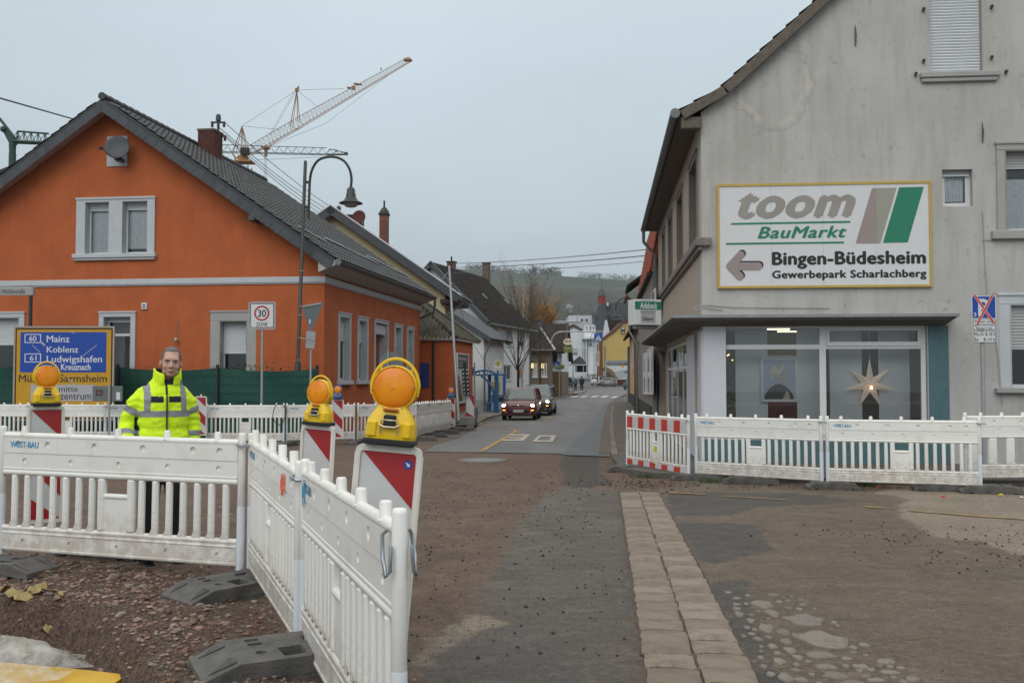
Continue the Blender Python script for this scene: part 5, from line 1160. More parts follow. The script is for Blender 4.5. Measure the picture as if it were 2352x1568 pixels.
# gate pillar, grey gate
gp_=thing('gate_pillar','orange rendered gate pillar with pointed cap in front of the annex','gate pillar',G(1018,940),ORZ)
gpz=P(1018,869,gp_.location.y).z-gp_.location.z; MB().box(-.2,.2,-.2,.2,-.2,gpz,.02).build('shaft',M['orange'],gp_); MB().add([(-.22,-.22,gpz),(.22,-.22,gpz),(.22,.22,gpz),(-.22,.22,gpz),(0,0,gpz+.14)],[(0,1,4),(1,2,4),(2,3,4),(3,0,4)]).build('cap',mat('terracotta_cap',(.40,.17,.09),.85,.1),gp_)
gt=thing('yard_gate','grey vertical board yard gate in dark frame beside the orange pillar','gate',G(985,942),ORZ)
gtz=P(985,876,gt.location.y).z-gt.location.z; M['gate_grey']=mat('gate_grey',(.085,.105,.13),.5,.08,rnd=.1)
MB().plate(rect(-.55,.0,.5,gtz),[rect(-.5,.08,.45,gtz-.05)],-.02,.03,'xz').box(.52,.60,-.04,.04,0,gtz+.15).build('frame',M['anthracite'],gt)
gb=mesh_of(MB().box(0,.1,-.012,.012,0,gtz-.15,.004),'board',M['gate_grey'])
for k in range(9): inst('board',gb,gt,(-.495+k*.105,0,.09))
# weathered concrete wedge and billboard on the annex street side
MB().plate([(.1,-.2),(4.2,-.2),(4.2,.62),(.1,.28)],[],.005,.32,'yz').build('plinth',M['ledge'],an)
def billboard(name,label,o,rz,w,h,z0,head=.27,M_=I4,txt=True,legs=None):
    t=thing(name,label,'billboard',o,rz)
    MB().plate(rect(0,z0,w,z0+h),[rect(.06,z0+.06,w-.06,z0+h-.06)],-.06,.02,'xz',M_).build('frame',M['sign_white'],t)
    MB().box(.06,w-.06,-.02,.015,z0+.06,z0+h-.06,0,M_).build('panel',M['bb_sky'],t)
    hh_=(h-.12)*head
    MB().box(.07,w-.07,-.024,-.021,z0+h-.07-hh_,z0+h-.07,0,M_).build('header',M['bb_head'],t)
    def pl(q,mm,y): MB().plate([(.07+a*(w-.14),z0+.07+b_*(h-.14-hh_)) for a,b_ in q],[],y,y+.002,'xz',M_).build('print',M[mm],t)
    pl([(0,0),(.55,0),(.42,.22),(.36,.5),(.2,.75),(.0,.92)],'bb_earth',-.0235); pl([(.0,.0),(.4,0),(.28,.25),(.12,.5),(0,.55)],'bb_brown',-.026)
    pl([(.36,.5),(.55,.62),(1,.78),(1,.12),(.82,.08),(.55,0),(.43,.2)],'bb_water',-.0285); pl([(.74,.5),(1,.74),(1,.42),(.84,.4)],'bb_hill',-.031)
    MB().plate(circ(w*.70,z0+(h-hh_)*.93,min(w,h)*.075),[],-.033,-.031,'xz',M_).build('print',M['bb_orange'],t)
    if txt:
        mb=MB(); lettering(mb,'150 € Jubiläumsbonus sichern!',.1,w*.86,z0+h-.07-hh_*.42,z0+h-.07-hh_*.12,-.026); lettering(mb,'Glasarbeiten · Rollläden · Reparaturen',.1,w*.75,z0+h-.07-hh_*.65,z0+h-.07-hh_*.52,-.026)
        lettering(mb,'Glasarbeiten · Rollläden · Reparaturen',.1,w*.5,z0+h-.07-hh_*.85,z0+h-.07-hh_*.72,-.026)
        if M_ is not I4: mb.v=[M_ @ v for v in mb.v]
        mb.build('lettering',M['sign_white'],t)
    return t
M['bb_sky']=mat('print_pale_sky',(.56,.58,.60),.6,.05); M['bb_head']=mat('print_slate_header',(.10,.105,.12),.6,.05); M['bb_earth']=mat('print_ochre_hills',(.20,.14,.06),.6,.3,4); M['bb_brown']=mat('print_dark_scrub',(.07,.055,.03),.6,.4,8); M['bb_water']=mat('print_river',(.36,.40,.44),.6,.1,2); M['bb_hill']=mat('print_far_bank',(.10,.14,.13),.6,.3,5); M['bb_orange']=mat('print_orange_dot',(.62,.25,.02),.6,0)
ya,za_=AF.onx(*z3(487,1180),.02); yb,zb2=AF.onx(*z3(618,600),.02); ztp=AF.onx(*z3(487,600),.02)[1]
billboard('advert_billboard','tall advert billboard with dark header on the street side of the orange annex',AF.wor((.07,ya,0)),ORZ+pi/2,yb-ya,ztp-za_,za_,.30)

# white wing and white house with dark tiled roof
WF=Frame((at_u(1111,57),57,-.6),ORZ-.08)
ww=thing('white_annex','low white rendered side wing with dark sloping verge beside the bus shelter','house',WF.o,ORZ-.08)
_,we=WF.on(1111,772); wa,wza=WF.on(1000,700); wp=(wza-we)/-wa
wall(ww,I4,[(-7,0),(0,0),(0,we),(-7,we+7*wp)],[],'white_wall',.3); MB().box(-.3,0,.3,5.2,0,we).build('wall',M['white_wall'],ww)
d=Vector((-1,0,wp)).normalized(); slab(ww,(.55,-.3,we-.55*wp+.22),(0,1,0),d,5.8,8.5,.16,'rooftile')
MB().box(0,8.5,-.34,-.301,-.24,-.02,0,basis(Vector((.55,0,we-.55*wp+.22)),d,Vector((0,1,0)),Vector((wp,0,1)).normalized())).build('verge_board',M['slate'],ww,fixn=True)
MB().box(-1.6,.012,-.012,-.001,0,.75).box(.0,.012,0,5,0,.75).build('plinth',M['white_trim'],ww)
pipe(ww,[(.45,-.2,we-.25),(.4,-.2,we-.5),(.08,-.1,we-1.1),(.08,-.1,.1)],.05,'zincgutter')
HRZ=-.306
HF=Frame((at_u(1114,65),65,-.65),HRZ)
wh=thing('white_house','large white house with dark tiled roof behind the bus stop','house',HF.o,HRZ)
ha,hza=HF.on(994,612); _,he=HF.on(1118,737); hp=(hza-he)/-ha; HL=HF.onx(1217,760,0)[0]
wall(wh,I4,[(2*ha,0),(0,0),(0,he),(ha,hza),(2*ha,he)],[],'white_wall',.3)
wv=[]
for q in ((125,210,705,850),(265,335,720,860),(390,445,730,870),(120,190,1030,1160),(258,328,1030,1165),(395,440,1045,1165)):
    u0,v0=z6(q[0],q[2]); u1_,v1=z6(q[1],q[3]); y0_=HF.onx(u0,v0,0)[0]; y1_=HF.onx(u1_,v1,0)[0]; um=(u0+u1_)/2
    wv.append((y0_,HF.onx(um,v1,0)[1],y1_,HF.onx(um,v0,0)[1]))
wall(wh,RP,[(.3,0),(HL,0),(HL,he),(.3,he)],wv,'white_wall',.3)
for k,h in enumerate(wv): window(wh,RP,h[0],h[2],h[1],h[3],.1,.09,mull=[(h[0]+h[2])/2] if k > 2 else (),shut=(.42,.62,.62,0,0,.2)[k],gl='darkglass',sill=(.08,.06,.06),surm='pvc')
MB().box(-.001,.015,0.01,HL,0,1.0).build('plinth',M['white_trim'],wh); MB().box(2*ha,0,HL-.3,HL,0,he).build('back_wall',M['white_wall'],wh)
hrt=Vector((ha,0,hza+.3)); hps=Vector((1,0,-hp)).normalized(); hl_=(.4-ha)/hps.x; hup=Vector((hp,0,1)).normalized()
rf=MB().box(0,hl_,-.4,HL+.3,-.15,0,0,basis(hrt,hps,Vector((0,1,0)),hup)).build('roof',M['oldtile'],wh,fixn=True)
MB().box(0,hl_,-.4,HL+.3,-.15,0,0,basis(hrt,Vector((-1,0,-hp)).normalized(),Vector((0,1,0)),Vector((-hp,0,1)).normalized())).build('roof',M['oldtile'],wh,fixn=True)
he_=hrt+hps*(hl_+.02); tile_slope(rf,HF,Vector((he_.x,-.42,he_.z))+hup*.01,(0,1,0),-hps,int((HL+.7)/.34),int(hl_/.36),.34,.36,M['oldtile'],300,amp=.028)
MB().box(0,hl_,-.46,-.401,-.26,.03,0,basis(hrt,hps,Vector((0,1,0)),hup)).build('verge_board',M['slate'],rf,fixn=True); MB().box(0,hl_,-.47,-.35,.03,.06,0,basis(hrt,hps,Vector((0,1,0)),hup)).build('verge_trim',M['zincgutter'],rf,fixn=True)
MB().box(0,hl_,-.46,-.401,-.26,.03,0,basis(hrt,Vector((-1,0,-hp)).normalized(),Vector((0,1,0)),Vector((-hp,0,1)).normalized())).build('verge_board',M['slate'],wh,fixn=True)
MB().tube([(he_.x+.06,-.4,he_.z-.1),(he_.x+.06,HL+.3,he_.z-.1)],.08,8).tube([(.3,HL-.1,he_.z-.2),(.08,HL-.1,he-.6),(.08,HL-.1,.2)],.05,6).tube([(.3,.1,he_.z-.2),(.08,.1,he-.6),(.08,.1,.2)],.05,6).build('gutter',M['zincgutter'],wh)
for q in ((78,472),(277,508)):
    yq,_=HF.onx(*z6(*q),ha*.45); p=hrt+hps*(ha*-.55/hps.x)+hup*.06
    MB().box(-.25,.25,yq-.16,yq+.16,0,.07,.02,basis(Vector((p.x,0,p.z)),hps,Vector((0,1,0)),hup)).build('roof_window',M['zincgutter'],rf,fixn=True)
q=HF.on(*z6(110,330),7.5); brick_stack(wh,(ha-.1,HF.onx(*z6(112,310),ha)[0],hza-.3),.5,.5,1.75,mat('yellow_brick',(.14,.10,.06),.9,.2,rnd=.2))
yq=HF.onx(1037,610,ha)[0]; brick_stack(wh,(ha,yq,hza-.1),.5,.5,.75,M['brick']); MB().cyl((ha,yq,hza+.6),(ha,yq,hza+1.1),.06,6).build('chimney_cowl',M['anthracite'],wh)

# brown brick house with hip roof, white inn behind it
BF=Frame((at_u(1262,84),84,-.5),-.08)
bh_=thing('brown_brick_house','low brown brick house with hipped tile roof behind the bare street tree','house',BF.o,-.08)
bx,_=BF.on(1217,830); be=BF.on(1262,803)[1]
bw_=[(BF.on(*z6(515,1140))[0],BF.on(*z6(515,1135))[1],BF.on(*z6(560,1140))[0],BF.on(*z6(540,1010))[1]),(BF.on(*z6(592,1140))[0],BF.on(*z6(592,1135))[1],BF.on(*z6(645,1140))[0],BF.on(*z6(600,1010))[1])]
wall(bh_,I4,[(bx,0),(0,0),(0,be),(bx,be)],bw_,'brownstone',.3); MB().box(-.3,0,.3,7,0,be).build('wall',M['brownstone'],bh_)
for h in bw_: window(bh_,I4,*[h[0],h[2],h[1],h[3]],.08,.12,mull=[h[0]+(h[2]-h[0])*.5],gl='darkglass',sill=(.05,.09,.08),surm='pvc')
ra,rz2=BF.on(1242,754,2.6)
MB().add([(bx-.3,-.4,be-.05),(.5,-.4,be-.05),(.5,7.5,be-.05),(bx-.3,7.5,be-.05),(ra,2.4,rz2),(ra,5,rz2)],[(0,1,4),(1,2,5,4),(2,3,5),(3,0,4,5),(3,2,1,0)]).build('roof',M['oldtile'],bh_)
MB().tube([(.5,-.4,be-.02),(ra,2.4,rz2+.04)],.09,6).build('hip_cap',M['fascia'],bh_); MB().tube([(bx-.3,-.48,be-.05),(.5,-.48,be-.05)],.08,6).tube([(bx+.1,-.48,be-.1),(bx,-.1,be-.6),(bx,-.1,.2)],.05,6).build('gutter',M['zincgutter'],bh_)
for q in ((512,1033),(603,1033)):
    x,z=BF.on(*z6(*q),-.15); l_=thing('wall_lantern',('lit wall lantern left of the window on the brown brick house','lit wall lantern between the windows on the brown brick house')[q[0] > 550],'lantern',BF.wor((x,-.18,z)),-.22,'lanterns on the brown brick house')
    MB().box(-.12,.12,-.1,.1,-.25,.2,.02).build('lamp_glass',M.setdefault('lantern_glow',mat('lit_lantern_glass',(.9,.72,.35),.5,0,emit=.7)),l_); MB().lathe([(.2,.2),(.03,.38)],8).box(-.03,.03,-.1,.16,-.4,-.25).build('cap',M['anthracite'],l_)
x,z=BF.on(1241,742,2.5); d4=dish('satellite_dish','dark satellite dish at the roof ridge of the brown brick house',BF.wor((x,2.4,z)),.34,-.15,-.2,'anthracite',arm=False); MB().cyl((0,.1,-.9),(0,.1,0),.04,6).build('mast',M['steel_dark'],d4)
IF_=Frame((at_u(1290,92),92,-.45),-.13)
inn=thing('white_inn','white inn with brown brick ground floor and dark tiled roof at the street bend','house',IF_.o,-.13)
ie=IF_.on(1290,800)[1]; isp=IF_.on(1290,853)[1]; ir=IF_.on(1297,746,3)[1]
MB().box(-6,0,0,9,0,isp).build('ground_floor_wall',M['brownstone'],inn); iw=[(-1.05,IF_.on(1275,825)[1],-.5,IF_.on(1275,805)[1])]
MB().plate(rect(-6,isp+.001,0,ie),[rect(-.95,isp+.7,-.35,ie-.35)],0,.25,'xz').build('wall',M['white_wall'],inn); window(inn,I4,-.95,-.35,isp+.7,ie-.35,.1,.08,gl='darkglass')
MB().plate([(.0,isp+.001),(9,isp+.001),(9,ie-.6),(3.4,ir),(0,ie)],[],-.25,.0,'yz').build('gable_wall',M['white_wall'],inn)
MB().add([(-6,-.5,ie-.3),(.3,-.5,ie-.3),(.3,3.4,ir+.15),(-6,3.4,ir+.15),(.3,9.6,ie-1.1),(-6,9.6,ie-1.1)]+[(-6,-.5,ie-.5),(.3,-.5,ie-.5),(.3,3.4,ir-.08),(.3,9.6,ie-1.35)],[(0,1,2,3),(3,2,4,5),(0,6,7,1),(1,7,8,2),(2,8,9,4)]).build('roof',M['oldtile'],inn)
MB().tube([(.33,-.5,ie-.35),(.33,3.4,ir+.1),(.33,9.6,ie-1.15)],.14,4).build('verge_board',M['wood_dark'],inn)
for k in range(3): MB().box(-3.6+k*1.1,-3.3+k*1.1,-.9,-.6,0,isp-.1).build('porch_post',M['wood_dark'],inn)
x,z=IF_.on(*z7(772,522),-1.2)
inns=thing('inn_sign','hanging oval beer sign over two green inn boards on the white inn','sign',IF_.wor((x,-1.2,z)),-.1)
MB().plate([(1.42*q[0],q[1]) for q in circ(0,0,.31,20)],[],-.08,.08,'xz').build('oval',mat('cream_light_sign',(.62,.55,.40),.4,0),inns)
mb=MB(); lettering(mb,'Bitburger',-.3,.3,-.1,.14,-.085); mb.build('lettering',M['wood_dark'],inns); M['olive_sign']=mat('olive_sign',(.16,.17,.05),.5,.05)
MB().box(-.42,.42,-.05,.05,-.78,-.42,.01).box(-.42,.42,-.05,.05,-1.0,-.82,.01).cyl((0,0,-.4),(0,0,-1.6),.05,6).cyl((0,.0,.3),(0,.0,.42),.06,6).build('board',M['olive_sign'],inns); mb=MB(); lettering(mb,'GASTSTÄTTE',-.36,.36,-.68,-.55,-.055); mb.build('lettering',M['cream'],inns)
# ------------------------------------------------------------------ far end of the street
def far(name,label,u,v,Y,cat='house'):
    o=P(u,v,Y); return thing(name,label,cat,o),Frame(o,0)
def fpoly(t,F_,pts,d,m,name='wall',y=0.0,holes=()): 
    return MB().plate([F_.on(*p,y) for p in pts],[[F_.on(*p,y) for p in h] for h in holes],y,y+d,'xz').build(name,M[m],t)
def fbox(t,F_,u0,v0,u1,v1,d,m,name,y=-.1): return fpoly(t,F_,[(u0,v1),(u1,v1),(u1,v0),(u0,v0)],d,m,name,y)
def zq(*p): return [z7(*q) for q in p]
t,F_=far('white_gable_house','white house with dark brown gable trim at the end of the street',1310,862,150)
fpoly(t,F_,zq((600,1150),(1120,1150),(1120,360),(1055,322),(868,225),(730,305),(600,380)),9,'white_wall2')
fpoly(t,F_,zq((590,365),(590,400),(868,245),(1060,345),(1060,312),(868,203)),9.4,'wood_dark','roof',-.3)
w=fbox(t,F_,*z7(832,625),*z7(950,742),.15,'pvc','window',-.16); fbox(w,F_,*z7(842,635),*z7(938,725),.05,'shutter','shutter',-.2); fbox(w,F_,*z7(842,726),*z7(938,738),.05,'darkglass','pane',-.2)
w=fbox(t,F_,*z7(1030,405),*z7(1062,515),.15,'pvc','window',-.16); fbox(w,F_,*z7(1040,425),*z7(1062,505),.05,'darkglass','pane',-.2)
gbk=fbox(t,F_,*z7(1020,650),*z7(1085,842),.2,'sign_white','glass_block_panel',-.21)
for i in range(2):
    for j in range(6): x,z=F_.on(*z7(1036+31*i,664+32*j),-.22); MB().plate(circ(x,z,.08,8),[],-.23,-.2,'xz').build('glass_block',M['darkglass'],gbk)
fbox(t,F_,*z7(745,185),*z7(770,260),1.2,'wood_dark','chimney',3)
t,F_=far('white_tower','white stair tower with crown shaped top beside the white gable house',1356,862,146,'tower')
fpoly(t,F_,zq((1120,1100),(1225,1100),(1225,470),(1120,470)),3.5,'white_wall','shaft'); fpoly(t,F_,zq((1060,455),(1270,455),(1270,300),(1210,290),(1060,300)),6,'white_wall','upper_room',-.8)
fpoly(t,F_,zq((1225,1100),(1290,1100),(1290,500),(1225,480)),3,'white_wall2','side_wall',.6)
for k in range(7): fpoly(t,F_,zq((1068+k*28,312),(1092+k*28,312),(1092+k*28,222-(k % 2)*10),(1068+k*28,222-(k % 2)*10)),.4,'white_wall2','crown_panel',-.9+.3*abs(k-3))
for k in range(3): fpoly(t,F_,zq((1100+k*62,300),(1112+k*62,300),(1112+k*62,240),(1100+k*62,240)),.1,'dark','window_slit',-1.1)
fbox(t,F_,*z7(1060,430),*z7(1230,470),1.5,'white_wall','cornice',-1.4); fbox(t,F_,*z7(1112,470),*z7(1122,1100),.2,'zincgutter','downpipe',-.25)
t,F_=far('slate_porch','small slate roofed porch in front of the white gable house',1325,862,132,'porch')
fpoly(t,F_,zq((820,930),(1105,930),(1085,880),(988,778),(900,850)),4,'slate','roof'); fbox(t,F_,*z7(800,925),*z7(1110,945),4,'fascia','fascia',-.1)
fbox(t,F_,*z7(905,945),*z7(1100,1065),.3,'dark','opening',2.5)
for x in (915,1040,1100): fbox(t,F_,*z7(x,945),*z7(x+10,1065),.2,'fascia','post',0)
t,F_=far('flat_roof_block','grey flat roofed block with two windows below the hillside',1330,760,190,'building')
fbox(t,F_,*z7(785,50),*z7(1200,330),10,'lgrey','wall',0); fbox(t,F_,*z7(420,160),*z7(1200,330),8,'lgrey','wall',-3); fbox(t,F_,*z7(410,150),*z7(1000,163),8.4,'sign_white','roof_edge',-3.2)
for x in (1000,1083): w=fbox(t,F_,*z7(x-10,108),*z7(x+52,160),.2,'pvc','window',-.2); fbox(w,F_,*z7(x,112),*z7(x+42,158),.1,'darkglass','pane',-.3)
fbox(t,F_,*z7(785,25),*z7(850,55),1,'wood_dark','chimney',2)
for k in range(1): fbox(t,F_,*z7(925,-40),*z7(932,150),.2,'zincgutter','mast',-3.5)
t,F_=far('church','church with big slate roof and red bell turret at the end of the street',1390,840,215,'church')
fpoly(t,F_,[z6(1050,760),z6(1100,505),z6(1115,478),z6(1410,458),z6(1440,800),z6(1050,800)],14,'slate','roof'); fbox(t,F_,*z6(1040,790),*z6(1450,1080),13,'fascia','wall',.3)
x,z=F_.on(*z6(1137,500),4); x2,z2_=F_.on(*z6(1137,412),4); r=abs(F_.on(*z6(1102,450),4)[0]-F_.on(*z6(1172,450),4)[0])/2
tr_=MB().lathe([(r*.96,z-2),(r*.96,z2_-.2),(r*1.15,z2_)],8,Matrix.Translation((x,4,0)),False).build('turret',mat('red_shingle',(.26,.018,.022),.7,.12),t)
zt2=F_.on(*z6(1137,345),4)[1]; hh2=zt2-z2_
MB().lathe([(r*1.1,z2_+.01),(r*.8,z2_+hh2*.22),(r*.84,z2_+hh2*.5),(r*.55,z2_+hh2*.8),(r*.12,zt2),(r*.05,zt2+1.5),(r*.1,zt2+1.8),(.04,zt2+2.1),(.03,F_.on(*z6(1137,268),4)[1])],12,Matrix.Translation((x,4,0))).build('spire',M['slate'],tr_)
fbox(t,F_,*z6(1176,468),*z6(1203,515),2,'slate','dormer',-.8); fbox(t,F_,*z6(1181,472),*z6(1198,498),.1,'sign_white','dormer_window',-.9); fbox(t,F_,*z6(1185,580),*z6(1215,608),2,'brick','dormer',-.8); fbox(t,F_,*z6(1048,560),*z6(1075,600),3,'slate','side_dormer',-1)
t,F_=far('small_white_gable','narrow pale gable with brown tiled roof left of the yellow house',1395,800,176)
fpoly(t,F_,zq((1420,470),(1520,360),(1468,125)),4,'white_wall2'); fpoly(t,F_,zq((1522,355),(1480,130),(1740,130),(1745,200),(1560,360)),6,'oldtile','roof',.2)
t,F_=far('yellow_house','ochre yellow house with one small window behind the river billboard',1420,872,168)
fpoly(t,F_,zq((1395,990),(1900,1230),(1900,150),(1745,175),(1690,235),(1610,320),(1395,478)),8,'yellow_wall'); fpoly(t,F_,zq((1385,470),(1390,492),(1620,330),(1750,190),(1900,165),(1900,135),(1745,160),(1600,310)),8.5,'brick','roof',-.3)
fpoly(t,F_,zq((1330,1190),(1398,1190),(1398,500),(1340,540)),2,'brick_light','side_wall',.4)
w=fbox(t,F_,*z7(1722,252),*z7(1795,378),.15,'wood_dark','window',-.16); fbox(w,F_,*z7(1732,262),*z7(1785,366),.05,'lgrey','pane',-.2); fbox(w,F_,*z7(1732,300),*z7(1785,345),.05,'darkglass','pane',-.22)
fbox(t,F_,*z7(1425,600),*z7(1440,1190),.2,'zincgutter','downpipe',-.2); fbox(t,F_,*z7(1660,1195),*z7(1900,1290),.4,'brick','garden_wall',-.6)
o=P(*z7(1445,1195),163); w_=P(*z7(1880,1195),163).x-o.x; h_=P(*z7(1445,855),163).z-o.z
billboard('advert_billboard','wide river landscape billboard in white frame in front of the yellow house',o,0,w_,h_,0,.27)
t,F_=far('wall_banner','beige vertical cloth banner hanging beside the street near the tower',1369,845,140,'banner'); fbox(t,F_,*z7(1265,690),*z7(1335,960),.1,'poster_skin','cloth',0); fbox(t,F_,*z7(1292,560),*z7(1308,1235),.2,'anthracite','pole',.15)
for k in range(6): fbox(t,F_,*z7(1280,730+25*k),*z7(1318,738+25*k),.02,'wood_dark','print',-.03)
# ------------------------------------------------------------------ hill with fields, vineyards and woods
m,N,L,b=ngroup('hillside'); tc=N.new('ShaderNodeTexCoord').outputs['Object']; sx=N.new('ShaderNodeSeparateXYZ'); L.new(tc,sx.inputs[0])
hz=mth(N,L,'ADD',sx.outputs[2],rng(N,L,noise_n(N,L,tc,.006,4,.6),.25,.75,-16,16))
row=mth(N,L,'SINE',mth(N,L,'MULTIPLY',mth(N,L,'ADD',sx.outputs[0],mth(N,L,'MULTIPLY',sx.outputs[1],.15)),.75))
vin=mixc(N,L,rng(N,L,noise_n(N,L,mapped(N,L,tc,(1,.3,1)),.012,5,.65),.36,.64),(.034,.028,.017),(.020,.026,.014)); vin=mixc(N,L,rng(N,L,row,-.2,.9,0,.6),vin,(.018,.017,.010)); vin=mixc(N,L,rng(N,L,noise_n(N,L,tc,.02,6,.7),.6,.68,0,.6),vin,(.10,.075,.04))
fld=mixc(N,L,rng(N,L,noise_n(N,L,mapped(N,L,tc,(1,1,3)),.008,3),.4,.6),(.016,.031,.016),(.024,.040,.020))
c=mixc(N,L,rng(N,L,hz,92,98),vin,fld); pth=mth(N,L,'SUBTRACT',1,rng(N,L,mth(N,L,'ABSOLUTE',mth(N,L,'SUBTRACT',hz,95)),.6,2.2)); c=mixc(N,L,mth(N,L,'MULTIPLY',pth,.5),c,(.12,.11,.08)); low=rng(N,L,hz,52,40); c=mixc(N,L,low,c,(.028,.030,.018)); L.new(c,b.inputs['Base Color']); b.inputs['Roughness'].default_value=.95; M['hill']=m
RIDGE=[(-900,150),(-250,150),(-60,141),(40,134),(130,127),(170,124),(300,118),(900,110)]
def ridge(x):
    for (a,za_),(b_,zb2) in zip(RIDGE,RIDGE[1:]):
        if x <= b_: t_=(x-a)/(b_-a); return za_+(zb2-za_)*t_
    return 110
def hillz(x,y):
    t_=min(max((y-420)/(1300-420),0),1); s_=t_*t_*(3-2*t_)*.55+t_*.45
    return 6+(ridge(x*1300/max(y,700))-6)*s_+5*noise.noise(Vector((x*.006,y*.006,0)))*s_-max(0,y-1300)*.10
hx,hy=np.linspace(-1000,1000,90),np.linspace(420,1900,70); vs=[(x,y,hillz(x,y)) for y in hy for x in hx]
mb=MB(); mb.v=[Vector(v) for v in vs]; mb.f=[(j*90+i,j*90+i+1,(j+1)*90+i+1,(j+1)*90+i) for j in range(69) for i in range(89)]; mb.sm=[True]*len(mb.f); struct(mb.build('hill',M['hill']))
M['farwood']=mat('far_woods',(.024,.028,.020),.95,.35,.05,dirt=(.05,.036,.02),ds=.02,dlo=.5,dhi=.65)
rg_=random.Random(11); mb=MB()
def clump(x,y,h,n,w=.45):
    z=hillz(x,y)-.5
    for _ in range(n):
        a=rg_.uniform(0,6.28); hh_=rg_.random(); r=h*w*rg_.random() ** .5*(1.15-abs(hh_-.45)); p=Vector((x+r*cos(a),y+r*sin(a),z+h*(.1+.9*hh_))); s_=h*rg_.uniform(.05,.12)
        q=[Vector((rg_.uniform(-1,1),rg_.uniform(-1,1),rg_.uniform(-1,1))).normalized()*s_ for _ in range(3)]; mb.add([p+q[0],p+q[1],p+q[2]],[(0,1,2)])
for k in range(620):
    x=rg_.uniform(-60,200); y=rg_.uniform(1285,1320); d_=noise.noise(Vector((x*.02,3,0))); 
    if d_ <-.25: continue
    clump(x,y,rg_.uniform(5,11)*(1.5 if 25 < x < 62 else 1),30)
for k in range(330): x=rg_.uniform(-60,190); clump(x,rg_.uniform(560,800),rg_.uniform(4,9),20)
for k in range(260): x=rg_.uniform(-40,190); y=700+480*rg_.random(); (clump(x,y,rg_.uniform(1.5,3.5),10) if noise.noise(Vector((x*.03,y*.012,9))) > .1 else None)
for k in range(60): x=rg_.uniform(-30,60); clump(x,1180+rg_.uniform(-30,30),rg_.uniform(2,4),14)
stuff(mb.build('hill_woods',M['farwood']))
# ------------------------------------------------------------------ trees
M['bark']=mat('dark_bark',(.045,.036,.030),.95,.3,8,.3,30); M['birch']=mat('birch_bark',(.34,.31,.28),.9,.4,5); M['twig']=mat('brown_twigs',(.085,.060,.042),.95,.3,2)
M['leaf_gold']=tonemat('gold_leaves',[(.27,.11,.014),(.40,.18,.022),(.48,.27,.05),(.20,.08,.016)],.8); M['leaf_rust']=tonemat('rust_leaves',[(.16,.07,.03),(.24,.12,.06),(.12,.07,.045)],.85)
def branches(mb,tips,p,d,l,r,lev,rg_,spread,up=.12,kids_=(3,4),n=5):
    pts=[p]; q=p; dd=d.copy(); rs=[r]; seg=4
    for i in range(seg):
        dd=(dd+Vector((rg_.uniform(-1,1),rg_.uniform(-1,1),rg_.uniform(-.4,.8)))*.10+Vector((0,0,up*.4))).normalized(); q=q+dd*l/seg; pts.append(q); rs.append(r*(1-.6*(i+1)/seg))
    mb.tube(pts,rs,n if r > .02 else 3,False)
    if lev == 0: tips.extend(pts[2:]); return
    for k in range(rg_.randint(*kids_)):
        t=rg_.uniform(.3,1.0); i=min(int(t*seg),seg-1); base=pts[i].lerp(pts[i+1],t*seg-i); a=rg_.uniform(0,6.28)
        side=dd.orthogonal().normalized(); side=(Matrix.Rotation(a,3,dd) @ side); nd=(dd*1.0+side*spread*rg_.uniform(.6,1.2)+Vector((0,0,up))).normalized()
        branches(mb,tips,base,nd,l*rg_.uniform(.5,.72),max(rs[i]*.55,.006),lev-1,rg_,spread,up,kids_,n)
def tree(name,label,x,y,h,trunk_h,tr,seed,limbs=6,spread=.55,lev=3,bm='bark',tm='twig',leaf=None,nleaf=0,ls=.1,group=None,lean=(0,0),cloud=None):
    rg_=random.Random(seed); t=thing(name,label,'tree',(x,y,gz(y)),0,group); tips=[]
    top=Vector((lean[0],lean[1],trunk_h)); MB().tube([(0,0,-.1),(0,0,trunk_h*.5),top,top+Vector((0,0,(h-trunk_h)*.5)),top+Vector((lean[0],0,h-trunk_h))],[tr*1.15,tr,tr*.85,tr*.5,tr*.1],8).build('trunk',M[bm],t)
    mb=MB()
    for k in range(limbs):
        a=2*pi*k/limbs+rg_.uniform(-.4,.4); zz=trunk_h*rg_.uniform(.8,1.15); d=Vector((cos(a)*spread,sin(a)*spread,1)).normalized()
        branches(mb,tips,Vector((0,0,zz))+Vector((lean[0],lean[1],0)),d,(h-trunk_h)*rg_.uniform(.55,.8),tr*.42,lev,rg_,spread)
    mb.build('crown',M[tm],t)
    if leaf:
        V,Fc,T=[],[],[]
        for k in range(nleaf):
            p=rg_.choice(tips)+Vector((rg_.gauss(0,.22),rg_.gauss(0,.22),rg_.gauss(0,.2)))
            if cloud and k % 6:
                while True:
                    e_=Vector((rg_.uniform(-1,1),rg_.uniform(-1,1),rg_.uniform(-1,1)))
                    if e_.length < .78+.3*noise.noise(e_*2.2) and noise.noise(e_*4.5+Vector((3,3,3))) >-.16: break
                p=Vector([cloud[0][i_]+e_[i_]*cloud[1][i_] for i_ in range(3)])
            q=[Vector((rg_.uniform(-1,1),rg_.uniform(-1,1),rg_.uniform(-1,1))).normalized()*ls for _ in range(3)]; i=len(V); V += [p+e_ for e_ in q]; Fc.append((i,i+1,i+2)); tt=min(max(.5+.5*noise.noise(p*.6)+rg_.uniform(-.3,.3),0),1); T += [tt]*3
        me=bpy.data.meshes.new('leaves'); me.from_pydata([tuple(v) for v in V],[],Fc); me.attributes.new('tone','FLOAT','POINT').data.foreach_set('value',T); me.materials.append(M[leaf]); link('leaves',me,t)
    return t
tree('bare_tree','bare street tree with upswept branches between bus shelter and white house',at_u(1190,62),62,6.6,2.5,.085,5,8,.85,3,tm='bark')
tree('bare_tree','small thin bare tree in front of the brown brick house windows',at_u(1241,79),79,5.8,2.6,.08,8,6,.5,3,tm='twig')
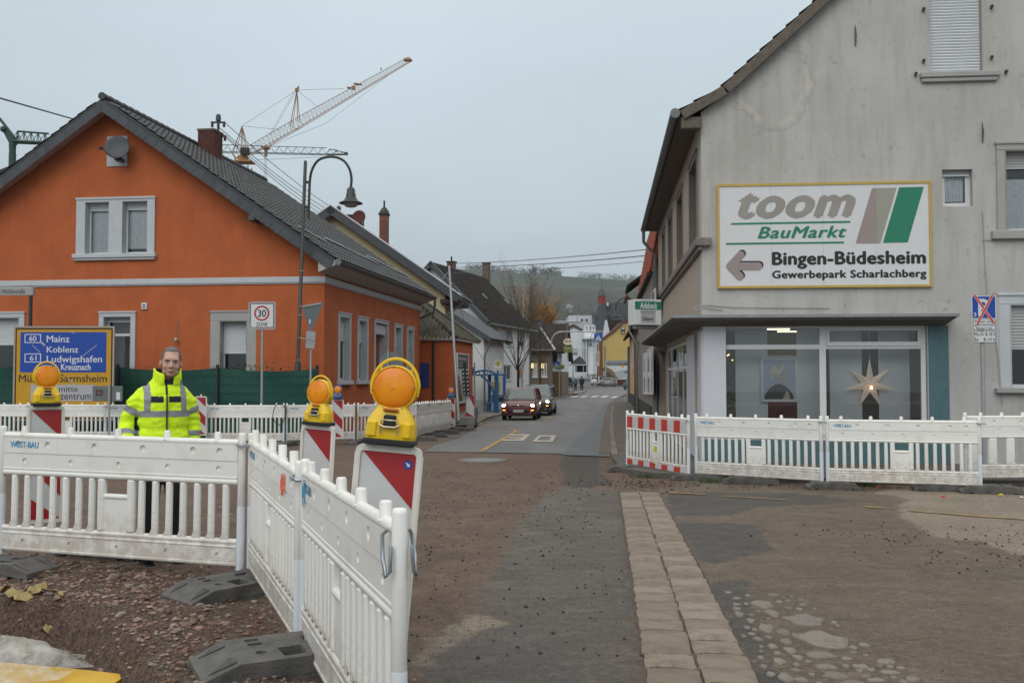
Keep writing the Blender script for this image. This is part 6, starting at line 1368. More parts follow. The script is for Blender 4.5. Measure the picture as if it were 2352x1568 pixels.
tree('birch_tree','pale leafless birch with brown twigs rising behind the white house roof',at_u(1202,100),100,11.6,5,.13,12,7,.34,3,'birch','twig','leaf_rust',500,.09)
tree('autumn_tree','golden orange autumn tree behind the roofs of the inn',at_u(1243,128),128,11.2,5.5,.2,21,12,.5,3,'bark','twig','leaf_gold',9000,.14,cloud=((.1,0,9.3),(2.0,1.8,2.3)))
tree('brown_tree','thin brown leafless tree between the birch and the golden tree',at_u(1222,118),118,12.6,6,.12,31,6,.4,3,'bark','twig','leaf_rust',500,.1)
tree('bare_tree','dark bare tree beside the church roof behind the right hand houses',at_u(1463,175),175,16,6,.2,41,9,.6,3,tm='bark')
tree('bare_tree','bare twiggy tree far behind the flat roofed block',at_u(1270,240),240,17,6,.2,51,8,.6,3)
# ------------------------------------------------------------------ cranes
M['crane_yellow']=mat('crane_yellow',(.34,.17,.05),.6,.15,.5,dirt=(.20,.10,.06),ds=.4,dlo=.4,dhi=.7,dmax=.6); M['crane_green']=mat('crane_green',(.018,.055,.045),.6,.1); M['rope']=mat('steel_rope',(.14,.15,.16),.6,.1); M['bird']=mat('dark_bird',(.015,.016,.02),.8,0)
def lattice(mb,a,b_,up,w0,w1,h0,h1,n,rc,rl):
    """triangular boom: one top chord, two bottom chords, diagonals"""
    a,b_=Vector(a),Vector(b_); d=(b_-a).normalized(); side=d.cross(up).normalized(); upn=side.cross(d).normalized(); P3=[]
    for i in range(n+1):
        t=i/n; c=a.lerp(b_,t); w=w0+(w1-w0)*t; h=h0+(h1-h0)*t
        P3.append((c+side*w/2,c-side*w/2,c+upn*h,c.lerp(a.lerp(b_,min(t+.5/n,1)),1.0)+upn*h))
    for i in range(n):
        for k in (0,1): mb.cyl(P3[i][k],P3[i+1][k],rc,5); mb.cyl(P3[i][k],P3[i][3],rl,3); mb.cyl(P3[i][3],P3[i+1][k],rl,3)
        mb.cyl(P3[i][3],P3[min(i+1,n)][3],rc,5); mb.cyl(P3[i][0],P3[i][1],rl,3); mb.cyl(P3[i][0],P3[i+1][1],rl,3)
    mb.cyl(P3[n][0],P3[n][1],rc,5)
YC=150; pc_=lambda x,y,Y=YC: P(*zo(x,y),Y)
base=pc_(610,1000); cr_=thing('tower_crane','yellow tower crane with raised lattice jib behind the orange house','crane',(base.x,base.y,gz(YC)))
B0=Vector(cr_.location); L_=lambda p: Vector(p)-B0
kx=30; root=L_(pc_(665,950)); knee=L_(pc_(1097,708,YC+8)); tip=L_(pc_(2115,100,YC+kx))
mb=MB(); lattice(mb,root,knee,Vector((0,0,1)),1.4,1.4,1.35,1.6,13,.055,.02); lattice(mb,knee,tip,Vector((0,0,1)),1.4,.9,1.6,.85,34,.055,.02); mb.build('jib',M['crane_yellow'],cr_)
tw_=2.1; zt_=L_(pc_(610,1000)).z; mb=MB(); zz=0
while zz < zt_-1:
    for i,j in ((-1,-1),(1,-1),(1,1),(-1,1)): mb.cyl((i*tw_/2,j*tw_/2,zz),(i*tw_/2,j*tw_/2,zz+2),.09,5)
    for (a,b_),(c_,d_) in (((-1,-1),(1,-1)),((1,-1),(1,1)),((1,1),(-1,1)),((-1,1),(-1,-1))): mb.cyl((a*tw_/2,b_*tw_/2,zz),(c_*tw_/2,d_*tw_/2,zz+2),.045,3); mb.cyl((a*tw_/2,b_*tw_/2,zz),(c_*tw_/2,d_*tw_/2,zz),.045,3)
    zz += 2
mb.build('tower',mat('crane_tower_grey',(.24,.22,.19),.7,.1),cr_)
mb=MB().box(-1.8,1.6,-1.2,1.2,zt_-.25,zt_,.05).box(-.7,.7,-.7,.7,zt_,zt_+.9,.1); q=lambda x,y,Y=YC: L_(pc_(x,y,Y))
for a,b_ in (((540,970),(600,960)),((510,915),(545,975)),((545,1010),(620,1010)),((540,970),(545,1010)),((655,960),(655,1010)),((600,945),(655,1010))): mb.cyl(q(*a),q(*b_),.12,5)
mb.build('slewing_platform',M['crane_yellow'],cr_); MB().box(-.1,1.3,-1.5,-.9,zt_+.7,zt_+1.9,.15).build('winch',M['wood_dark'],cr_)
mb=MB()
for a,b_ in (((602,682),(588,950)),((602,682),(640,900)),((602,682),(520,905)),((1093,358),(1030,690)),((1093,358),(1098,640))): mb.cyl(q(*a),q(*b_),.07,5); mb.cyl(q(*a),q(*b_)+Vector((.1,1.3,0)),.05,5)
mb.box(*sum([[q(1093,358)[i]-.25,q(1093,358)[i]+.25] for i in range(3)],[]))
mb.build('strut',M['crane_yellow'],cr_)
mb=MB()
for a,b_,Yb in (((602,682),(1093,360),YC+8),((602,682),(945,715),YC+6),((1093,360),(1515,348),YC+15),((1093,360),(1275,510),YC+11),((1093,360),(860,760),YC+3),((1075,362),(845,765),YC+3),((1905,235),(1350,660),YC+20),((1350,660),(740,905),YC+4),((730,985),(1360,958),YC+10),((560,790),(520,905),YC)): mb.cyl(q(*a,YC+(8 if a[0] == 1093 else 0)),q(*b_,Yb),.028,4)
mb.build('stay_cable',M['rope'],cr_)
mb=MB().box(*sum([[q(1600,340,YC+17)[i]-.3,q(1600,340,YC+17)[i]+.3] for i in range(3)],[]))
for x,y in ((1560,340),(1620,305),(1655,310)): p=q(x,y,YC+17); mb.box(p.x-.35,p.x+.35,p.y-.3,p.y+.3,p.z-.08,p.z+.08)
p=q(815,880,YC+4); mb.box(p.x-.55,p.x+.55,p.y-.6,p.y+.6,p.z-.12,p.z+.12).box(p.x-.2,p.x+.2,p.y-.2,p.y+.2,p.z-1.3,p.z-.2); p=q(2085,92,YC+29); mb.box(p.x-.7,p.x+.7,p.y-.5,p.y+.5,p.z-.15,p.z+.2); mb.build('trolley',M['crane_yellow'],cr_)
mb=MB(); 
for dx in (-12,0,10): mb.cyl(q(812+dx,945,YC+4),q(812+dx,1250,YC+4),.022,4)
mb.build('hoist_rope',M['rope'],cr_)
def bird(x,y,Y,label):
    p=P(*zo(x,y),Y); t=thing('bird',label,'bird',p); MB().ell((0,0,.12),.13,.25,.14,8,6).ell((.02,-.2,.27),.09,.1,.09,8,6).add([(-.06,.2,.1),(.06,.2,.1),(0,.55,.02)],[(0,1,2)]).add([(-.02,-.28,.27),(.03,-.28,.27),(0,-.4,.25)],[(0,1,2)]).build('body',M['bird'],t); MB().cyl((.04,0,0),(.04,0,-.12),.015,4).cyl((-.04,0,0),(-.04,0,-.12),.015,4).build('leg',M['bird'],t)
bird(1105,345,YC+8,'small dark bird perched on top of the yellow crane mast'); bird(1847,178,YC+26,'small dark bird perched on the upper part of the yellow crane jib')
YG=190; b0=P(*zo(300,1000),YG); g2_=thing('tower_crane','dark green horizontal crane jib crossing behind the chimney','crane',(b0.x,YG,gz(YG))); G0=Vector(g2_.location)
qg=lambda x,y,Y=YG: P(*zo(x,y),Y)-G0
mb=MB(); lattice(mb,qg(200,912),qg(1355,938,YG),Vector((0,0,1)),1.3,1.0,1.5,1.3,15,.07,.035); lattice(mb,qg(1355,938),qg(1535,938),Vector((0,0,1)),1.0,.5,1.1,.2,3,.09,.05); p=qg(1530,932); mb.box(p.x-.4,p.x+.4,p.y-.3,p.y+.3,p.z-.2,p.z+.3).cyl(qg(1440,885),qg(1450,915),.06,4).build('jib',M['crane_green'],g2_)
MB().cyl((0,0,0),(0,0,qg(300,912).z),.5,6).build('tower',M['crane_green'],g2_)
def z1(x,y): return (x*.2563,172.3+y*.2563)
YL=90; p=P(*z1(110,700),YL); g3=thing('tower_crane','green crane head with short lattice jib at the far left above the roof','crane',(p.x,YL,gz(YL))); G3=Vector(g3.location); ql=lambda x,y: P(*z1(x,y),YL)-G3
mb=MB(); lattice(mb,ql(120,600),ql(430,614),Vector((0,0,1)),.8,.8,1.0,.9,5,.10,.04); mb.tube([ql(-60,320),ql(0,395),ql(75,490),ql(150,590)],.13,6).build('jib',M['crane_green'],g3)
a,b_,c_,d_=ql(18,490),ql(45,480),ql(140,600),ql(95,640); MB().add([a,b_,c_,d_]+[v+Vector((0,.6,0)) for v in (a,b_,c_,d_)],[(0,1,2,3),(7,6,5,4),(0,4,5,1),(1,5,6,2),(2,6,7,3),(3,7,4,0)]).ell(ql(30,486),.3,.3,.3,8,6).cyl(ql(112,620),ql(112,700),.33,8,.3).cyl(ql(112,700),(0,0,0),.33,8).cyl(ql(160,545),ql(160,570),.12,5).build('tower_head',M['crane_green'],g3)
# ------------------------------------------------------------------ overhead lines
M['wire']=mat('overhead_wire',(.02,.021,.024),.7,0); M['wire_grey']=mat('grey_overhead_wire',(.12,.13,.14),.6,0)
def wire(label,pts,r=.012,sag=.3,m='wire',name='overhead_wire',group=None):
    ps_=[P(u,v,Y) for u,v,Y in pts]; base=ps_[0]; out=[]
    for a,b_ in zip(ps_,ps_[1:]): out += [a.lerp(b_,t/10)-Vector((0,0,sag*4*(t/10)*(1-t/10))) for t in range(10)]
    o=MB().tube(out+[ps_[-1]],r,4).build(name,M[m],None,base); o.location=base; return tag(o,label,'wire',group)
wire('thin dark wire running to the upper left corner of the picture',[(-20,220,25),(166,273,33)],.022,0)
pp=OF.onx(*z1(1952,560),ax_+.75); pw_=OF.wor((ax_+.75,pp[0],pp[1])); Yp=pw_.y
def roof_pole(label,u,vb,vt,Y,arms,w=.05):
    b0_=P(u,vb,Y); t=thing('roof_pole',label,'power pole',b0_); zt_=P(u,vt,Y).z-b0_.z; MB().cyl((0,0,-.6),(0,0,zt_),w,8).lathe([(w*1.9,0),(w*1.9,.18),(w*1.2,.24),(.01,.26)],8,Matrix.Translation((0,0,zt_-.2))).build('pole',M['steel_dark'],t)
    for (ua,ub,v) in arms:
        xa_,xb_,zz=P(ua,v,Y).x-b0_.x,P(ub,v,Y).x-b0_.x,P(u,v,Y).z-b0_.z; mb=MB().box(xa_,xb_,-.03,.03,zz-.03,zz+.03)
        mb.build('crossarm',M['steel_dark'],t)
        for x in (xa_+.05,xb_-.05): MB().lathe([(.03,-.16),(.06,-.12),(.04,-.07),(.06,-.03),(.03,0)],8,Matrix.Translation((x,0,zz-.02))).build('insulator',M['brick'],t)
    return t
roof_pole('dark power pole with crossarms beside the red brick chimney',*zo(387,760),zo(0,588)[1],Yp+.4,[(*[zo(x,0)[0] for x in (322,452)],zo(0,650)[1]),(*[zo(x,0)[0] for x in (380,460)],zo(0,772)[1])])
roof_pole('small power pole with crossarm on the cream house ridge',*zo(1467,1475),zo(0,1405)[1],51,[(*[zo(x,0)[0] for x in (1350,1478)],zo(0,1436)[1])],.06)
for k,(a,b_) in enumerate((((450,655),(1422,1425)),((400,700),(1345,1418)),((455,770),(1360,1465)),((460,790),(1330,1485)))): wire(('topmost','second','third','lowest')[k]+' of four dark wires from the chimney pole to the cream house pole',[(*zo(*a),Yp+.4),(*zo(*b_),51)],.016,.15,group='wires between the two roof poles')
for k,(a,b_) in enumerate((((1040,605),(1485,573)),((1040,614),(1485,587)),((1040,626),(1485,600)))): wire(('topmost','middle','lowest and faintest')[k]+' of the three wires crossing the street to the red tiled roof',[(*a,60),(*b_,37)],(.017,.02,.012)[k],.1,'wire_grey',group='wires across the street')
p=P(*z6(850,560),186); sm=thing('chimney_smoke','white puff of smoke above the chimney of the flat roofed block','smoke',p)
m=bpy.data.materials.new('smoke'); m.use_nodes=True; N,L=m.node_tree.nodes,m.node_tree.links; N.remove(N['Principled BSDF']); pv_=N.new('ShaderNodeVolumePrincipled'); pv_.inputs['Color'].default_value=(.95,.96,.97,1); tc=N.new('ShaderNodeTexCoord').outputs['Object']
L.new(rng(N,L,noise_n(N,L,tc,2.2,4),.38,.62,0,4.5),pv_.inputs['Density']); L.new(pv_.outputs[0],[n for n in N if n.type == 'OUTPUT_MATERIAL'][0].inputs['Volume'])
MB().ell((-.1,0,1.0),.75,.6,.55,14,10).build('plume',m,sm); MB().ell((.15,0,.35),.35,.35,.5,12,8).build('plume',m,sm)
# ------------------------------------------------------------------ construction barriers
BL=2.1
def tubex(mb,x0,x1,z,r,y=0,n=8): return mb.tube([(x0,y,z),(x1,y,z)],r,n)
def barrier(name,label,group,slat_w=.050,nside=7,plate_w=.28,topm='barrier',white=True,wide=False,hook=True,spray=False):
    t=thing(name,label,'barrier',(0,0,0),0,group); x0,x1=.035,BL-.035
    mb=MB(); r1=[BL*(k+.5)/5+.02 for k in range(5)] if not wide else [BL*(k+.5)/6 for k in range(6)]; r2=[BL*(k+.5)/5-.19 for k in range(1,5)]+[.17]
    if topm == 'barrier':
        mb.plate(rect(x0,.795,x1,.925),[circ(x,.862,.027,12) for x in r2+[1.92]],-.022,.022,'xz'); mb.plate(rect(x0,.655,x1,.794),[circ(x,.735,.021,12) for x in r1],-.017,.017,'xz'); mb.box(x0,x1,-.006,.006,.66,.92)
        tubex(mb,x0,x1,.926,.027); tubex(mb,x0,x1,.642,.024); mb.box(x0,x1,-.020,.020,.664,.682,.004)
    else:
        mb.box(x0,x1,-.015,.015,.69,.93,.004); tubex(mb,x0,x1,.93,.022); tubex(mb,x0,x1,.675,.022)
    mb.build('top_board',M['barrier'],t)
    if topm != 'barrier':
        n=10
        for k in range(n):
            a,b_=x0+(x1-x0)*k/n,x0+(x1-x0)*(k+1)/n
            for z0,z1_,nm in ((.70,.90,'stripe'),(.05,.135,'stripe')):
                MB().box(a,b_,-.020,.020,z0,z1_,0).build(nm,M['beacon_white' if k % 2 else 'barrier_red'],t)
    mb=MB()
    if topm == 'barrier':
        mb.plate(rect(x0,.035,x1,.20),[circ(x,.115,.014,10) for x in r1],-.018,.018,'xz').box(x0,x1,-.006,.006,.04,.19); tubex(mb,x0,x1,.207,.024); mb.box(x0,x1,-.023,.023,.165,.180,.004).box(x0,x1,-.023,.023,.035,.06,.006)
    else: mb.box(x0,x1,-.015,.015,.04,.15,.004); tubex(mb,x0,x1,.16,.022)
    mb.build('bottom_board',M['barrier'],t)
    zl0,zh0=(.225,.625) if topm == 'barrier' else (.175,.66)
    sm_=MB().box(-slat_w/2,slat_w/2,-.021,.021,zl0,zh0,.012)
    sm_.add([(-slat_w*.8,-.018,zl0-.01),(slat_w*.8,-.018,zl0-.01),(slat_w/2-.006,-.020,zl0+.04),(-slat_w/2+.006,-.020,zl0+.04)],[(0,1,2,3)])
    sme=mesh_of(sm_,'slat',M['barrier'])
    c0,c1=BL/2-plate_w/2,BL/2+plate_w/2; gap=(c0-x0)/(nside+.5)
    for k in range(nside):
        for x in ((x0+gap*(k+.85),BL-x0-gap*(k+.85)) if not wide else (x0+.12+k*.27,)): inst('slat',sme,t,(x,0,0))
    if not wide:
        mb=MB().box(c0-.02,c0+.045,-.023,.023,zl0,zh0,.012).box(c1-.045,c1+.02,-.023,.023,zl0,zh0,.012).box(c0+.02,c1-.02,-.012,.012,zl0,.485,.004); tubex(mb,c0,c1,.49,.022); mb.build('blank_plate',M['barrier'],t)
    for k in range(5 if not wide else 6):
        x=BL*(k+.5)/5 if not wide else .25+k*.32
        if wide: MB().lathe([(.034,.92),(.034,.95),(.024,.955),(.024,1.0),(.001,1.003)],10,Matrix.Translation((x,0,0))).build('peg',M['barrier'],t)
        else: MB().lathe([(.032,.935),(.025,.945),(.0235,.995),(.018,1.003),(.001,1.004)],10,Matrix.Translation((x,0,0))).build('peg',M['barrier'],t)
    for x in (0.012,BL-.012):
        p=MB().lathe([(.001,0),(.027,0),(.027,.985),(.022,1.0),(.001,1.002)],12,Matrix.Translation((x,0,.0))).build('post',M['barrier'],t)
        MB().lathe([(.0285,.0),(.0285,.46),(.027,.47)],12,Matrix.Translation((x,0,0))).build('sleeve',M['post_grey'],p)
    if hook:
        MB().tube([(BL-.03,-.045,.92),(BL+.02,-.05,.915),(BL+.07,-.03,.905),(BL+.075,.03,.905),(BL+.02,.05,.915),(BL-.03,.045,.92),(BL-.05,0,.92),(BL-.03,-.045,.92)],.009,6).box(BL-.02,BL+.06,-.055,-.047,.90,.925,.002).build('clasp',M['clasp'],t)
    if spray: mb=MB(); lettering(mb,'WUST-BAU',.10,.36,.835,.885,-.0235); mb.v += []; mb.build('stencil_lettering',M['stencil'],t)
    return t
def orient(t,a,b_,z0=0.0,z1=0.0):
    A_,B_=Vector((a[0],a[1],z0)),Vector((b_[0],b_[1],z1)); d=B_-A_; l=d.length; ex=d.normalized(); ey=Vector((-ex.y,ex.x,0)).normalized(); ez=ex.cross(ey)
    t.location=A_; t.rotation_euler=basis(Vector(),ex,ey,ez).to_euler(); t.scale=(l/BL,1,1); return t
b0_=barrier('barrier','near white slatted barrier between the man and the camera','white construction barriers',spray=True)
orient(b0_,(-4.04,7.77),(-1.966,7.17),.113,.09)
b1_=orient(dup(b0_,(0,0,0),0,'white slatted barrier with orange paint mark running from the near barrier towards the camera'),(-1.91,7.2),(-1.153,5.34),.09,.045)
b2_=orient(dup(b0_,(0,0,0),0,'nearest white slatted barrier seen almost end on beside the big warning lamp'),(-1.11,5.28),(-.367,3.25),.06,.065)
MB().tube([(.85,-.03,.86),(.87,-.03,.78)],.001,3).build('paint_mark',M['orange_spray'],b1_)
rg_=random.Random(9)
mb=MB()
for k in range(9): x=1.55+k*.022; mb.box(x,x+rg_.uniform(.008,.02),-.0245,-.0235,.78+rg_.uniform(-.03,.05),.86+rg_.uniform(-.03,.05))
mb.build('paint_mark',M['orange_spray'],b1_)
mb=MB()
for k in range(8): x=.05+k*.014; mb.box(x,x+.011,-.0245,-.0236,.80+rg_.uniform(-.05,.02),.88+rg_.uniform(-.03,.03))
mb.build('paint_mark',M['stencil'],b2_)
for ch_2 in [c for c in b2_.children if c.name.startswith('clasp')]: bpy.data.objects.remove(ch_2)
for s_ in (-1,1): MB().tube([(BL-.03,s_*.035,.93),(BL-.05,s_*.05,.91),(BL-.02,s_*.055,.84),(BL+.005,s_*.05,.78),(BL+.02,s_*.04,.80),(BL+.01,s_*.035,.88)],.007,6).build('clasp',M['clasp'],b2_)
for t_,x in ((b1_,.3),):
    for k in range(5): MB().lathe([(.033,.93),(.033,.955),(.025,.96),(.025,1.035),(.001,1.037)],10,Matrix.Translation((BL*(k+.5)/5,0,0))).build('peg_cap',M['barrier'],t_)
orient(dup(b0_,(0,0,0),0,'white slatted barrier in front of the left shop window'),(2.99,16.0),(4.63,14.66),-.10,-.085)
orient(dup(b0_,(0,0,0),0,'white slatted barrier in front of the right shop window with the star'),(4.69,14.64),(6.64,13.92),-.085,-.075)
rwb=barrier('barrier','barrier with red and white striped boards at the corner of the shop pavement','striped barrier',.032,7,.2,'stripes'); orient(rwb,(2.09,17.85),(2.86,15.9),-.11,-.12)
MB().plate([(BL/2-.08+.16*a,.33+.09*b_) for a,b_ in ((0,.2),(.15,1),(1,1),(1,0),(.2,0))],[],-.016,-.013,'xz').build('sticker',mat('yellow_green_sticker',(.55,.52,.02),.5,.1),rwb)
wb_=barrier('barrier','white barrier with wide slats at the right edge below the parking sign','wide slatted barrier',.125,7,.2,'barrier',wide=True); orient(wb_,(6.70,14.55),(8.85,14.75),-.03,-.03)
def bu(u,Y): return (at_u(u,Y),Y)
row=[(-115,27.1),(67,26.7),(244,26.4),(421,26.2)]; zb=lambda Y: gz(Y)+.10
names=['leftmost white barrier of the back row below the yellow direction board','white barrier of the back row left of the grey panel post','white barrier of the back row directly behind the man']
for k,(p,q) in enumerate(zip(row,row[1:])): orient(dup(b0_,(0,0,0),0,names[k]),bu(*p),bu(*q),zb(p[1]),zb(q[1]))
orient(dup(b0_,(0,0,0),0,'white barrier of the back row with a black cable loop hung over it'),bu(476,25.5),bu(654,25.5),zb(25.5),zb(25.5))
orient(dup(b0_,(0,0,0),0,'white barrier of the back row directly behind the middle warning lamp'),bu(659,25.6),bu(815,26.4),zb(25.6),zb(26.4))
nm=['white barrier of the back row just left of the big warning lamp','first barrier of the far run receding along the annex','second barrier of the far run receding along the annex','last barrier of the far run ending at the striped beacon']
fr_=[(at_u(822,26.6),26.6),(-2.75,28.1),(-2.62,30.2),(-2.4,32.3),(-2.13,34.4)]
for k,(p,q) in enumerate(zip(fr_,fr_[1:])): orient(dup(b0_,(0,0,0),0,nm[k]),p,q,zb(p[1]),zb(q[1]))
lp=thing('cable_loop','black cable loop hanging over a barrier below the zone sign','cable',(at_u(643,25.35),25.35,zb(25.4)+.6)); MB().tube([(.17*cos(a)+.02*sin(3*a),.06*sin(2*a),.27*sin(a)+.12) for a in [2*pi*k/24 for k in range(25)]],.011,6).build('cable',M['black_plastic'],lp)

# rubber feet
def foot_mesh():
    mb=MB(); w=.2
    mb.plate(rect(-.26,-w,.26,w),[rect(-.055,-.155,.055,-.02),rect(-.17,.055,-.105,.10),rect(-.17,.125,-.105,.165),circ(-.14,-.06,.026,12),rect(.09,-.12,.2,-.03),rect(.09,.03,.2,.12)],.035,.115,'xy')
    for s_ in (-1,1):
        vs=[(s_*.26,-w,.03),(s_*.26,w,.03),(s_*.26,w,.115),(s_*.26,-w,.115),(s_*.42,-w*.96,.012),(s_*.42,w*.96,.012),(s_*.42,w*.93,.05),(s_*.42,-w*.93,.05)]
        fs=[(0,1,2,3),(5,4,7,6),(3,2,6,7),(1,0,4,5),(1,5,6,2),(0,3,7,4)]; mb.add(vs,fs)
        for y in (-.13,.13): mb.add([(s_*.27,y-.03,.117),(s_*.27,y+.03,.117),(s_*.39,y+.004,.066),(s_*.39,y-.004,.066),(s_*.30,y,.13)],[(0,1,4),(1,2,4),(2,3,4),(3,0,4)])
    mb.box(-.26,.26,-w+.003,w-.003,0.0,.0345); mb.box(-.4,-.3,-w+.02,-w+.1,0,.02).box(.3,.4,-w+.02,-w+.1,0,.02).box(-.4,-.3,w-.1,w-.02,0,.02).box(.3,.4,w-.1,w-.02,0,.02)
    o=mb.build('foot',M['rubber'],fixn=True); me=o.data; bpy.data.objects.remove(o); return me
FM=foot_mesh()
def foot(x,y,deg,label,s=1.0,tilt=0.0,z=None):
    o=link('rubber_ballast',FM); o.location=(x,y,(gzn(x,y) if z is None else z)-.005); o.rotation_euler=(tilt,0,radians(deg)); o.scale=(s,s,s); return tag(o,label,'ballast block','rubber ballast blocks')
foot(-1.93,6.78,49.7,'black rubber foot where the two near barriers meet',1.0,.04)
foot(-1.62,7.05,10,'black rubber foot half hidden behind the second near barrier')
foot(-1.13,4.98,27.8,'large black rubber foot at the bottom edge under the nearest barriers',1.06,.03)
foot(-3.95,7.55,-12,'black rubber foot at the far left end of the near barrier',1,-.03); foot(-3.45,8.45,-20,'black rubber foot below the left beacon')
foot(-.4,3.25,60,'black rubber foot below the end post of the nearest barrier'); foot(-.27,4.25,8,'black rubber foot below the big beacon')
foot(2.12,17.4,-15,'rubber foot at the far end of the striped barrier'); foot(2.95,15.85,-8,'worn grey foot between the striped barrier and the left shop barrier',.9)
foot(3.72,15.3,-15,'rubber foot with ribs under the left shop barrier'); foot(4.72,14.5,-5,'rubber foot between the two shop barriers',.9); foot(6.75,13.9,-12,'rubber foot at the right end of the right shop barrier'); foot(6.25,14.25,-14,'rubber foot lying left of the rightmost shop foot')
for k,(x,y) in enumerate((bu(67,26.6),bu(244,26.3),bu(476,25.4),bu(656,25.4),bu(818,26.4))): foot(x,y,80,('rubber foot in the back row below the yellow board','rubber foot in the back row at the grey panel post','rubber foot in the back row right of the man','rubber foot in the back row at the cable loop barrier','rubber foot in the back row beside the middle warning lamp')[k])
for k,(x,y) in enumerate(((-2.6,28.1),(-2.45,30.2),(-2.2,32.3),(-1.75,34.5))): foot(x,y,5,('nearest','second','third','farthest')[k]+' rubber foot sticking out into the road from the far barrier run',1.15)

# ------------------------------------------------------------------ beacons with warning lamps
def warn_lamp(par,z,hm='lamp_yellow',back=False):
    l=MB()
    secs=[(0,.109,.060),(.015,.111,.062),(.070,.108,.060),(.105,.090,.050),(.130,.072,.042),(.150,.066,.036)]
    vs,fs,n=[],[],12
    for zz,hx_,hy_ in secs:
        for k in range(n):
            a=2*pi*(k+.5)/n; c_,s_=cos(a),sin(a); e_=.42
            vs.append((hx_*abs(c_) ** e_*(1 if c_ > 0 else -1),hy_*abs(s_) ** e_*(1 if s_ > 0 else -1),z+.028+zz))
    for i in range(len(secs)-1):
        for k in range(n): fs.append((i*n+k,i*n+(k+1) % n,(i+1)*n+(k+1) % n,(i+1)*n+k))
    fs.append(tuple((len(secs)-1)*n+k for k in range(n))); l.add(vs,fs)
    zc=z+.028+.222; RY=Matrix.Translation((0,0,zc)) @ Matrix.Rotation(pi/2,4,'X')
    l.lathe([(.0945,-.034),(.0985,-.036),(.102,-.02),(.102,.02),(.0985,.036),(.0945,.034),(.0945,-.034)],32,RY)
    # cheek pads
    for s_ in (-1,1): l.box(s_*.074-.022,s_*.074+.022,-.066,-.050,z+.034,z+.105,.012)
    lamp=l.build('warning_lamp',M[hm],par,fixn=True)
    MB().lathe([(.001,-.051),(.02,-.0505),(.045,-.048),(.07,-.044),(.088,-.038),(.095,-.030),(.095,.03),(.088,.038),(.07,.044),(.045,.048),(.001,.051)],40,Matrix.Rotation(pi/2,4,'X')).build('lens',M['amber'],lamp).location=(0,0,zc)
    mb=MB(); pts=[(.107*cos(a),0,zc+.131*sin(a)) for a in [radians(d) for d in range(6,175,7)]]; mb.tube([(.101,0,zc-.03)]+pts+[(-.101,0,zc-.03)],.0048,6,flat=1.6)
    for d in (48,132): a=radians(d); mb.tube([(.100*cos(a),0,zc+.100*sin(a)),(.108*cos(a),0,zc+.130*sin(a))],.005,6)
    mb.build('handle',M[hm],lamp)
    MB().box(-.026,.026,-.080,-.045,z+.085,z+.135,.005).build('battery_lock',M['black_plastic'],lamp)
    mb=MB().tube([(-.037,-.074,z+.05),(-.037,-.074,z+.095),(-.033,-.080,z+.112),(.033,-.080,z+.112),(.037,-.074,z+.095),(.037,-.074,z+.05)],.0035,6).tube([(-.046,-.074,z+.092),(-.025,-.08,z+.082),(.025,-.08,z+.082),(.046,-.074,z+.092)],.005,6); mb.build('wire_clip',M['zinc'],lamp)
    mb=MB()
    for d in (95,5,188,245,298): a=radians(d); mb.cyl((.095*cos(a),-.037,zc+.095*sin(a)),(.095*cos(a),-.040,zc+.095*sin(a)),.0035,6)
    mb.build('screw',M['zincgutter'],lamp)
    MB().box(-.036,.036,-.063,-.050,zc-.102,zc-.086,.006).build('lens_tab',M['amber_dull'],lamp)
    MB().box(-.114,.114,-.064,.064,z+.001,z+.0275,.006).build('base_gasket',M['black_plastic'],lamp)
m,N,L,b=ngroup('amber_lens'); tc=N.new('ShaderNodeTexCoord').outputs['Object']; c=mixc(N,L,rng(N,L,noise_n(N,L,tc,9,3),.35,.65),(.80,.22,.004),(.92,.33,.010)); wv_=N.new('ShaderNodeTexWave'); wv_.wave_type='RINGS'; wv_.rings_direction='SPHERICAL'; wv_.inputs['Scale'].default_value=42; L.new(mapped(N,L,tc,(1,0,1)),wv_.inputs['Vector']); rl_=N.new('ShaderNodeVectorMath'); rl_.operation='LENGTH'; L.new(mapped(N,L,tc,(1,0,1)),rl_.inputs[0]); c=mixc(N,L,rng(N,L,rl_.outputs['Value'],.012,.004,0,.45),c,(.5,.12,.004)); c=mixc(N,L,rng(N,L,rl_.outputs['Value'],.055,.094,0,.45),c,(.62,.15,.004)); c=mixc(N,L,mth(N,L,'MULTIPLY',rng(N,L,wv_.outputs['Fac'],.2,.9),.06),c,(.5,.13,.004)); L.new(c,b.inputs['Base Color']); b.inputs['Roughness'].default_value=.2; b.inputs['Coat Weight'].default_value=.25; b.inputs['Specular IOR Level'].default_value=.35
bumpn(N,L,b,mth(N,L,'ADD',wv_.outputs['Fac'],mth(N,L,'MULTIPLY',noise_n(N,L,tc,260,2),.6)),.22,.003); b.inputs['Emission Color'].default_value=(.8,.28,.01,1); b.inputs['Emission Strength'].default_value=.0; M['amber']=m
M['amber_dull']=mat('dull_amber_plastic',(.42,.13,.02),.4,.1)
M['sticker_blue']=mat('blue_arrow_sticker',(.02,.05,.30),.4,.03)
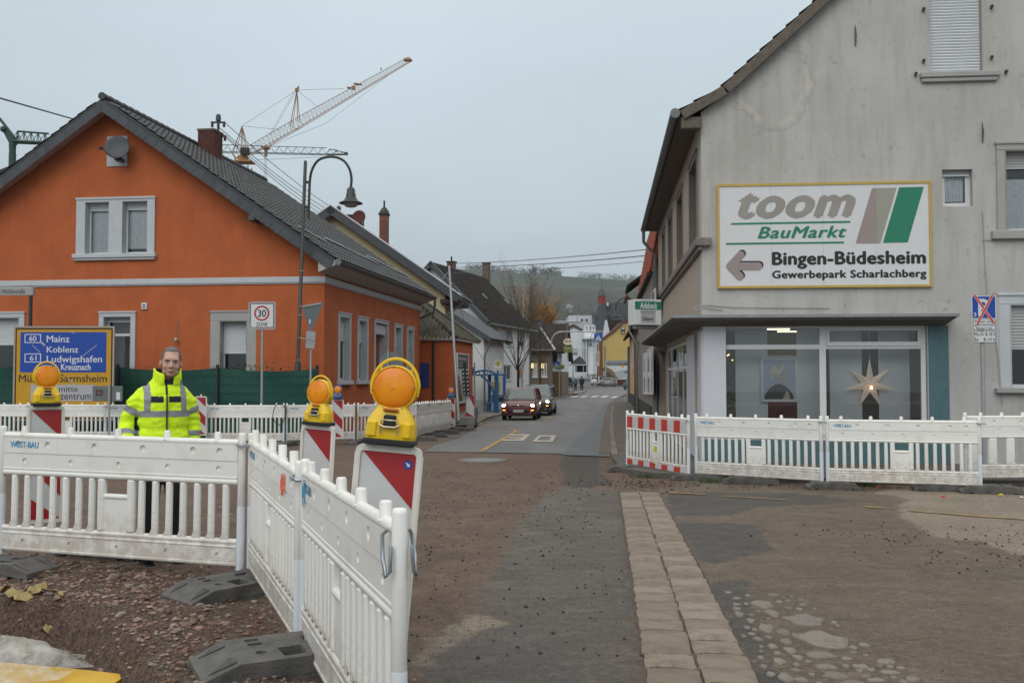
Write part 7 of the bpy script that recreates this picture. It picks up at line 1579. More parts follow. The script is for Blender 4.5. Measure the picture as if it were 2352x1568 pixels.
def beacon(label,loc,rz,lamp='lamp_yellow',slope=-1,H=1.0,sticker=False,tilt=0.0,two=False):
    t=thing('traffic_beacon',label,'traffic beacon',loc,rz,'striped beacons'); t.rotation_euler=(0,tilt,rz); w=.125; z0,z1_=.0,H
    fo=[(-w-.022,z0),(w+.022,z0)]+[(w+.022-.03+.03*cos(a),z1_-.03+.03*sin(a)) for a in [pi/2*k/5 for k in range(6)]]+[(-w-.022+.03+.03*cos(a),z1_-.03+.03*sin(a)) for a in [pi/2+pi/2*k/5 for k in range(6)]]
    MB().plate(fo,[rect(-w,z0+.03,w,z1_-.028)],-.016,.016,'xz').build('frame',M['beacon_frame'],t)
    MB().tube([(-w-.011,0,z0)]+[(-w-.011+.0,0,z1_-.04),(-w+.012,0,z1_-.014),(w-.012,0,z1_-.014),(w+.011,0,z1_-.04)]+[(w+.011,0,z0)],.0175,8).build('rim',M['beacon_frame'],t)
    MB().box(-w,w,-.006,.006,z0+.03,z1_-.028).build('face',M['beacon_white'],t)
    za,zb_=z0+.03,z1_-.028; per=.5
    for y0_,y1_ in ((-.009,-.0065),(.0065,.009)):
        k=0
        while True:
            top=zb_-k*per
            pts=[(-w,top),(w,top),(w,top-.28),(-w,top)] if k == 0 else None
            if k == 0: quad=[(-w+.008,zb_),(w,zb_),(w,zb_-.245)]
            else:
                a,b2=zb_-k*per+.25,zb_-k*per
                quad=[(-w,a),(w,a-.25),(w,b2-.25),(-w,b2)]
            quad=[(x*-slope,min(max(z,za),zb_)) for x,z in quad]
            zs=[z for _,z in quad]
            if max(zs)-min(zs) > .01: MB().plate(quad,[],y0_,y1_,'xz').build('red_stripe',M['beacon_red'],t)
            k += 1
            if zb_-k*per+.25 < za: break
    if sticker:
        s_=MB().plate(circ(w-.036,zb_-.048,.0205,20),[],-.0105,-.0092,'xz').build('arrow_sticker',M['sticker_blue'],t)
        cx_,cz_=w-.036,zb_-.048; ar=[(-.012,.0035),(.001,.0035),(.001,.010),(.0125,0),(.001,-.010),(.001,-.0035),(-.012,-.0035)]; an=radians(-42)
        MB().plate([(cx_+x*cos(an)-z*sin(an),cz_+x*sin(an)+z*cos(an)) for x,z in ar],[],-.0118,-.0107,'xz').build('arrow',M['sign_white'],s_)
    if lamp: warn_lamp(t,H+.004,lamp)
    else: MB().lathe([(.018,H),(.018,H+.05),(.001,H+.055)],8).build('peg',M['beacon_frame'],t)
    return t
def beacon_px(u,vtop,Y,H=1.0,tilt=0): p=P(u,vtop,Y); return (p.x-H*sin(tilt),Y,p.z-H*cos(tilt))
beacon('large near striped beacon with big amber warning lamp and blue arrow sticker',beacon_px(896,1023,4.35,tilt=.085),-.05,sticker=True,tilt=.085)
beacon('middle striped beacon with smaller amber warning lamp behind the near barriers',beacon_px(734,977,7.6,tilt=.055),-.38,tilt=.055)
beacon('left striped beacon with turned amber warning lamp behind the near barrier',beacon_px(106,933,8.5),.62,tilt=0)
beacon('striped beacon without lamp just right of the man in the back row',beacon_px(462,910,25.2),.0,None)
beacon('striped beacon with blue lamp partly hidden behind the middle warning lamp',beacon_px(776,917,25.3),.1,'lamp_blue')
beacon('striped beacon with blue lamp at the end of the far barrier run',beacon_px(1036,913,34.3),.25,'lamp_blue')
# mobile traffic signal trailer: striped board, black signal panel, chequer plate box, leaning mast
sg=thing('signal_trailer','small roadworks trailer with striped board and black signal panel beside the annex','trailer',(at_u(1079,37.5),37.5,gz(37.5)),.0); fr37=Frame(sg.location,0)
q=lambda x,y,yy=0: fr37.on(*z3(x,y),yy)
a,b_=q(612,1325),q(703,1090); MB().box(a[0],b_[0],-.02,.02,a[1],b_[1]).build('board',M['beacon_white'],sg); w_=b_[0]-a[0]
for k in range(3):
    zt_=b_[1]-k*.62; pts=[(a[0],zt_),(b_[0],zt_-.42),(b_[0],zt_-.74),(a[0],zt_-.32)] if k else [(a[0]+.1,b_[1]),(b_[0],b_[1]),(b_[0],b_[1]-.42)]
    pts=[(x,min(max(z,a[1]),b_[1])) for x,z in pts]
    if max(p[1] for p in pts)-min(p[1] for p in pts) > .05: MB().plate(pts,[],-.026,-.021,'xz').build('red_stripe',M['beacon_red'],sg)
a,b_=q(535,1425),q(715,1325); MB().box(a[0],b_[0],-.25,.35,a[1],b_[1],.02).build('ballast_box',mat('chequer_plate',(.20,.20,.19),.6,.3,25,.4,40),sg)
x,z=q(720,1430); MB().lathe([(.001,-.06),(.15,-.06),(.17,-.03),(.17,.03),(.15,.06),(.001,.06)],14,Matrix.Translation((x,.05,.17)) @ Matrix.Rotation(pi/2,4,'Y')).lathe([(.001,-.06),(.15,-.06),(.17,-.03),(.17,.03),(.15,.06),(.001,.06)],14,Matrix.Translation((a[0]+.2,.05,.17)) @ Matrix.Rotation(pi/2,4,'Y')).build('wheel',M['rubber'],sg)
MB().cyl((q(620,1330)[0],.05,.3),(q(590,775)[0],.05,q(590,775)[1]),.028,8).build('post',M['steel'],sg)
c0=[q(560,770),q(635,770),q(657,1085),q(580,1085)]; pn_=MB().plate(c0,[],-.12,-.05,'xz').build('signal_panel',M['black_plastic'],sg)
for i in range(7):
    for x in (.22,.8): t_=(i+.5)/7; p=[c0[0][j]*(1-t_)+c0[3][j]*t_+x*(c0[1][0]-c0[0][0] if j == 0 else 0) for j in (0,1)]; MB().plate(circ(p[0],p[1],.035,8),[],-.128,-.121,'xz').build('lamp',M['lgrey'],pn_)
MB().box(q(578,745)[0],q(612,745)[0],-.1,0,q(595,770)[1],q(595,705)[1],.02).build('signal_head',M['black_plastic'],sg)
pa,pb=P(*z3(527,1370),36.5),P(*z3(418,-390),38); lm=thing('leaning_mast','tall thin galvanised mast leaning left in front of the annex','mast',pa); MB().cyl((0,0,0),pb-pa,.06,8,.045).build('pole',M['steel'],lm); MB().cyl(pb-pa+Vector((0,0,-.2)),pb-pa+Vector((-.3,0,-.55)),.015,5).build('hook',M['steel'],lm)
MB().tube([pb-pa,(pb-pa)*.5+Vector((.55,0,.2)),Vector((1.2,.2,1.8))],.008,4).build('cable',M['brick'],lm)
mb=MB()
for k in range(14): p=G(*z3(rg_.uniform(460,640),rg_.uniform(1385,1440))); MB().box(-.3,.3,-.16,.16,0,.1,.03)
for k in range(5):
    p=G(*z3(480+34*k,1440-6*k)); o=link('ballast_slab',mesh_of(MB().box(-.38,.38,-.2,.2,0,.09,.03),'ballast_slab',M['rubber'])); o.location=(p.x,p.y,gz(p.y)+.095*(k % 2)); o.rotation_euler=(0,0,.3*k); tag(o,('lower left','upper left','middle','upper right','right')[k]+' dark ballast slab heaped beside the signal trailer','ballast slab','dark ballast slabs')

# ------------------------------------------------------------------ street lamps
def lamp(name,label,Y,foot_uv,top_uv,arch,head,r=.05,hsz=1.0):
    b0=P(foot_uv[0],foot_uv[1],Y); t=thing(name,label,'street lamp',(b0.x,Y,gz(Y))); O=Vector(t.location); q=lambda p,dy=0: P(p[0],p[1],Y)-O
    z_=q(foot_uv).z; a,b_=q(foot_uv),q(top_uv); kn=a.lerp(b_,.0)
    lo=P(foot_uv[0]+(top_uv[0]-foot_uv[0])*.16,829,Y)-O if arch is not None and r > .04 else a
    MB().tube([Vector((a.x,0,-.1)),a,lo+Vector((0,0,-.05)),lo,b_,b_+Vector((0,0,.04))],[r*1.75,r*1.7,r*1.6,r,r*.95,r*.5],12).build('post',M['steel_dark'],t)
    pts=[q(p) for p in arch]; sm=[]
    for i in range(len(pts)-1):                        # Catmull-Rom through the measured arch
        p0,p1,p2,p3=pts[max(i-1,0)],pts[i],pts[i+1],pts[min(i+2,len(pts)-1)]
        for k in range(6): s_=k/6; sm.append(.5*((2*p1)+(p2-p0)*s_+(2*p0-5*p1+4*p2-p3)*s_ ** 2+(3*p1-p0-3*p2+p3)*s_ ** 3))
    MB().tube(sm+[pts[-1]],r*.72,10).build('arch',M['steel_dark'],t)
    h=q(head); sc=(q((head[0]+1,head[1]))-h).length*hsz
    k=lambda v: v*sc
    hd=MB().lathe([(k(4.5),0),(k(6),-k(2)),(k(9.5),-k(6)),(k(9.8),-k(15)),(k(11),-k(15.5)),(k(11),-k(20)),(k(12.5),-k(25)),(k(17),-k(32)),(k(27),-k(37)),(k(27.2),-k(38.5)),(k(16),-k(37.5))],20,Matrix.Translation(h)).build('lamp_hood',M['steel_dark'],t)
    MB().lathe([(k(17),-k(37)),(k(16),-k(42)),(k(11),-k(46)),(k(.1),-k(48))],16,Matrix.Translation(h)).build('lamp_glass',M['lamp_glass'],t)
    return t,O
M['lamp_glass']=mat('frosted_lamp_glass',(.34,.32,.28),.25,.1)
lt,LO=lamp('street_lamp','tall dark street lamp with hooped arm in front of the orange house',28.2,(681,1000),(701.5,372),[zo(1197,1512),zo(1203,1300),zo(1209,1170),zo(1230,1070),zo(1290,985),zo(1400,957),zo(1500,985),zo(1560,1060),zo(1581,1150),zo(1576,1232)],zo(1577,1228),.052)
for y in (1185,1405): a,b_=P(*zo(1170,y),28.2)-LO,P(*zo(1205,y),28.2)-LO; MB().cyl(a,b_,.04,8).build('arm_bracket',M['steel_dark'],lt)
for v in (622,724,776,827): p=P(681+(1000-v)/628*20.5,v,28.2)-LO; MB().cyl(p+Vector((0,0,-.012)),p+Vector((0,0,.012)),.062,12).build('clamp_band',M['steel'],lt)
lamp('street_lamp','dark hooped street lamp beside the peach house on the right pavement',54,(1460,945),(1460.5,690),[(1460,712),(1459,700),z6(1410,480),z6(1385,445),z6(1340,430),z6(1295,450),z6(1266,490),z6(1262,540)],z6(1263,542),.045,.36)
p=P(*z7(1175,575),144); wl_=thing('wall_lamp','small dark hooped wall lamp on the white tower','wall lamp',p); MB().lathe([(.06,.5),(.12,.3),(.14,.0),(.42,-.18),(.40,-.2),(.1,-.15)],12).tube([(0,0,.45),(0,0,1.0),(.2,0,1.5),(.7,.1,1.8),(1.2,.3,1.85)],.04,6).build('lamp',M['steel_dark'],wl_)

# ------------------------------------------------------------------ signs
def zz3(x,y): return (x*.2563,574.2+y*.2563)
def zz4(x,y): return (516.8+x*.2563,574.2+y*.2563)
def zrr(x,y): return (2009.7+x*.4393,516.8+y*.4393)
def signF(name,label,u,Y,rz=0.0,cat='sign'):
    o=(at_u(u,Y),Y,gz(Y)); return thing(name,label,cat,o,rz),Frame(o,rz)
t,F_=signF('direction_board','big yellow direction board with blue motorway panel behind the left barriers',146,27.4,.0)
q=lambda x,y,d=0: F_.on(*zz3(x,y),d)
def rb(x0,y0,x1,y1,d0,d1,m_,nm,hole=None,bev=0):
    a,b_=q(x0,y1),q(x1,y0); mb=MB()
    if hole: c_,d_=q(hole[0],hole[3]),q(hole[2],hole[1]); mb.plate(rect(a[0],a[1],b_[0],b_[1]),[rect(c_[0],c_[1],d_[0],d_[1])],d0,d1,'xz')
    else: mb.box(a[0],b_[0],d0,d1,a[1],b_[1],bev)
    return mb.build(nm,M[m_],t)
rb(120,690,1020,1520,-.01,.03,'sign_yellow','board',None,.008); rb(112,682,1028,1528,-.014,.036,'steel','edge_profile',(122,692,1018,1518)); rb(128,698,1012,1512,-.0125,-.0105,'sign_black','border',(140,712,1000,1500))
rb(180,735,957,1095,-.014,-.0108,'sign_blue','motorway_panel'); rb(275,1205,850,1352,-.0135,-.0108,'lgrey','white_panel')
def tx(s_,x0,y0,x1,y1,m_,d=-.0145):
    a,b_=q(x0,y1),q(x1,y0); mb=MB(); lettering(mb,s_,a[0],b_[0],a[1],b_[1],d); mb.build('lettering',M[m_],t)
tx('Mainz',420,765,625,826,'sign_white'); tx('Koblenz',420,862,705,918,'sign_white'); tx('Ludwigshafen',420,945,918,1025,'sign_white'); tx('Kreuznach',548,1018,815,1076,'sign_white'); tx('60',262,768,330,815,'sign_white'); tx('61',268,943,330,990,'sign_white')
tx('Münster-Sarmsheim',170,1115,960,1182,'sign_black'); tx('mitte',530,1222,700,1268,'sign_black',-.0142); tx('zentrum',540,1288,820,1338,'sign_black',-.0142)
rb(222,752,370,832,-.0155,-.0142,'sign_white','road_shield',(230,759,362,825)); rb(222,926,370,1006,-.0155,-.0142,'sign_white','road_shield',(230,933,362,999))
mb=MB()
for a_,b_,w in (((365,820),(405,855),16),((640,738),(670,745),5),((610,1150),(775,1297),8),((690,990),(870,850),5),((290,850),(360,915),5)): p,r_=q(*a_),q(*b_); d_=Vector((r_[0]-p[0],r_[1]-p[1])); n_=Vector((-d_.y,d_.x)).normalized()*w*.0016; mb.plate([(p[0]+n_.x,p[1]+n_.y),(p[0]-n_.x,p[1]-n_.y),(r_[0]-n_.x,r_[1]-n_.y),(r_[0]+n_.x,r_[1]+n_.y)],[],-.0162,-.0156,'xz')
stuff(mb.build('scratch',M['lgrey'],t))
for x in (280,860): p=q(x,800); MB().cyl((p[0],.07,0),(p[0],.07,q(x,700)[1]),.04,8).build('post',M['steel'],t)
t,F_=signF('panel_signpost','thin post carrying two small dark grey panels beside the yellow direction board',252.5,25.9)
q=lambda x,y,d=0: F_.on(*zz3(x,y),d)
rb(830,1215,968,1352,-.02,.0,'sign_grey','panel',None,.01); rb(1002,1218,1102,1356,-.02,0,'sign_grey','panel',None,.01); rb(1044,1272,1080,1340,-.024,-.0205,'sign_white','sticker'); rb(862,1252,925,1303,-.024,-.0205,'brick','mark',(872,1262,915,1294)); MB().cyl((0,.0,-.05),(0,.0,q(985,1205)[1]),.03,8).build('post',M['steel'],t); tx('CSS',868,1264,918,1292,'brick',-.022)
t,F_=signF('street_name_sign','grey street name sign Hitchinstraße on a post at the left edge',67,28.6)
q=lambda x,y,d=0: F_.on(*zz3(x,y),d)
rb(2,335,272,407,-.03,-.005,'stone_trim','name_plate',None,.01); tx('Hitchinstraße',20,350,230,392,'sign_black',-.0315); MB().cyl((0,.03,0),(0,.03,q(262,322)[1]),.055,8).build('post',M['steel_dark'],t); MB().box(-.08,.1,-.04,.09,q(0,407)[1],q(0,330)[1],.01).build('bracket',M['stone_trim'],t)
t,F_=signF('zone_sign','square thirty zone speed sign with red ring on a grey post before the orange house',602,27.3)
q=lambda x,y,d=0: F_.on(*zz4(x,y),d)
a,b_=q(212,713),q(458,462); rr=.07
def rrect(x0,z0,x1,z1,r,n=5): return [(cx_+r*cos(a0+pi/2*k/n),cz_+r*sin(a0+pi/2*k/n)) for cx_,cz_,a0 in ((x1-r,z1-r,0),(x0+r,z1-r,pi/2),(x0+r,z0+r,pi),(x1-r,z0+r,1.5*pi)) for k in range(n+1)]
MB().plate(rrect(a[0],a[1],b_[0],b_[1],rr),[rrect(a[0]+.035,a[1]+.035,b_[0]-.035,b_[1]-.035,rr*.7)],-.045,-.015,'xz').build('outer_frame',M['steel'],t)
MB().plate(rrect(a[0]+.05,a[1]+.05,b_[0]-.05,b_[1]-.05,.04),[],-.04,-.02,'xz').build('sign_face',M['sign_white'],t); MB().plate(rrect(a[0]+.055,a[1]+.055,b_[0]-.055,b_[1]-.055,.035),[rrect(a[0]+.07,a[1]+.07,b_[0]-.07,b_[1]-.07,.03)],-.0418,-.0402,'xz').build('border',M['sign_black'],t)
cx_,cz_=q(333,567); R_=(q(402,567)[0]-q(265,567)[0])/2; MB().plate(circ(cx_,cz_,R_,32),[circ(cx_,cz_,R_*.78,32)],-.0425,-.0402,'xz').build('red_ring',M['sign_red'],t)
tx('30',297,535,372,600,'sign_black',-.0428); tx('ZONE',283,648,383,682,'sign_black',-.0428); MB().cyl((0,0,-.05),(0,0,b_[1]-.03),.036,10).build('post',M['steel'],t)
t,F_=signF('give_way_sign','grey back of a triangular give way sign with plate on a post beside the lamp',714,27.6,.25)
q=lambda x,y,d=0: F_.on(*zz4(x,y),d)
MB().plate([q(692,500),q(872,467),q(880,480),q(772,742),q(764,742),q(690,512)],[],-.03,-.015,'xz').build('sign_plate',M['sign_grey'],t)
MB().plate([q(700,498),q(860,470),q(860,486),q(702,512)],[],-.05,-.031,'xz').build('rail',M['steel'],t); MB().plate([q(730,722),q(812,732),q(800,885),q(720,875)],[],-.05,-.035,'xz').build('plate',M['steel'],t)
MB().plate([q(725,792),q(808,806),q(806,816),q(724,800)],[],-.062,-.051,'xz').build('rail',M['steel'],t); MB().cyl((0,.01,-.05),(0,.01,q(770,560)[1]),.033,8).build('post',M['steel'],t)
for (x0,y0),(x1,y1) in (((668,503),(700,507)),((668,785),(725,798))): a,b_=q(x0,y0,.1),q(x1,y1,-.03); MB().cyl((a[0],.1,a[1]),(b_[0],-.03,b_[1]),.014,6).build('bracket',M['steel'],t)
MB().box(*(lambda p: (p[0]-.02,p[0]+.02,-.034,-.031,p[1]-.06,p[1]+.06))(q(760,640))).build('sticker',M['sign_white'],t)
t,F_=signF('round_sign','dark grey back of a round traffic sign on a post above the big warning lamp',893,27.2)
q=lambda x,y,d=0: F_.on(*zz4(x,y),d); cx_,cz_=q(1482,1008); MB().plate(circ(cx_,cz_,.30,28),[],-.02,-.005,'xz').build('sign_plate',M['sign_grey'],t); MB().cyl((q(1468,0)[0],-.045,-.05),(q(1468,0)[0],-.045,q(0,900)[1]),.03,8).build('post',M['steel'],t)
t,F_=signF('parking_sign','blue parking sign crossed out with red tape on a grey post at the grey house',2259,17.0)
t.location.z=gz(17)+.09; F_.o.z=gz(17)+.09
q=lambda x,y,d=0: F_.on(*zrr(x,y),d)
rb(506,372,627,488,-.02,-.005,'sign_blue','sign_face',None,.008); rb(504,370,629,490,-.018,-.003,'sign_white','edge',(508,374,625,486)); rb(511,490,628,551,-.02,-.005,'sign_white','plate',None,.006); rb(513,554,631,616,-.02,-.005,'sign_white','plate',None,.006)
rb(513,492,626,549,-.0218,-.0203,'sign_black','border',(515,494,624,547)); rb(515,556,629,614,-.0218,-.0203,'sign_black','border',(517,558,627,612))
tx('P',537,386,592,478,'sign_white',-.0212); tx('3',513,457,527,478,'sign_white',-.0212); tx('Parken mit',520,498,606,511,'sign_black',-.0212); tx('gekennzeichneten',518,515,621,529,'sign_black',-.0212); tx('Flächen 3 Std.',526,532,612,545,'sign_black',-.0212); tx('Mo-Fr 8-18 h',518,562,625,580,'sign_black',-.0212); tx('Sa    8-14 h',518,588,625,606,'sign_black',-.0212)
for (x0,y0),(x1,y1),dd in (((517,366),(619,514),-.024),((611,366),(532,516),-.026)):
    p,r_=q(x0,y0),q(x1,y1); d_=Vector((r_[0]-p[0],r_[1]-p[1])); n_=Vector((-d_.y,d_.x)).normalized()
    for w,m_,e_ in ((.024,'sign_white',0),(.017,'tape_red',-.0012)): MB().plate([(p[0]+n_.x*w,p[1]+n_.y*w),(p[0]-n_.x*w,p[1]-n_.y*w),(r_[0]-n_.x*w,r_[1]-n_.y*w),(r_[0]+n_.x*w,r_[1]+n_.y*w)],[],dd+e_,dd+.001+e_,'xz').build('cross_tape',M[m_],t)
MB().cyl((0,.03,-.05),(0,.03,q(568,362)[1]),.034,10).build('post',M['steel'],t)

# ------------------------------------------------------------------ green garden fence with privacy fabric
fy=-1.15; x0_,_=OF.on(-60,850,fy); x1_,zt_=OF.on(730,850,fy); zt_=OF.on(500,846,fy)[1]; zl_=OF.on(20,840,fy)[1]
fe=thing('garden_fence','dark green mesh garden fence with privacy fabric in front of the orange house','fence',OF.wor((x0_,fy,0)),ORZ)
Ln=x1_-x0_; px_=[OF.on(u,850,fy)[0]-x0_ for u in (42,271,500,729)]; n=120; vs=[]; zf=lambda x: zl_+(zt_-zl_)*x/Ln
for i in range(n+1):
    x=Ln*i/n; sag=0
    for a,b_ in zip([-3]+px_,px_+[Ln+3]):
        if a <= x <= b_: s_=(x-a)/(b_-a); sag=.09*4*s_*(1-s_)
    for j in range(9): z=(zf(x)-sag*(j == 8)-.04*sag)*j/8; vs.append((x,.04+.025*sin(x*2.3+j*.9)+.02*noise.noise(Vector((x*1.5,z*1.5,0))),z))
MB().add(vs,[(i*9+j,(i+1)*9+j,(i+1)*9+j+1,i*9+j+1) for i in range(n) for j in range(8)],None,True).build('privacy_fabric',M['green_sheet'],fe)
mb=MB()
for k in range(9): z=.15+k*(zf(0)-.2)/8; mb.box(0,Ln,-.012,-.002,z-.004,z+.004)
for k in range(int(Ln/.10)): x=.05+k*.10; mb.box(x-.0028,x+.0028,-.008,-.003,.05,zf(x)-.02)
stuff(mb.build('fence_mesh',M['green_wire'],fe))
for x in px_: MB().box(x-.035,x+.035,-.06,.03,-.2,zf(x)+.09,.008).build('post',M['anthracite'],fe)
p=OF.wor((OF.on(590,860,-.7)[0],-.7,0)); pl=thing('leafy_plant','green and yellow leafy plant rising above the garden fence','plant',(p.x,p.y,gz(29))); M['leaf_green']=tonemat('green_leaves',[(.03,.07,.015),(.06,.12,.025),(.16,.15,.03),(.14,.06,.02)],.7)
V,Fc,T=[],[],[]
for k in range(260):
    c=Vector((rg_.gauss(0,.38),rg_.gauss(0,.12),1.62+abs(rg_.gauss(0,.22)))); a,b_=[Vector((rg_.uniform(-1,1),rg_.uniform(-1,1),rg_.uniform(-1,1))).normalized()*.055 for _ in range(2)]; i=len(V); V += [c-a,c+b_,c+a,c-b_]; Fc.append((i,i+1,i+2,i+3)); T += [rg_.random()]*4
me=bpy.data.meshes.new('foliage'); me.from_pydata([tuple(v) for v in V],[],Fc); me.attributes.new('tone','FLOAT','POINT').data.foreach_set('value',T); me.materials.append(M['leaf_green']); link('foliage',me,pl); MB().cyl((0,0,0),(0,0,1.6),.015,5).build('stem',M['bark'],pl)
# ------------------------------------------------------------------ bus stop
M['stop_blue']=mat('shelter_blue_paint',(.022,.12,.33),.45,.08); M['yellow_box']=mat('yellow_post_box',(.58,.40,.015),.45,.05); M['sign_green']=mat('stop_sign_green',(.02,.20,.09),.5,0); M['sign_bright_yellow']=mat('stop_sign_yellow',(.70,.55,.02),.5,0)
YS=54.5
def q3(x,y,Y=YS): return P(*z3(x,y),Y)
b0=q3(950,1285); sh_=thing('bus_shelter','small blue steel bus shelter with arched roof on the left pavement','bus shelter',(b0.x,YS,b0.z)); O=Vector(sh_.location); s=lambda x,y,dy=0: q3(x,y)-O+Vector((0,dy,0))
arc=[(643,852),(690,828),(760,805),(830,798),(900,815),(962,850)]
vs=[s(*p,dy) for dy in (0,1.5) for p in arc]; n=len(arc); MB().add(vs+[v+Vector((0,0,.05)) for v in vs],[(i,i+1,n+i+1,n+i) for i in range(n-1)]+[(2*n+n+i,3*n+i+1,2*n+i+1,2*n+i) for i in range(n-1)]+[(i+2*n,i+1+2*n,i+1,i) for i in range(n-1)],None,True).build('roof',mat('blue_roof_sheet',(.03,.14,.30),.35,.1),sh_,fixn=True)
mb=MB().tube([s(*p) for p in arc],.06,6).tube([s(*p,1.5) for p in arc],.06,6).cyl(s(643,856),s(1070,846),.055,6).cyl(s(962,850),s(962,850,1.5),.055,6).cyl(s(1060,846,1.5),s(1060,846),.05,6).cyl(s(643,856),s(643,856,1.5),.05,6)
for k in range(7): x=680+k*42; mb.cyl(s(x,832-30*sin(pi*(k+.8)/8)),s(x,855),.02,4)
mb.build('roof_frame',M['stop_blue'],sh_)
for a,b_,dy,r in (((950,850),(950,1283),0,.085),((872,852),(872,1265),1.2,.095),((1043,846),(1043,1205),2.2,.09)): MB().cyl(s(*a,dy),s(*b_,dy),r,10).build('post',M['stop_blue'],sh_)
MB().tube([s(780,862),s(850,915),s(900,985),s(925,1060),s(934,1150),s(934,1283)],.06,8).build('brace',M['stop_blue'],sh_)
se=MB().box(*(lambda a,b_: (a.x,b_.x,.3,.75,a.z,b_.z))(s(826,1192),s(910,1175)),.02).build('seat',M['stop_blue'],sh_); MB().cyl(s(851,1190,.5),s(851,1275,.5),.035,6).build('leg',M['stop_blue'],sh_); MB().cyl(s(885,1190,.5),s(885,1275,.5),.035,6).build('leg',M['stop_blue'],sh_)
a,b_=q3(905,1057,57),q3(995,922,57); yb=thing('post_box','yellow wall post box hanging inside the blue bus shelter','post box',(a.x,57,a.z)); MB().box(0,b_.x-a.x,-.15,.15,0,b_.z-a.z,.03).build('box',M['yellow_box'],yb); MB().box(.2,b_.x-a.x-.2,-.16,-.151,(b_.z-a.z)*.7,(b_.z-a.z)*.76).build('slot',M['sign_black'],yb); MB().box(.8,1.1,-.05,.05,-.9,-.001).build('stand',M['anthracite'],yb)
a,b_=q3(965,1160,58),q3(1005,1078,58); bn=thing('litter_bin','grey litter bin standing behind the blue bus shelter','litter bin',(a.x,58,a.z)); MB().lathe([(.001,0),(.42,0),(.46,b_.z-a.z),(.40,b_.z-a.z),(.38,.1)],14,Matrix.Translation(((b_.x-a.x)/2,0,0))).build('bin',M['sign_grey'],bn)
a=q3(972,800,54); hs_g=thing('bus_stop_sign','rounded white bus stop sign with green and yellow letter H above the shelter','sign',(a.x,54,gz(54))); F_=Frame(hs_g.location,0); q=lambda x,y,d=0: F_.on(*z3(x,y),d)
a,b_=q(928,802),q(1017,680); w_=(b_[0]-a[0])/2; cx_=(a[0]+b_[0])/2
MB().plate([(a[0],a[1]),(b_[0],a[1])]+[(cx_+w_*cos(t_),b_[1]-w_+w_*sin(t_)) for t_ in [pi*k/12 for k in range(13)]],[],-.03,.0,'xz').build('sign_face',M['sign_white'],hs_g)
c_=q(974,722); R_=(q(1004,722)[0]-q(944,722)[0])/2; MB().plate(circ(*c_,R_,20),[circ(*c_,R_*.82,20)],-.034,-.031,'xz').build('ring',M['sign_green'],hs_g); MB().plate(circ(*c_,R_*.82,20),[],-.033,-.031,'xz').build('disc',M['sign_bright_yellow'],hs_g)
mb=MB(); lettering(mb,'H',c_[0]-R_*.42,c_[0]+R_*.42,c_[1]-R_*.5,c_[1]+R_*.5,-.0345); mb.build('lettering',M['sign_green'],hs_g)
mb=MB(); a2,b2=q(945,792),q(1003,776); lettering(mb,'Neue Straße',a2[0],b2[0],a2[1],b2[1],-.032); mb.build('lettering',M['sign_blue'],hs_g); MB().cyl((q(972,0)[0],.03,0),(q(972,0)[0],.03,a[1]),.05,8).build('post',M['stop_blue'],hs_g)
t,F_=signF('flag_pole','thin grey pole with a small furled blue banner left of the bus shelter',*[z3(712,0)[0],52]); q=lambda x,y,d=0: F_.on(*z3(x,y),d); MB().cyl((q(712,0)[0],0,0),(q(706,0)[0],0,q(706,712)[1]),.045,8).build('pole',M['steel'],t)
MB().add([(*q(702,745)[:1],-.03,q(702,745)[1]),(q(672,815)[0],-.1,q(672,815)[1]),(q(705,840)[0],-.03,q(705,840)[1]),(q(712,760)[0],.05,q(712,760)[1])],[(0,1,2,3)]).build('banner',M['stop_blue'],t)
t,F_=signF('warning_flag_post','grey post with small orange marker in front of the white house',*[z3(1250,0)[0],61]); q=lambda x,y,d=0: F_.on(*z3(x,y),d); MB().cyl((0,0,0),(0,0,q(1250,720)[1]),.05,8).build('post',M['steel'],t); MB().plate([q(1222,825),q(1255,800),q(1265,835),q(1240,850)],[],-.1,-.06,'xz').build('marker',mat('orange_marker',(.6,.22,.02),.6,.1),t)
# pedestrian crossing gantry
YX=91; b0=P(*z7(467,1480),YX); cg=thing('crossing_gantry','grey bent steel mast carrying blue pedestrian crossing signs over the street','sign gantry',(b0.x,YX,gz(YX))); O=Vector(cg.location); s=lambda x,y: P(*z7(x,y),YX)-O
MB().tube([Vector((0,0,-.1)),s(467,1480),s(468,810),s(470,805),s(473,640),s(478,520),s(492,450),s(530,395),s(580,360),s(640,344),s(700,341),s(1000,342),s(1405,341)],[.13,.13,.12,.085,.085,.085,.08,.08,.08,.07,.06,.055,.05],10).build('mast',M['steel'],cg)
def cross_sign(par,x0,y0,x1,y1,s,dy=0):
    a,b_=s(x0,y1),s(x1,y0); w,h=b_.x-a.x,b_.z-a.z; f=MB().box(a.x,b_.x,-.08+dy,-.03+dy,a.z,b_.z,.02).build('sign_face',M['sign_blue'],par); L_=lambda p: [(a.x+w*x,a.z+h*z) for x,z in p]
    MB().plate(L_([(.1,.13),(.9,.13),(.5,.86)]),[],-.085+dy,-.081+dy,'xz').build('triangle',M['sign_white'],f); mb=MB()
    for k in range(4): mb.plate(L_([(.2+.16*k,.16),(.29+.16*k,.16),(.33+.12*k,.27),(.26+.12*k,.27)]),[],-.089+dy,-.086+dy,'xz')
    mb.plate(L_([(.46,.62),(.55,.62),(.56,.46),(.66,.3),(.58,.28),(.5,.42),(.4,.28),(.34,.3),(.46,.46)]),[],-.089+dy,-.086+dy,'xz').plate(L_(circ(.5,.68,.045,8)),[],-.089+dy,-.086+dy,'xz'); mb.build('pictogram',M['sign_black'],f)
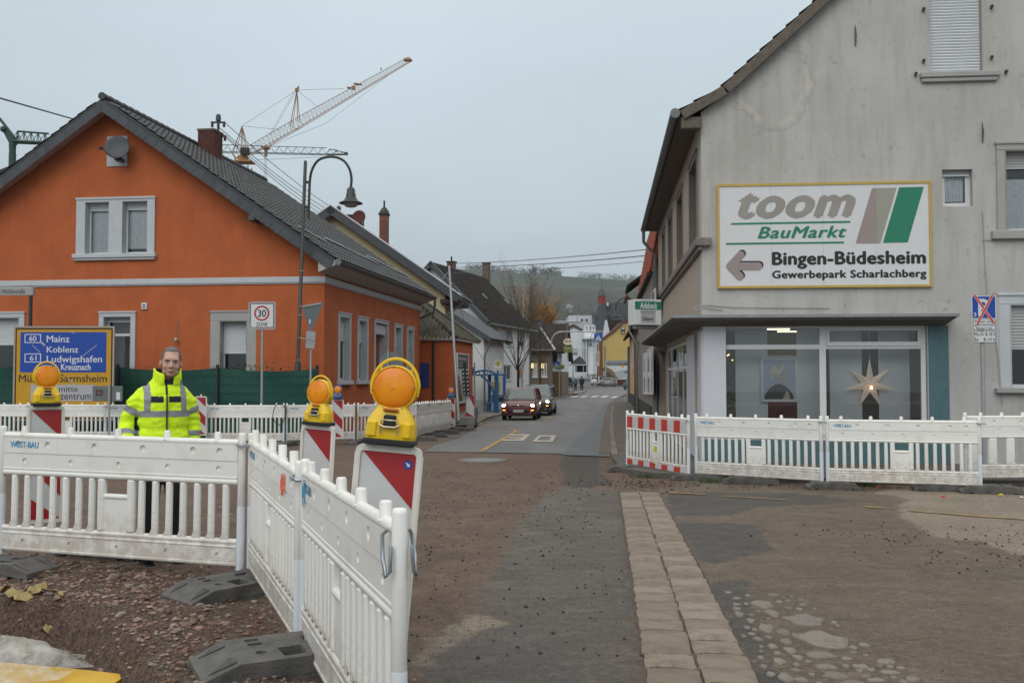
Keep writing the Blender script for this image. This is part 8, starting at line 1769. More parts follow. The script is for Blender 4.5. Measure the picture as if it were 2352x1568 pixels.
cross_sign(cg,1238,378,1386,524,s,-.05); cross_sign(cg,503,876,620,990,s,-.1); MB().cyl(s(1312,345),s(1312,378),.03,6).build('bracket',M['steel'],cg)
t,F_=signF('inn_board','yellow green inn boards on a post before the white inn entrance',*[z7(640,0)[0],90]); q=lambda x,y,d=0: F_.on(*z7(x,y),d)
for x0,y0,x1,y1 in ((628,935,708,1012),(555,975,640,1018)): a,b_=q(x0,y1),q(x1,y0); MB().box(a[0],b_[0],-.03,.03,a[1],b_[1],.01).build('board',M['olive_sign'],t)
MB().cyl((q(615,0)[0],.1,0),(q(615,0)[0],.1,q(0,950)[1]),.05,6).build('post',M['yellow_wall'],t)
t,F_=signF('ticket_machine','dark blue parking ticket machine beside the crossing mast',*[z7(415,0)[0],88]); MB().box(-.24,.24,-.2,.2,0,1.45,.04).box(-.2,.2,-.15,.15,1.451,1.6,.04).build('body',mat('dark_blue_paint',(.012,.02,.07),.4,.1),t); MB().box(-.14,.14,-.21,-.2,.95,1.3).build('display',M['lgrey'],t)
t,F_=signF('footed_sign_post','thin grey post on a black rubber foot at the pavement corner',*[z7(862,0)[0],99]); q=lambda x,y,d=0: F_.on(*z7(x,y),d); MB().tube([(0,0,.1),(0,0,q(0,990)[1]),(.1,0,q(0,945)[1])],.05,8).build('post',M['steel'],t); MB().box(-.5,.5,-.3,.3,-.02,.16,.04).build('foot',M['rubber'],t)

# ------------------------------------------------------------------ cars
M['tyre']=mat('tyre_rubber',(.012,.012,.013),.85,.1); M['rim']=mat('alloy_rim',(.32,.33,.34),.4,.1,metal=.5); M['carglass']=mat('car_glass',(.035,.045,.05),.05,.1,spec=.8); M['windscreen']=mat('windscreen_sky_tint',(.10,.13,.14),.06,.1,spec=.9); M['headlight_on']=mat('headlight_lit',(1,.95,.85),.3,0,emit=9); M['indicator_on']=mat('indicator_lit',(1,.42,.08),.3,0,emit=3.2); M['fog']=mat('fog_lamp',(.25,.25,.26),.2,.1); M['tail']=mat('tail_light',(.35,.01,.01),.25,.1); M['chrome']=mat('chrome_trim',(.6,.6,.6),.2,0,metal=.9)
def paint(name,c,d=(.12,.10,.09)): return mat(name,c,.28,.04,3,coat=.6,dirt=d,ds=1.6,dlo=.5,dhi=.9,dmax=.25)
def car(label,loc,rz,pm,L_=3.65,W_=1.64,H=1.52,belt=.98,hood=(.78,.86,.78),wb=(.72,3.0),ws=(.80,1.35),rear=(3.62,3.42),lights=True,plate='WI QX 382',group=None,rack=False,round_=.06):
    t=thing('car',label,'car',loc,rz,group); hw=W_/2
    st=[(0.0,.30,.55,.80,hood[0]-.10),(.03,.22,.62,.90,hood[0]-.02),(.14,.18,.66,.97,hood[0]+.04),(.42,.17,.70,1.0,hood[1]),(ws[0],.17,.76,1.0,belt-.02),(ws[0]+.3,.17,.80,1.0,belt),(L_*.5,.17,.80,1.0,belt+.01),(L_-.5,.18,.80,1.0,belt+.03),(L_-.12,.22,.78,.97,belt),(L_-.02,.30,.70,.92,belt-.12)]
    vs,fs=[],[]; K=12
    for y,zb,zw,f,zt_ in st:
        w=hw*f; zs=zt_-.09
        half=[(w*.80,zb),(w*.96,zb+.07),(w,zb+(zs-zb)*.45),(w*.985,zs-.02),(w*.90,zt_-.012),(w*.45,zt_+.008)]
        for x,z in half: vs.append((x,y,z))
        for x,z in reversed(half): vs.append((-x,y,z))
    for i in range(len(st)-1):
        for k in range(K): fs.append((i*K+k,(i+1)*K+k,(i+1)*K+(k+1) % K,i*K+(k+1) % K))
    fs.append(tuple(range(K))); m_=(len(st)-1)*K; fs.append(tuple(m_+k for k in reversed(range(K))))
    body=MB(); body.add(vs,fs,None,True); body.build('body',pm,t,fixn=True)
    wr=hw*.76; wbx=hw*.93; yb0,yb1,yr0,yr1,zr=ws[0],rear[0],ws[1],rear[1],H-.05
    bs=[(-wbx,yb0+.05),(-wbx*.75,yb0-.05),(wbx*.75,yb0-.05),(wbx,yb0+.05),(wbx,yb1),(-wbx,yb1)]; ts=[(-wr,yr0+.04),(-wr*.75,yr0),(wr*.75,yr0),(wr,yr0+.04),(wr,yr1),(-wr,yr1)]
    B_=[(x,y,belt-.02) for x,y in bs]; T_=[(x,y,zr) for x,y in ts]
    MB().add([B_[0],B_[1],B_[2],B_[3],T_[3],T_[2],T_[1],T_[0]],[(0,1,6,7),(1,2,5,6),(2,3,4,5)]).build('windscreen',M['windscreen'],t,fixn=False)
    for s_ in ((3,4),(5,0)): MB().quad(B_[s_[0]],B_[s_[1]],T_[s_[1]],T_[s_[0]]).build('side_window',M['carglass'],t)
    MB().quad(B_[4],B_[5],T_[5],T_[4]).build('rear_window',M['carglass'],t)
    rf=MB(); o_=.015; ring=[(x*1.03,y+(o_ if y > 2 else -o_),zr-.015) for x,y in ts] ; top=[(x*.88,y+(-.10 if y > 2 else .10),H) for x,y in ts]
    rf.add(ring+top,[(i,(i+1) % 6,6+(i+1) % 6,6+i) for i in range(6)]+[tuple(range(6,12))],None,True)
    for i in (0,3): rf.tube([B_[i],T_[i]],.035,6)
    for i in (4,5): rf.tube([B_[i],T_[i]],.07,6)
    for s_ in (1,-1): ym=(yb0+yb1)/2+.1; rf.tube([(s_*wbx,ym,belt),(s_*wr,ym+.05,zr)],.035,5)
    rf.build('roof',pm,t,fixn=True)
    for y in wb:
        for s_ in (-1,1):
            R=Matrix.Translation((s_*(hw-.09),y,.30)) @ Matrix.Rotation(pi/2,4,'Y'); MB().lathe([(.34,-.05),(.36,0),(.34,.05)],16,R).build('wheel_arch',M['black_plastic'],t)
            wh_=MB().lathe([(.19,-.10),(.27,-.10),(.30,-.07),(.30,.07),(.27,.10),(.19,.10)],18,R).build('tyre',M['tyre'],t); MB().lathe([(.001,.04*s_),(.06,.06*s_),(.19,.095*s_),(.19,-.09*s_)],14,R).build('rim',M['rim'],wh_)
    zl=hood[0]-.10
    for s_ in (-1,1):
        T=Matrix.Translation((s_*hw*.74,.075,zl)) @ Matrix.Rotation(-.28*s_,4,'Z'); MB().ell((0,0,0),.17,.07,.085,14,8,T).build('headlight',M['headlight_on' if lights else 'fog'],t)
        MB().ell((s_*hw*.78,.05,zl-.21),.11,.06,.035,10,6).build('indicator',M['indicator_on' if lights else 'fog'],t); MB().ell((s_*hw*.72,.03,.36),.05,.05,.05,10,6).build('fog_lamp',M['fog'],t)
        MB().ell((s_*(hw+.10),ws[0]+.25,belt+.04),.095,.06,.075,10,8).cyl((s_*(hw-.05),ws[0]+.27,belt),(s_*(hw+.06),ws[0]+.25,belt+.02),.025,6).build('mirror',M['black_plastic'],t)
        MB().box(s_*hw*.88-.06,s_*hw*.88+.06,L_-.06,L_-.005,.68,belt-.05,.02).build('tail_light',M['tail'],t)
        MB().box(s_*hw-(.01 if s_ > 0 else 0)+.002*s_,s_*hw+(0 if s_ > 0 else .01)+.006*s_,1.75,1.9,.80,.825,.004).build('door_handle',M['black_plastic'],t)
    MB().box(-.46,.46,-.035,.03,.36,.50,.03).build('grille',M['black_plastic'],t); MB().box(-.30,.30,-.012,.05,zl-.035,zl+.02,.012).build('upper_grille',M['black_plastic'],t); MB().box(-hw*.8,hw*.8,-.02,.05,.20,.27,.02).build('lower_lip',M['black_plastic'],t)
    MB().lathe([(.001,.012),(.05,.01),(.058,0)],14,Matrix.Translation((0,-.012,zl-.0)) @ Matrix.Rotation(pi/2,4,'X')).build('badge',M['chrome'],t)
    if plate:
        p_=MB().box(-.26,.26,-.055,-.037,.375,.485,.004).build('number_plate',M['sign_white'],t); mb=MB(); lettering(mb,plate,-.21,.245,.395,.465,-.057); mb.build('lettering',M['sign_black'],p_); MB().box(-.26,-.22,-.0575,-.0552,.377,.483).build('euro_band',M['sign_blue'],p_)
    MB().box(-.24,.24,L_+.0,L_+.02,.48,.58,.004).build('number_plate',M['sign_white'],t)
    for s_ in (-.35,.12): MB().cyl((s_,yb0-.03,belt+.0),(s_+.42,yb0+.02,belt+.04),.01,4).build('wiper',M['black_plastic'],t)
    if rack:
        for s_ in (-1,1): MB().tube([(s_*wr*.9,yr0+.2,H),(s_*wr*.9,yr0+.3,H+.05),(s_*wr*.9,yr1-.3,H+.05),(s_*wr*.9,yr1-.2,H)],.018,6).build('roof_rail',M['black_plastic'],t)
    return t
def cpos(u,Y,dz=0): return (at_u(u,Y),Y,gz(Y)+.02+dz)
car('dark red small hatchback with lit headlights driving towards the camera',cpos(1190,46),-.11,paint('dark_red_car_paint',(.125,.011,.017)))
car('dark grey off-road car with lit headlights directly behind the red hatchback',cpos(1226,52),-.13,paint('dark_grey_green_paint',(.030,.038,.042)),4.3,1.76,1.54,1.0,(.84,.93,.84),(.85,3.5),(1.1,1.7),(4.3,4.05),True,None,rack=True)
car('grey estate car behind the dark off-road car',cpos(1229,59.5),-.15,paint('mid_grey_paint',(.09,.105,.108)),4.4,1.76,1.56,1.0,(.85,.93,.85),(.85,3.5),(1.15,1.85),(4.3,4.0),False,None,rack=True)
G_=lambda x,y: G(*z7(x,y))
def pcar(label,x,y,rz,pm,**k): p=G_(x,y); return car(label,(p.x,p.y,p.z+.02),rz,pm,lights=False,plate=None,group='cars parked at the far end of the street',**k)
silver,white_,beige,darkp=paint('silver_car_paint',(.36,.38,.41)),paint('white_car_paint',(.62,.62,.62)),paint('champagne_car_paint',(.30,.285,.26)),paint('black_car_paint',(.02,.022,.026))
pcar('silver saloon parked near the white tower',1160,1225,pi-.75,silver,L_=4.3,W_=1.75,H=1.44,belt=.93,rear=(3.7,3.1),ws=(1.15,1.8),wb=(.85,3.4))
pcar('white hatchback parked behind the silver saloon',1085,1185,pi-.5,white_,L_=4.0,W_=1.7,H=1.5,belt=.95,wb=(.8,3.2),rear=(3.95,3.6))
pcar('champagne estate car parked before the river billboard',1545,1322,pi-.25,beige,L_=4.5,W_=1.74,H=1.46,belt=.95,wb=(.9,3.5),ws=(1.2,1.9),rear=(4.4,4.0))
pcar('white car parked left of the champagne estate car',1415,1300,pi-.5,white_,L_=4.1,W_=1.7,H=1.5,belt=.95,wb=(.8,3.3),rear=(4.0,3.6))
pcar('dark car half hidden by the peach house on the right',1855,1380,pi+.2,darkp,L_=4.2,W_=1.74,H=1.5,belt=.95,wb=(.85,3.4),rear=(4.1,3.7))
pcar('grey car partly hidden behind the corner of the white inn',800,1335,.3,silver,L_=4.2,W_=1.74,H=1.48,belt=.95,wb=(.85,3.4),rear=(4.1,3.7))

# ------------------------------------------------------------------ people
def limb(mb,pts,rs,n=12,flat=1.0): mb.tube(pts,rs,n,True,True,None,flat); [mb.ell(p,r*.98,r*.98,r*.98,10,8) for p,r in zip(pts,rs)]; return mb
def loft(mb,secs,n=28,ex=2.3):
    vs,fs=[],[]
    for z,cx_,cy_,rx,ry in secs:
        for k in range(n):
            a=2*pi*k/n; c_,s_=cos(a),sin(a); vs.append((cx_+rx*abs(c_) ** (2/ex)*(1 if c_ >= 0 else -1),cy_+ry*abs(s_) ** (2/ex)*(1 if s_ >= 0 else -1),z))
    for i in range(len(secs)-1):
        for k in range(n): fs.append((i*n+k,i*n+(k+1) % n,(i+1)*n+(k+1) % n,(i+1)*n+k))
    fs.append(tuple(reversed(range(n)))); fs.append(tuple((len(secs)-1)*n+k for k in range(n))); return mb.add(vs,fs,None,True)
def hand(mb,w,s_,d=Vector((0,-.15,-1))):
    d=d.normalized(); fw=Vector((0,-1,0)); mb.ell(w+d*.05,.022,.042,.05,10,8)
    for k,l in enumerate((.075,.085,.08,.062)):
        b_=w+d*.085+Vector((0,-.033+.021*k,0)); limb(mb,[b_-d*.02,b_+d*l*.45,b_+d*l*.8+Vector((-s_*.012,0,0)),b_+d*l*.95+Vector((-s_*.028,0,0))],[.0105,.0095,.0088,.0075],8)
    b_=w+d*.03+Vector((0,-.038,0)); limb(mb,[b_,b_+Vector((-s_*.008,-.02,-.03)),b_+Vector((-s_*.014,-.026,-.062))],[.013,.011,.009],8)
M['skin']=mat('skin',(.52,.31,.235),.5,.08,25); M['hair_grey']=mat('grey_hair',(.15,.145,.14),.85,.5,90,.8,200); M['hi_vis']=mat('hi_vis_yellow_fabric',(.66,.92,.012),.75,.05,6,.25,22,bd=.02); M['hi_vis'].node_tree.nodes['Principled BSDF'].inputs['Emission Color'].default_value=(.55,.85,.0,1); M['hi_vis'].node_tree.nodes['Principled BSDF'].inputs['Emission Strength'].default_value=.0
M['tape']=mat('grey_reflective_tape',(.24,.25,.27),.5,.08,8); M['navy']=mat('navy_fabric',(.012,.015,.028),.85,.2); M['black_cloth']=mat('black_trousers',(.010,.010,.012),.9,.3,10,.3,30); M['eye']=mat('shaded_eye_white',(.32,.27,.24),.3,0); M['iris']=mat('dark_iris',(.02,.012,.008),.2,0); M['brow']=mat('dark_brow',(.05,.035,.03),.9,.2); M['lip']=mat('lip',(.30,.115,.095),.5,.05)  # eye whites and brows coloured darker to carry the shadow under the brow
px,py=at_u(376.5,8.15),8.15
man=thing('person','person in a hi-vis yellow jacket with grey bands and dark trousers behind the near barrier','person',(px,py,gzn(px,py)),.50)
hd=Vector((.045,-.075,-.042)); hy=-.14                # head offset and yaw relative to the torso
TH=Matrix.Translation(hd+Vector((0,0,1.70))) @ Matrix.Rotation(hy,4,'Z') @ Matrix.Rotation(.06,4,'Y') @ Matrix.Scale(.985,4) @ Matrix.Translation((0,0,-1.665)); hp_=lambda x,y,z: TH @ Vector((x,y,z))
mb=MB(); E=lambda c,*r: mb.ell(c,*r,16,12,TH)
E((0,.012,1.675),.080,.100,.103); E((0,-.022,1.60),.064,.074,.082); E((0,-.068,1.548),.030,.026,.022); E((0,-.055,1.635),.066,.047,.07); E((0,-.072,1.675),.060,.033,.030); E((0,-.088,1.668),.055,.016,.010)
for s_ in (-1,1): E((s_*.040,-.062,1.612),.028,.032,.028); E((s_*.083,.012,1.632),.010,.022,.034); E((s_*.045,-.04,1.572),.022,.035,.025); E((s_*.012,-.104,1.606),.010,.011,.009)
mb.tube([hp_(0,-.092,1.655),hp_(0,-.108,1.630),hp_(0,-.119,1.611)],[.009,.011,.0135],10); E((0,-.117,1.609),.014,.012,.011); E((0,-.088,1.578),.030,.016,.008); E((0,-.085,1.566),.026,.016,.008)
limb(mb,[Vector((0,.02,1.40)),Vector((.03,-.02,1.50)),hp_(0,.01,1.60)],[.062,.058,.060],14)
loft(mb,[(.92,0,.0,.15,.10),(1.1,0,0,.145,.10),(1.3,0,0,.165,.11),(1.42,0,0,.15,.09),(1.46,0,.01,.06,.06)])
ARM={-1: [Vector((-.158,.01,1.385)),Vector((-.262,.055,1.15)),Vector((-.285,-.06,.94))],1: [Vector((.158,.01,1.385)),Vector((.232,.04,1.15)),Vector((.245,.0,.92))]}
for s_ in (-1,1): limb(mb,ARM[s_],[.055,.045,.032]); hand(mb,ARM[s_][2]+Vector((0,0,-.01)),s_); limb(mb,[Vector((s_*.085,0,.92)),Vector((s_*.11,-.01,.5)),Vector((s_*.12,.02,.09))],[.085,.06,.042])
bm_=remesh(mb,.0065,5,.5,'body'); bm_.materials.append(M['skin']); link('body',bm_,man)
for s_ in (-1,1):
    MB().ell((s_*.031,-.0865,1.641),.0125,.009,.0045,10,8,TH).build('eye',M['eye'],man); MB().ell((s_*.031,-.0935,1.641),.0066,.0045,.0050,10,6,TH).build('iris',M['iris'],man)
    MB().tube([hp_(s_*.012,-.105,1.658),hp_(s_*.032,-.106,1.664),hp_(s_*.054,-.092,1.657)],[.0045,.0058,.0035],6).build('eyebrow',M['brow'],man)
MB().tube([hp_(-.028,-.092,1.580),hp_(-.012,-.104,1.5735),hp_(0.012,-.104,1.5735),hp_(.028,-.092,1.580)],[.002,.0045,.0045,.002],6).tube([hp_(-.022,-.096,1.572),hp_(0,-.103,1.566),hp_(.022,-.096,1.572)],[.002,.0045,.002],6).build('lips',M['lip'],man)
h_=MB(); h_.ell((0,.013,1.677),.0835,.1035,.1055,48,36); keep=[]
for f in h_.f:
    c_=sum((h_.v[i] for i in f),Vector())/len(f); ya=c_.y
    line=1.738+.5*max(0,abs(c_.x)-.018) if ya <-.035 else (1.742-(ya+.035)*2.0 if ya < .01 else 1.650-max(0,ya)*.75)
    if abs(c_.x) > .062 and -.05 < ya < .02: line=min(line,1.70-(ya+.05)*1.25)
    if c_.z > line+.010*noise.noise(c_*55)-.004*noise.noise(c_*120): keep.append(f)
h_.f=keep; h_.sm=[True]*len(keep); h_.v=[TH @ (v+Vector((noise.noise(v*60)*.003,noise.noise(v*60+Vector((5,0,0)))*.003,noise.noise(v*45)*.004))) for v in h_.v]; h_.build('hair',M['hair_grey'],man)
# jacket
mb=MB(); loft(mb,[(.985,0,0,.205,.148),(1.03,0,0,.210,.152),(1.075,0,0,.200,.143),(1.10,0,0,.195,.14),(1.14,0,0,.204,.147),(1.25,0,0,.208,.150),(1.34,0,0,.204,.146),(1.40,0,.005,.182,.135),(1.45,.01,.005,.145,.115),(1.50,.02,0,.115,.10)])
for s_ in (-1,1): limb(mb,[Vector((s_*.140,.01,1.378))]+[ARM[s_][0].lerp(ARM[s_][1],.35)+Vector((s_*.018,0,0)),ARM[s_][1]+Vector((s_*.008,0,0)),ARM[s_][1].lerp(ARM[s_][2],.5)+Vector((s_*.006,0,0)),ARM[s_][2]+Vector((0,0,.01))],[.074,.074,.070,.066,.060],16)
cl=MB(); vs,fs=[],[]; n=30
for i in range(n+1):
    a=-pi/2+radians(20)+(2*pi-radians(40))*i/n; c_,s_=cos(a),sin(a); frn=max(0,-s_); hh_=1.595-.05*frn-(.03 if c_ > 0 else 0)*frn
    for r,z in ((.108,1.46),(.112,1.52),(.106,hh_),(.085,hh_),(.09,1.52),(.086,1.46)): vs.append((.025+r*c_*1.03,-.02+r*s_*1.06,z))
for i in range(n):
    for k in range(6): fs.append((i*6+k,i*6+(k+1) % 6,(i+1)*6+(k+1) % 6,(i+1)*6+k))
fs += [tuple(range(6)),tuple(n*6+k for k in reversed(range(6)))]; mb.add(vs,fs)
jk=remesh(mb,.0085,4,.5,'jacket')
def arm_t(p,s_):
    a,b_,c_=ARM[s_]; best=(9,0)
    for i,(u,w) in enumerate(((a,b_),(b_,c_))): d_=w-u; t_=min(max((p-u).dot(d_)/d_.length_squared,0),1); best=min(best,((p-u-d_*t_).length,i+t_))
    return best
V=[v.co.copy() for v in jk.vertices]; Nn=[v.normal.copy() for v in jk.vertices]
V2=[]
for p,n_ in zip(V,Nn):                                # cloth folds
    f=.0045*noise.noise(Vector((p.x*9,p.y*9,p.z*16)))+.004*noise.noise(Vector((p.x*22+3,p.y*22,p.z*34)))
    if p.z < 1.5: f += .0035*sin(p.z*85+5*noise.noise(p*7))*(1 if abs(p.x) > .19 else .25)
    if 1.07 < p.z < 1.11 and abs(p.x) < .21: f -= .004*abs(sin(p.x*90))
    V2.append(p+n_*f)
cats={'jacket': [],'reflective_band': [],'dark_panel': []}
for pl_ in jk.polygons:
    c_=sum((V[i] for i in pl_.vertices),Vector())/len(pl_.vertices); s_=-1 if c_.x < 0 else 1; d_,t_=arm_t(c_,s_); front=c_.y < .02
    arm=abs(c_.x) > .18 and d_ < .098 and c_.z < 1.40 and (abs(c_.x) > .21 or c_.z < 1.1 or d_ < .078)
    k='jacket'
    if arm:
        if .50 < t_ < .70 or 1.36 < t_ < 1.55: k='reflective_band'
        elif t_ > .72 and (c_.x*s_ < ARM[s_][1].x*s_-.035) and c_.y < .04: k='dark_panel'
    elif c_.z > 1.455 and hypot(c_.x-.025,(c_.y+.02)) < .097: k='dark_panel'
    elif 1.192 < c_.z < 1.243: k='reflective_band'
    elif c_.z > 1.243 and .118 < abs(c_.x) < .166 and c_.z < 1.49: k='reflective_band'
    elif front and 1.312 < c_.z < 1.362 and .022 < abs(c_.x-.0) < .118: k='dark_panel'
    elif front and abs(c_.x-.004) < .009 and 1.37 < c_.z < 1.50: k='dark_panel'
    cats[k].append(tuple(pl_.vertices))
par=None
for nm_,mm,off in (('jacket','hi_vis',0),('reflective_band','tape',.0012),('dark_panel','navy',.0012)):
    o=MB(); o.v=[v+n_*off for v,n_ in zip(V2,Nn)]; o.f=cats[nm_]; used=sorted({i for f in o.f for i in f}); mp_={i: k for k,i in enumerate(used)}; o.v=[o.v[i] for i in used]; o.f=[tuple(mp_[i] for i in f) for f in o.f]; o.sm=[True]*len(o.f)
    ob=o.build(nm_,M[mm],par or man); par=par or ob
MB().box(-.002,.010,-.165,-.150,1.0,1.37,.002).build('zip',M['brow'],par)
mb=MB(); loft(mb,[(.84,0,.0,.17,.13),(.95,0,0,.175,.135),(1.03,0,0,.17,.13)])
for s_ in (-1,1): limb(mb,[Vector((s_*.09,0,.88)),Vector((s_*.105,-.015,.52)),Vector((s_*.115,.01,.06))],[.105,.085,.078],14)
tr=remesh(mb,.014,4,.5,'trousers'); tr.materials.append(M['black_cloth']); link('trousers',tr,man)
for s_ in (-1,1): MB().ell((s_*.12,-.07,.045),.05,.14,.05,14,8).box(s_*.12-.048,s_*.12+.048,-.2,.06,-.005,.02,.008).build('shoe',M['black_cloth'],man)
def walker(label,x,y,h,top,legs,hair,rz=pi,bag=None,stride=.16,seed=1,coat=.50):
    p=G_(x,y); t=thing('person',label,'person',p,rz); S_=h/1.75; V3=lambda a,b_,c_: Vector((a,b_,c_))*S_
    mb=MB(); mb.ell(V3(0,-.01,1.63),.082*S_,.10*S_,.115*S_,12,10); mb.ell(V3(0,-.10,1.61),.015*S_,.02*S_,.02*S_,8,6); limb(mb,[V3(0,.01,1.40),V3(0,0,1.56)],[.06*S_,.055*S_]); loft(mb,[(.9*S_,0,0,.15*S_,.10*S_),(1.4*S_,0,0,.17*S_,.10*S_)],16)
    for s_ in (-1,1):
        limb(mb,[V3(s_*.18,0,1.40),V3(s_*.24,.03,1.12),V3(s_*.22,-.05*s_,.86)],[.05*S_,.042*S_,.035*S_]); w=V3(s_*.22,-.05*s_,.86)
        for k in range(4): limb(mb,[w+V3(0,-.03+.02*k,-.05),w+V3(0,-.03+.02*k,-.16)],[.014*S_,.01*S_],6)
        mb.ell(w+V3(0,0,-.05),.025*S_,.045*S_,.05*S_,8,6); limb(mb,[w+V3(0,-.04,-.03),w+V3(0,-.07,-.09)],[.014*S_,.01*S_],6); limb(mb,[V3(s_*.08,0,.88),V3(s_*.09,-stride*s_*.5,.48),V3(s_*.09,-stride*s_,.08)],[.08*S_,.06*S_,.045*S_])
    b_=remesh(mb,.022*S_,3,.5,'body'); b_.materials.append(M['skin']); link('body',b_,t)
    mb=MB(); loft(mb,[(.80*S_,0,0,.20*S_,.15*S_),(1.1*S_,0,0,.20*S_,.145*S_),(1.36*S_,0,0,.215*S_,.14*S_),(1.45*S_,0,0,.14*S_,.11*S_),(1.50*S_,0,0,.08*S_,.09*S_)],20)
    for s_ in (-1,1): limb(mb,[V3(s_*.18,0,1.38),V3(s_*.25,.03,1.12),V3(s_*.23,-.05*s_,.88)],[.075*S_,.065*S_,.055*S_])
    j=remesh(mb,.022*S_,3,.5,'coat'); j.materials.append(top); link('coat',j,t)
    mb=MB()
    for s_ in (-1,1): limb(mb,[V3(s_*.085,0,.86),V3(s_*.095,-stride*s_*.5,.48),V3(s_*.095,-stride*s_,.07)],[.10*S_,.08*S_,.065*S_]); mb.ell(V3(s_*.095,-stride*s_-.06,.04),.05*S_,.13*S_,.045*S_,10,6)
    l=remesh(mb,.022*S_,3,.5,'trousers'); l.materials.append(legs); link('trousers',l,t)
    MB().ell(V3(0,.02,1.66),.095*S_,.115*S_,.115*S_,14,10).build('hood' if hair is top else 'hair',hair,t)
    if bag is not None: MB().cbox(V3(0,.19,1.2),.28*S_,.15*S_,.40*S_,.05).build('backpack',bag,t)
dk=mat('dark_navy_coat',(.012,.014,.022),.85,.2); gy=mat('grey_coat',(.07,.07,.068),.85,.2); rdm=mat('red_jacket',(.30,.015,.03),.8,.1); bl=mat('bright_blue_pack',(.02,.12,.30),.7,.1); hrd=mat('dark_hair',(.012,.010,.009),.8,.2)
walker('adult in dark clothes with backpack walking away on the far left pavement',1018,1408,1.84,dk,M['black_cloth'],hrd,pi,dk)
walker('child in dark clothes with bright blue backpack walking beside the adult',905,1402,1.50,dk,dk,dk,pi,bl)
walker('pedestrian in grey coat standing beside the silver saloon',1238,1238,1.7,gy,gy,mat('grey_cap',(.10,.10,.10),.9,.1),.3,None,.05)
walker('distant person in red jacket and dark trousers near the slate porch',932,1128,1.75,rdm,M['black_cloth'],hrd,pi-.6,None,.14)

# ------------------------------------------------------------------ yellow boards under plastic film, leaves, litter, grass
def onz(u,v,z): d=ray(u,v); k=(z-CAMZ)/d.z; return Vector((d.x*k,d.y*k,z))
zB=-.10; M['yellow_board']=mat('yellow_formwork_board',(.62,.37,.012),.45,.06,4,dirt=(.3,.2,.1),ds=6,dmax=.4)
bp=[onz(*zl(*p),zB) for p in ((-500,840),(0,806),(660,868),(918,898),(790,985),(560,1150),(-500,1180))]; c0=bp[3]
yb_=MB().plate([(p.x-c0.x,p.y-c0.y) for p in bp],[],-.035,0,'xy').build('formwork_board',M['yellow_board']); yb_.location=c0; tag(yb_,'yellow formwork board lying in the dug out pit at bottom left','board')
m=bpy.data.materials.new('plastic_film'); m.use_nodes=True; N,L=m.node_tree.nodes,m.node_tree.links; b=N['Principled BSDF']; b.inputs['Base Color'].default_value=(.62,.64,.63,1); b.inputs['Roughness'].default_value=.28; tcn=N.new('ShaderNodeTexCoord').outputs['Object']; L.new(rng(N,L,noise_n(N,L,tcn,7,5),.35,.7,.10,.62),b.inputs['Alpha']); bumpn(N,L,b,noise_n(N,L,tcn,26,5,.6),.5,.02)
def film(name,label,cor,nx_,ny_,h,seed,hump):
    a,b_,c_,d_=cor; mb=MB(); O=a.copy()
    for j in range(ny_+1):
        for i in range(nx_+1):
            s_,t_=i/nx_,j/ny_; p=(a*(1-s_)+b_*s_)*(1-t_)+(d_*(1-s_)+c_*s_)*t_; e_=min(1,6*min(s_,1-s_,t_,1-t_)+.15)
            z=hump(s_,t_)+e_*h*(.5+.9*noise.noise(Vector((p.x*6,p.y*6,seed)))+.7*abs(noise.noise(Vector((p.x*15,p.y*15,seed+3)))))
            mb.v.append(p-O+Vector((.04*noise.noise(p*9),.04*noise.noise(p*9+Vector((7,0,0))),max(z,.008))))
    mb.f=[(j*(nx_+1)+i,j*(nx_+1)+i+1,(j+1)*(nx_+1)+i+1,(j+1)*(nx_+1)+i) for j in range(ny_) for i in range(nx_)]; mb.sm=[True]*len(mb.f)
    o=mb.build(name,m); o.location=O; return tag(o,label,'plastic film')
film('plastic_film','crumpled translucent plastic film draped behind the yellow board in the pit',[onz(*zl(*p),zB+.01) for p in ((-400,905),(640,890),(590,800),(-400,760))],50,18,.03,2,lambda s_,t_: .13*sin(pi*min(t_*1.2,1))*(1-s_ ** 3)+.03)
film('plastic_film','torn white plastic film lying across the front of the yellow board',[onz(*zl(*p),zB+.012) for p in ((-300,1010),(440,960),(540,890),(-300,900))],44,22,.035,8,lambda s_,t_: .015)
M['dry_leaf']=mat('dry_maple_leaf',(.30,.23,.10),.8,.25,12)
def leaf(zx,zy,r,rot,k): 
    p=G(*zl(zx,zy),-.22); z=gzn(p.x,p.y)+.03; o=MB().add([(0,0,.01)]+[(r*q_*cos(a),r*q_*sin(a),.02*sin(3*a+k)) for a,q_ in [(2*pi*i/14,(1,.55,.9,.5,1.0,.6,.8)[i % 7]) for i in range(14)]],[(0,1+i,1+(i+1) % 14) for i in range(14)]).build('dry_leaf',M['dry_leaf']); o.location=(p.x,p.y,z); o.rotation_euler=(.25,.15*(-1) ** k,rot); return o
for k,(x,y,r,l) in enumerate(((130,600,.10,'largest pale dry leaf in the pit above the plastic film'),(265,570,.085,'pale dry leaf in the pit right of the largest leaf'),(415,600,.065,'small dry leaf at the right in the pit'),(30,575,.07,'dry leaf at the left edge of the pit'),(340,660,.05,'dry brown leaf near the earth wall of the pit'))): tag(leaf(x,y,r,k*1.3,k),l,'leaf')
M['orange_leaf']=mat('orange_leaf',(.40,.10,.02),.8,.2)
p=G(*zl(1600,375)); o=MB().add([(0,0,0),(.03,-.01,.01),(.05,.03,.03),(.02,.05,.045),(-.02,.04,.03)],[(0,1,2),(0,2,3),(0,3,4)]).build('dry_leaf',M['orange_leaf']); o.location=(p.x,p.y,gzn(p.x,p.y)+.015); tag(o,'small orange leaf beside the rubber foot of the near barriers','leaf')
M['grass']=mat('grass_blade',(.045,.085,.018),.8,.3,6)
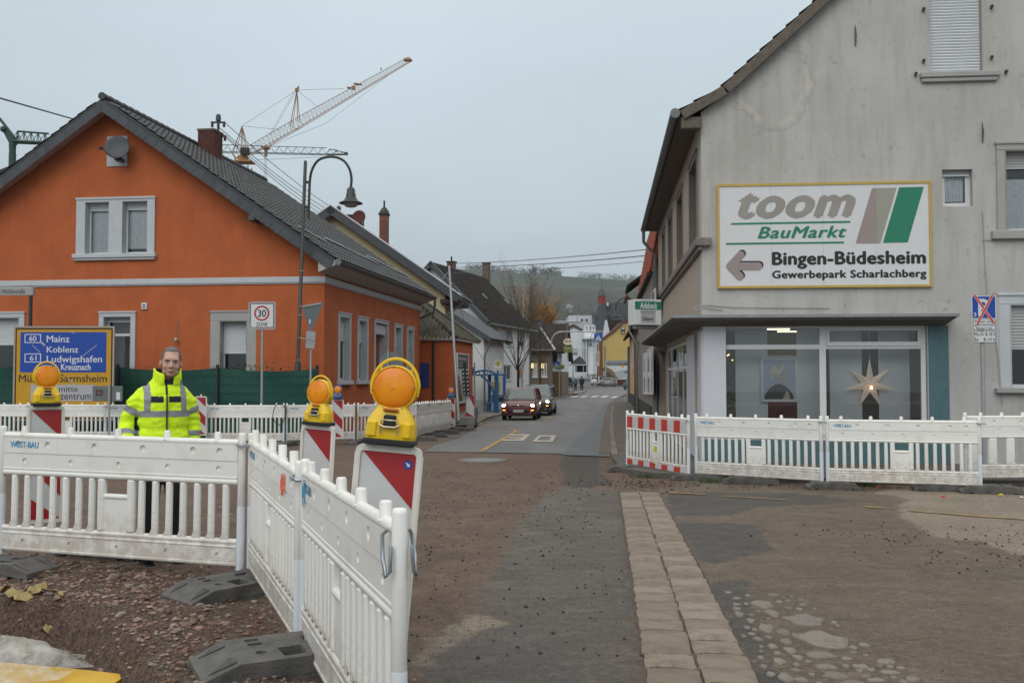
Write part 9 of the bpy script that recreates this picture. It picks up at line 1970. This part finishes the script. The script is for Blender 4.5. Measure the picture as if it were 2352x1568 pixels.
def tuft(u,v,r,label,n=170):
    p=G(u,v); t=MB()
    for _ in range(n): a,d_=rg_.uniform(0,6.28),r*rg_.random() ** .6; b_=Vector((d_*cos(a)*1.5,d_*sin(a)*.6,0)); l=rg_.uniform(.04,.13); dr=Vector((rg_.uniform(-.7,.7),rg_.uniform(-.7,.7),1)).normalized(); s_=Vector((rg_.uniform(-1,1),rg_.uniform(-1,1),0)).normalized()*.005; t.add([b_-s_,b_+s_,b_+dr*l*.6+s_*.6,b_+dr*l+Vector((dr.x,dr.y,-.3))*l*.3],[(0,1,2),(0,2,3)])
    o=t.build('grass_tuft',M['grass']); o.location=p; return tag(o,label,'grass tuft')
tuft(1985,1117,.22,'green grass tuft at the kerb below the right shop barrier'); tuft(1640,1108,.16,'small grass tuft between the feet of the left shop barrier',90); tuft(1487,1097,.2,'grass tuft behind the foot of the striped barrier',90); tuft(2300,1112,.16,'small grass tuft at the right edge of the picture',70)
for k,(x,y,c_,l) in enumerate(((1545,1320,'orange_marker','orange scrap'),(1905,1370,'orange_marker','second orange scrap'),(1860,1317,'orange_marker','small orange scrap'),(2340,1375,'sign_white','crumpled white paper'),(2225,1360,'sign_bright_yellow','yellow scrap'))):
    p=G(*z2(x,y)); v=IV*np.array([.035,.03,.016])*np.random.default_rng(k).uniform(.6,1.3,(12,1)); o=MB().add([tuple(q_) for q_ in v],[tuple(f) for f in IF]).build('litter',M['sign_white' if c_ == 'sign_white' else ('sign_bright_yellow' if c_ == 'sign_bright_yellow' else 'tape_red')]); o.location=(p.x,p.y,p.z+.012); tag(o,l+(' left of the grass tuft on the asphalt',' on the sandy asphalt before the right shop barrier',' just right of the grass tuft',' at the right edge on the asphalt',' right of the rubber foot near the right edge')[k],'litter')
ll=[(rg_.uniform(2.2,8.5),0,0) for _ in range(420)]; mb=MB()
for x,_,_ in ll:
    y=14.75-(x-2.2)*.12+rg_.gauss(0,.16) if x > 3.2 else 15.6+rg_.gauss(0,.6); s_=rg_.uniform(.012,.03); a=rg_.uniform(0,6.28); z=gz(y)+.012; mb.add([(x+s_*cos(a),y+s_*sin(a),z+rg_.uniform(0,.02)),(x-s_*sin(a),y+s_*cos(a),z),(x-s_*cos(a),y-s_*sin(a),z+rg_.uniform(0,.02)),(x+s_*sin(a),y-s_*cos(a),z)],[(0,1,2,3)])
stuff(mb.build('leaf_litter',mat('leaf_litter',(.10,.05,.028),.9,.4,3)))

# ------------------------------------------------------------------ damp November air
hz_=bpy.data.materials.new('haze'); hz_.use_nodes=True; N,L=hz_.node_tree.nodes,hz_.node_tree.links; N.remove(N['Principled BSDF'])
pv_=N.new('ShaderNodeVolumePrincipled'); pv_.inputs['Color'].default_value=(.86,.93,1.0,1); pv_.inputs['Density'].default_value=HAZE; pv_.inputs['Anisotropy'].default_value=0.0
L.new(pv_.outputs[0],[n for n in N if n.type == 'OUTPUT_MATERIAL'][0].inputs['Volume'])
stuff(MB().box(-1100,1100,-70,1950,-2,175).build('haze',hz_))
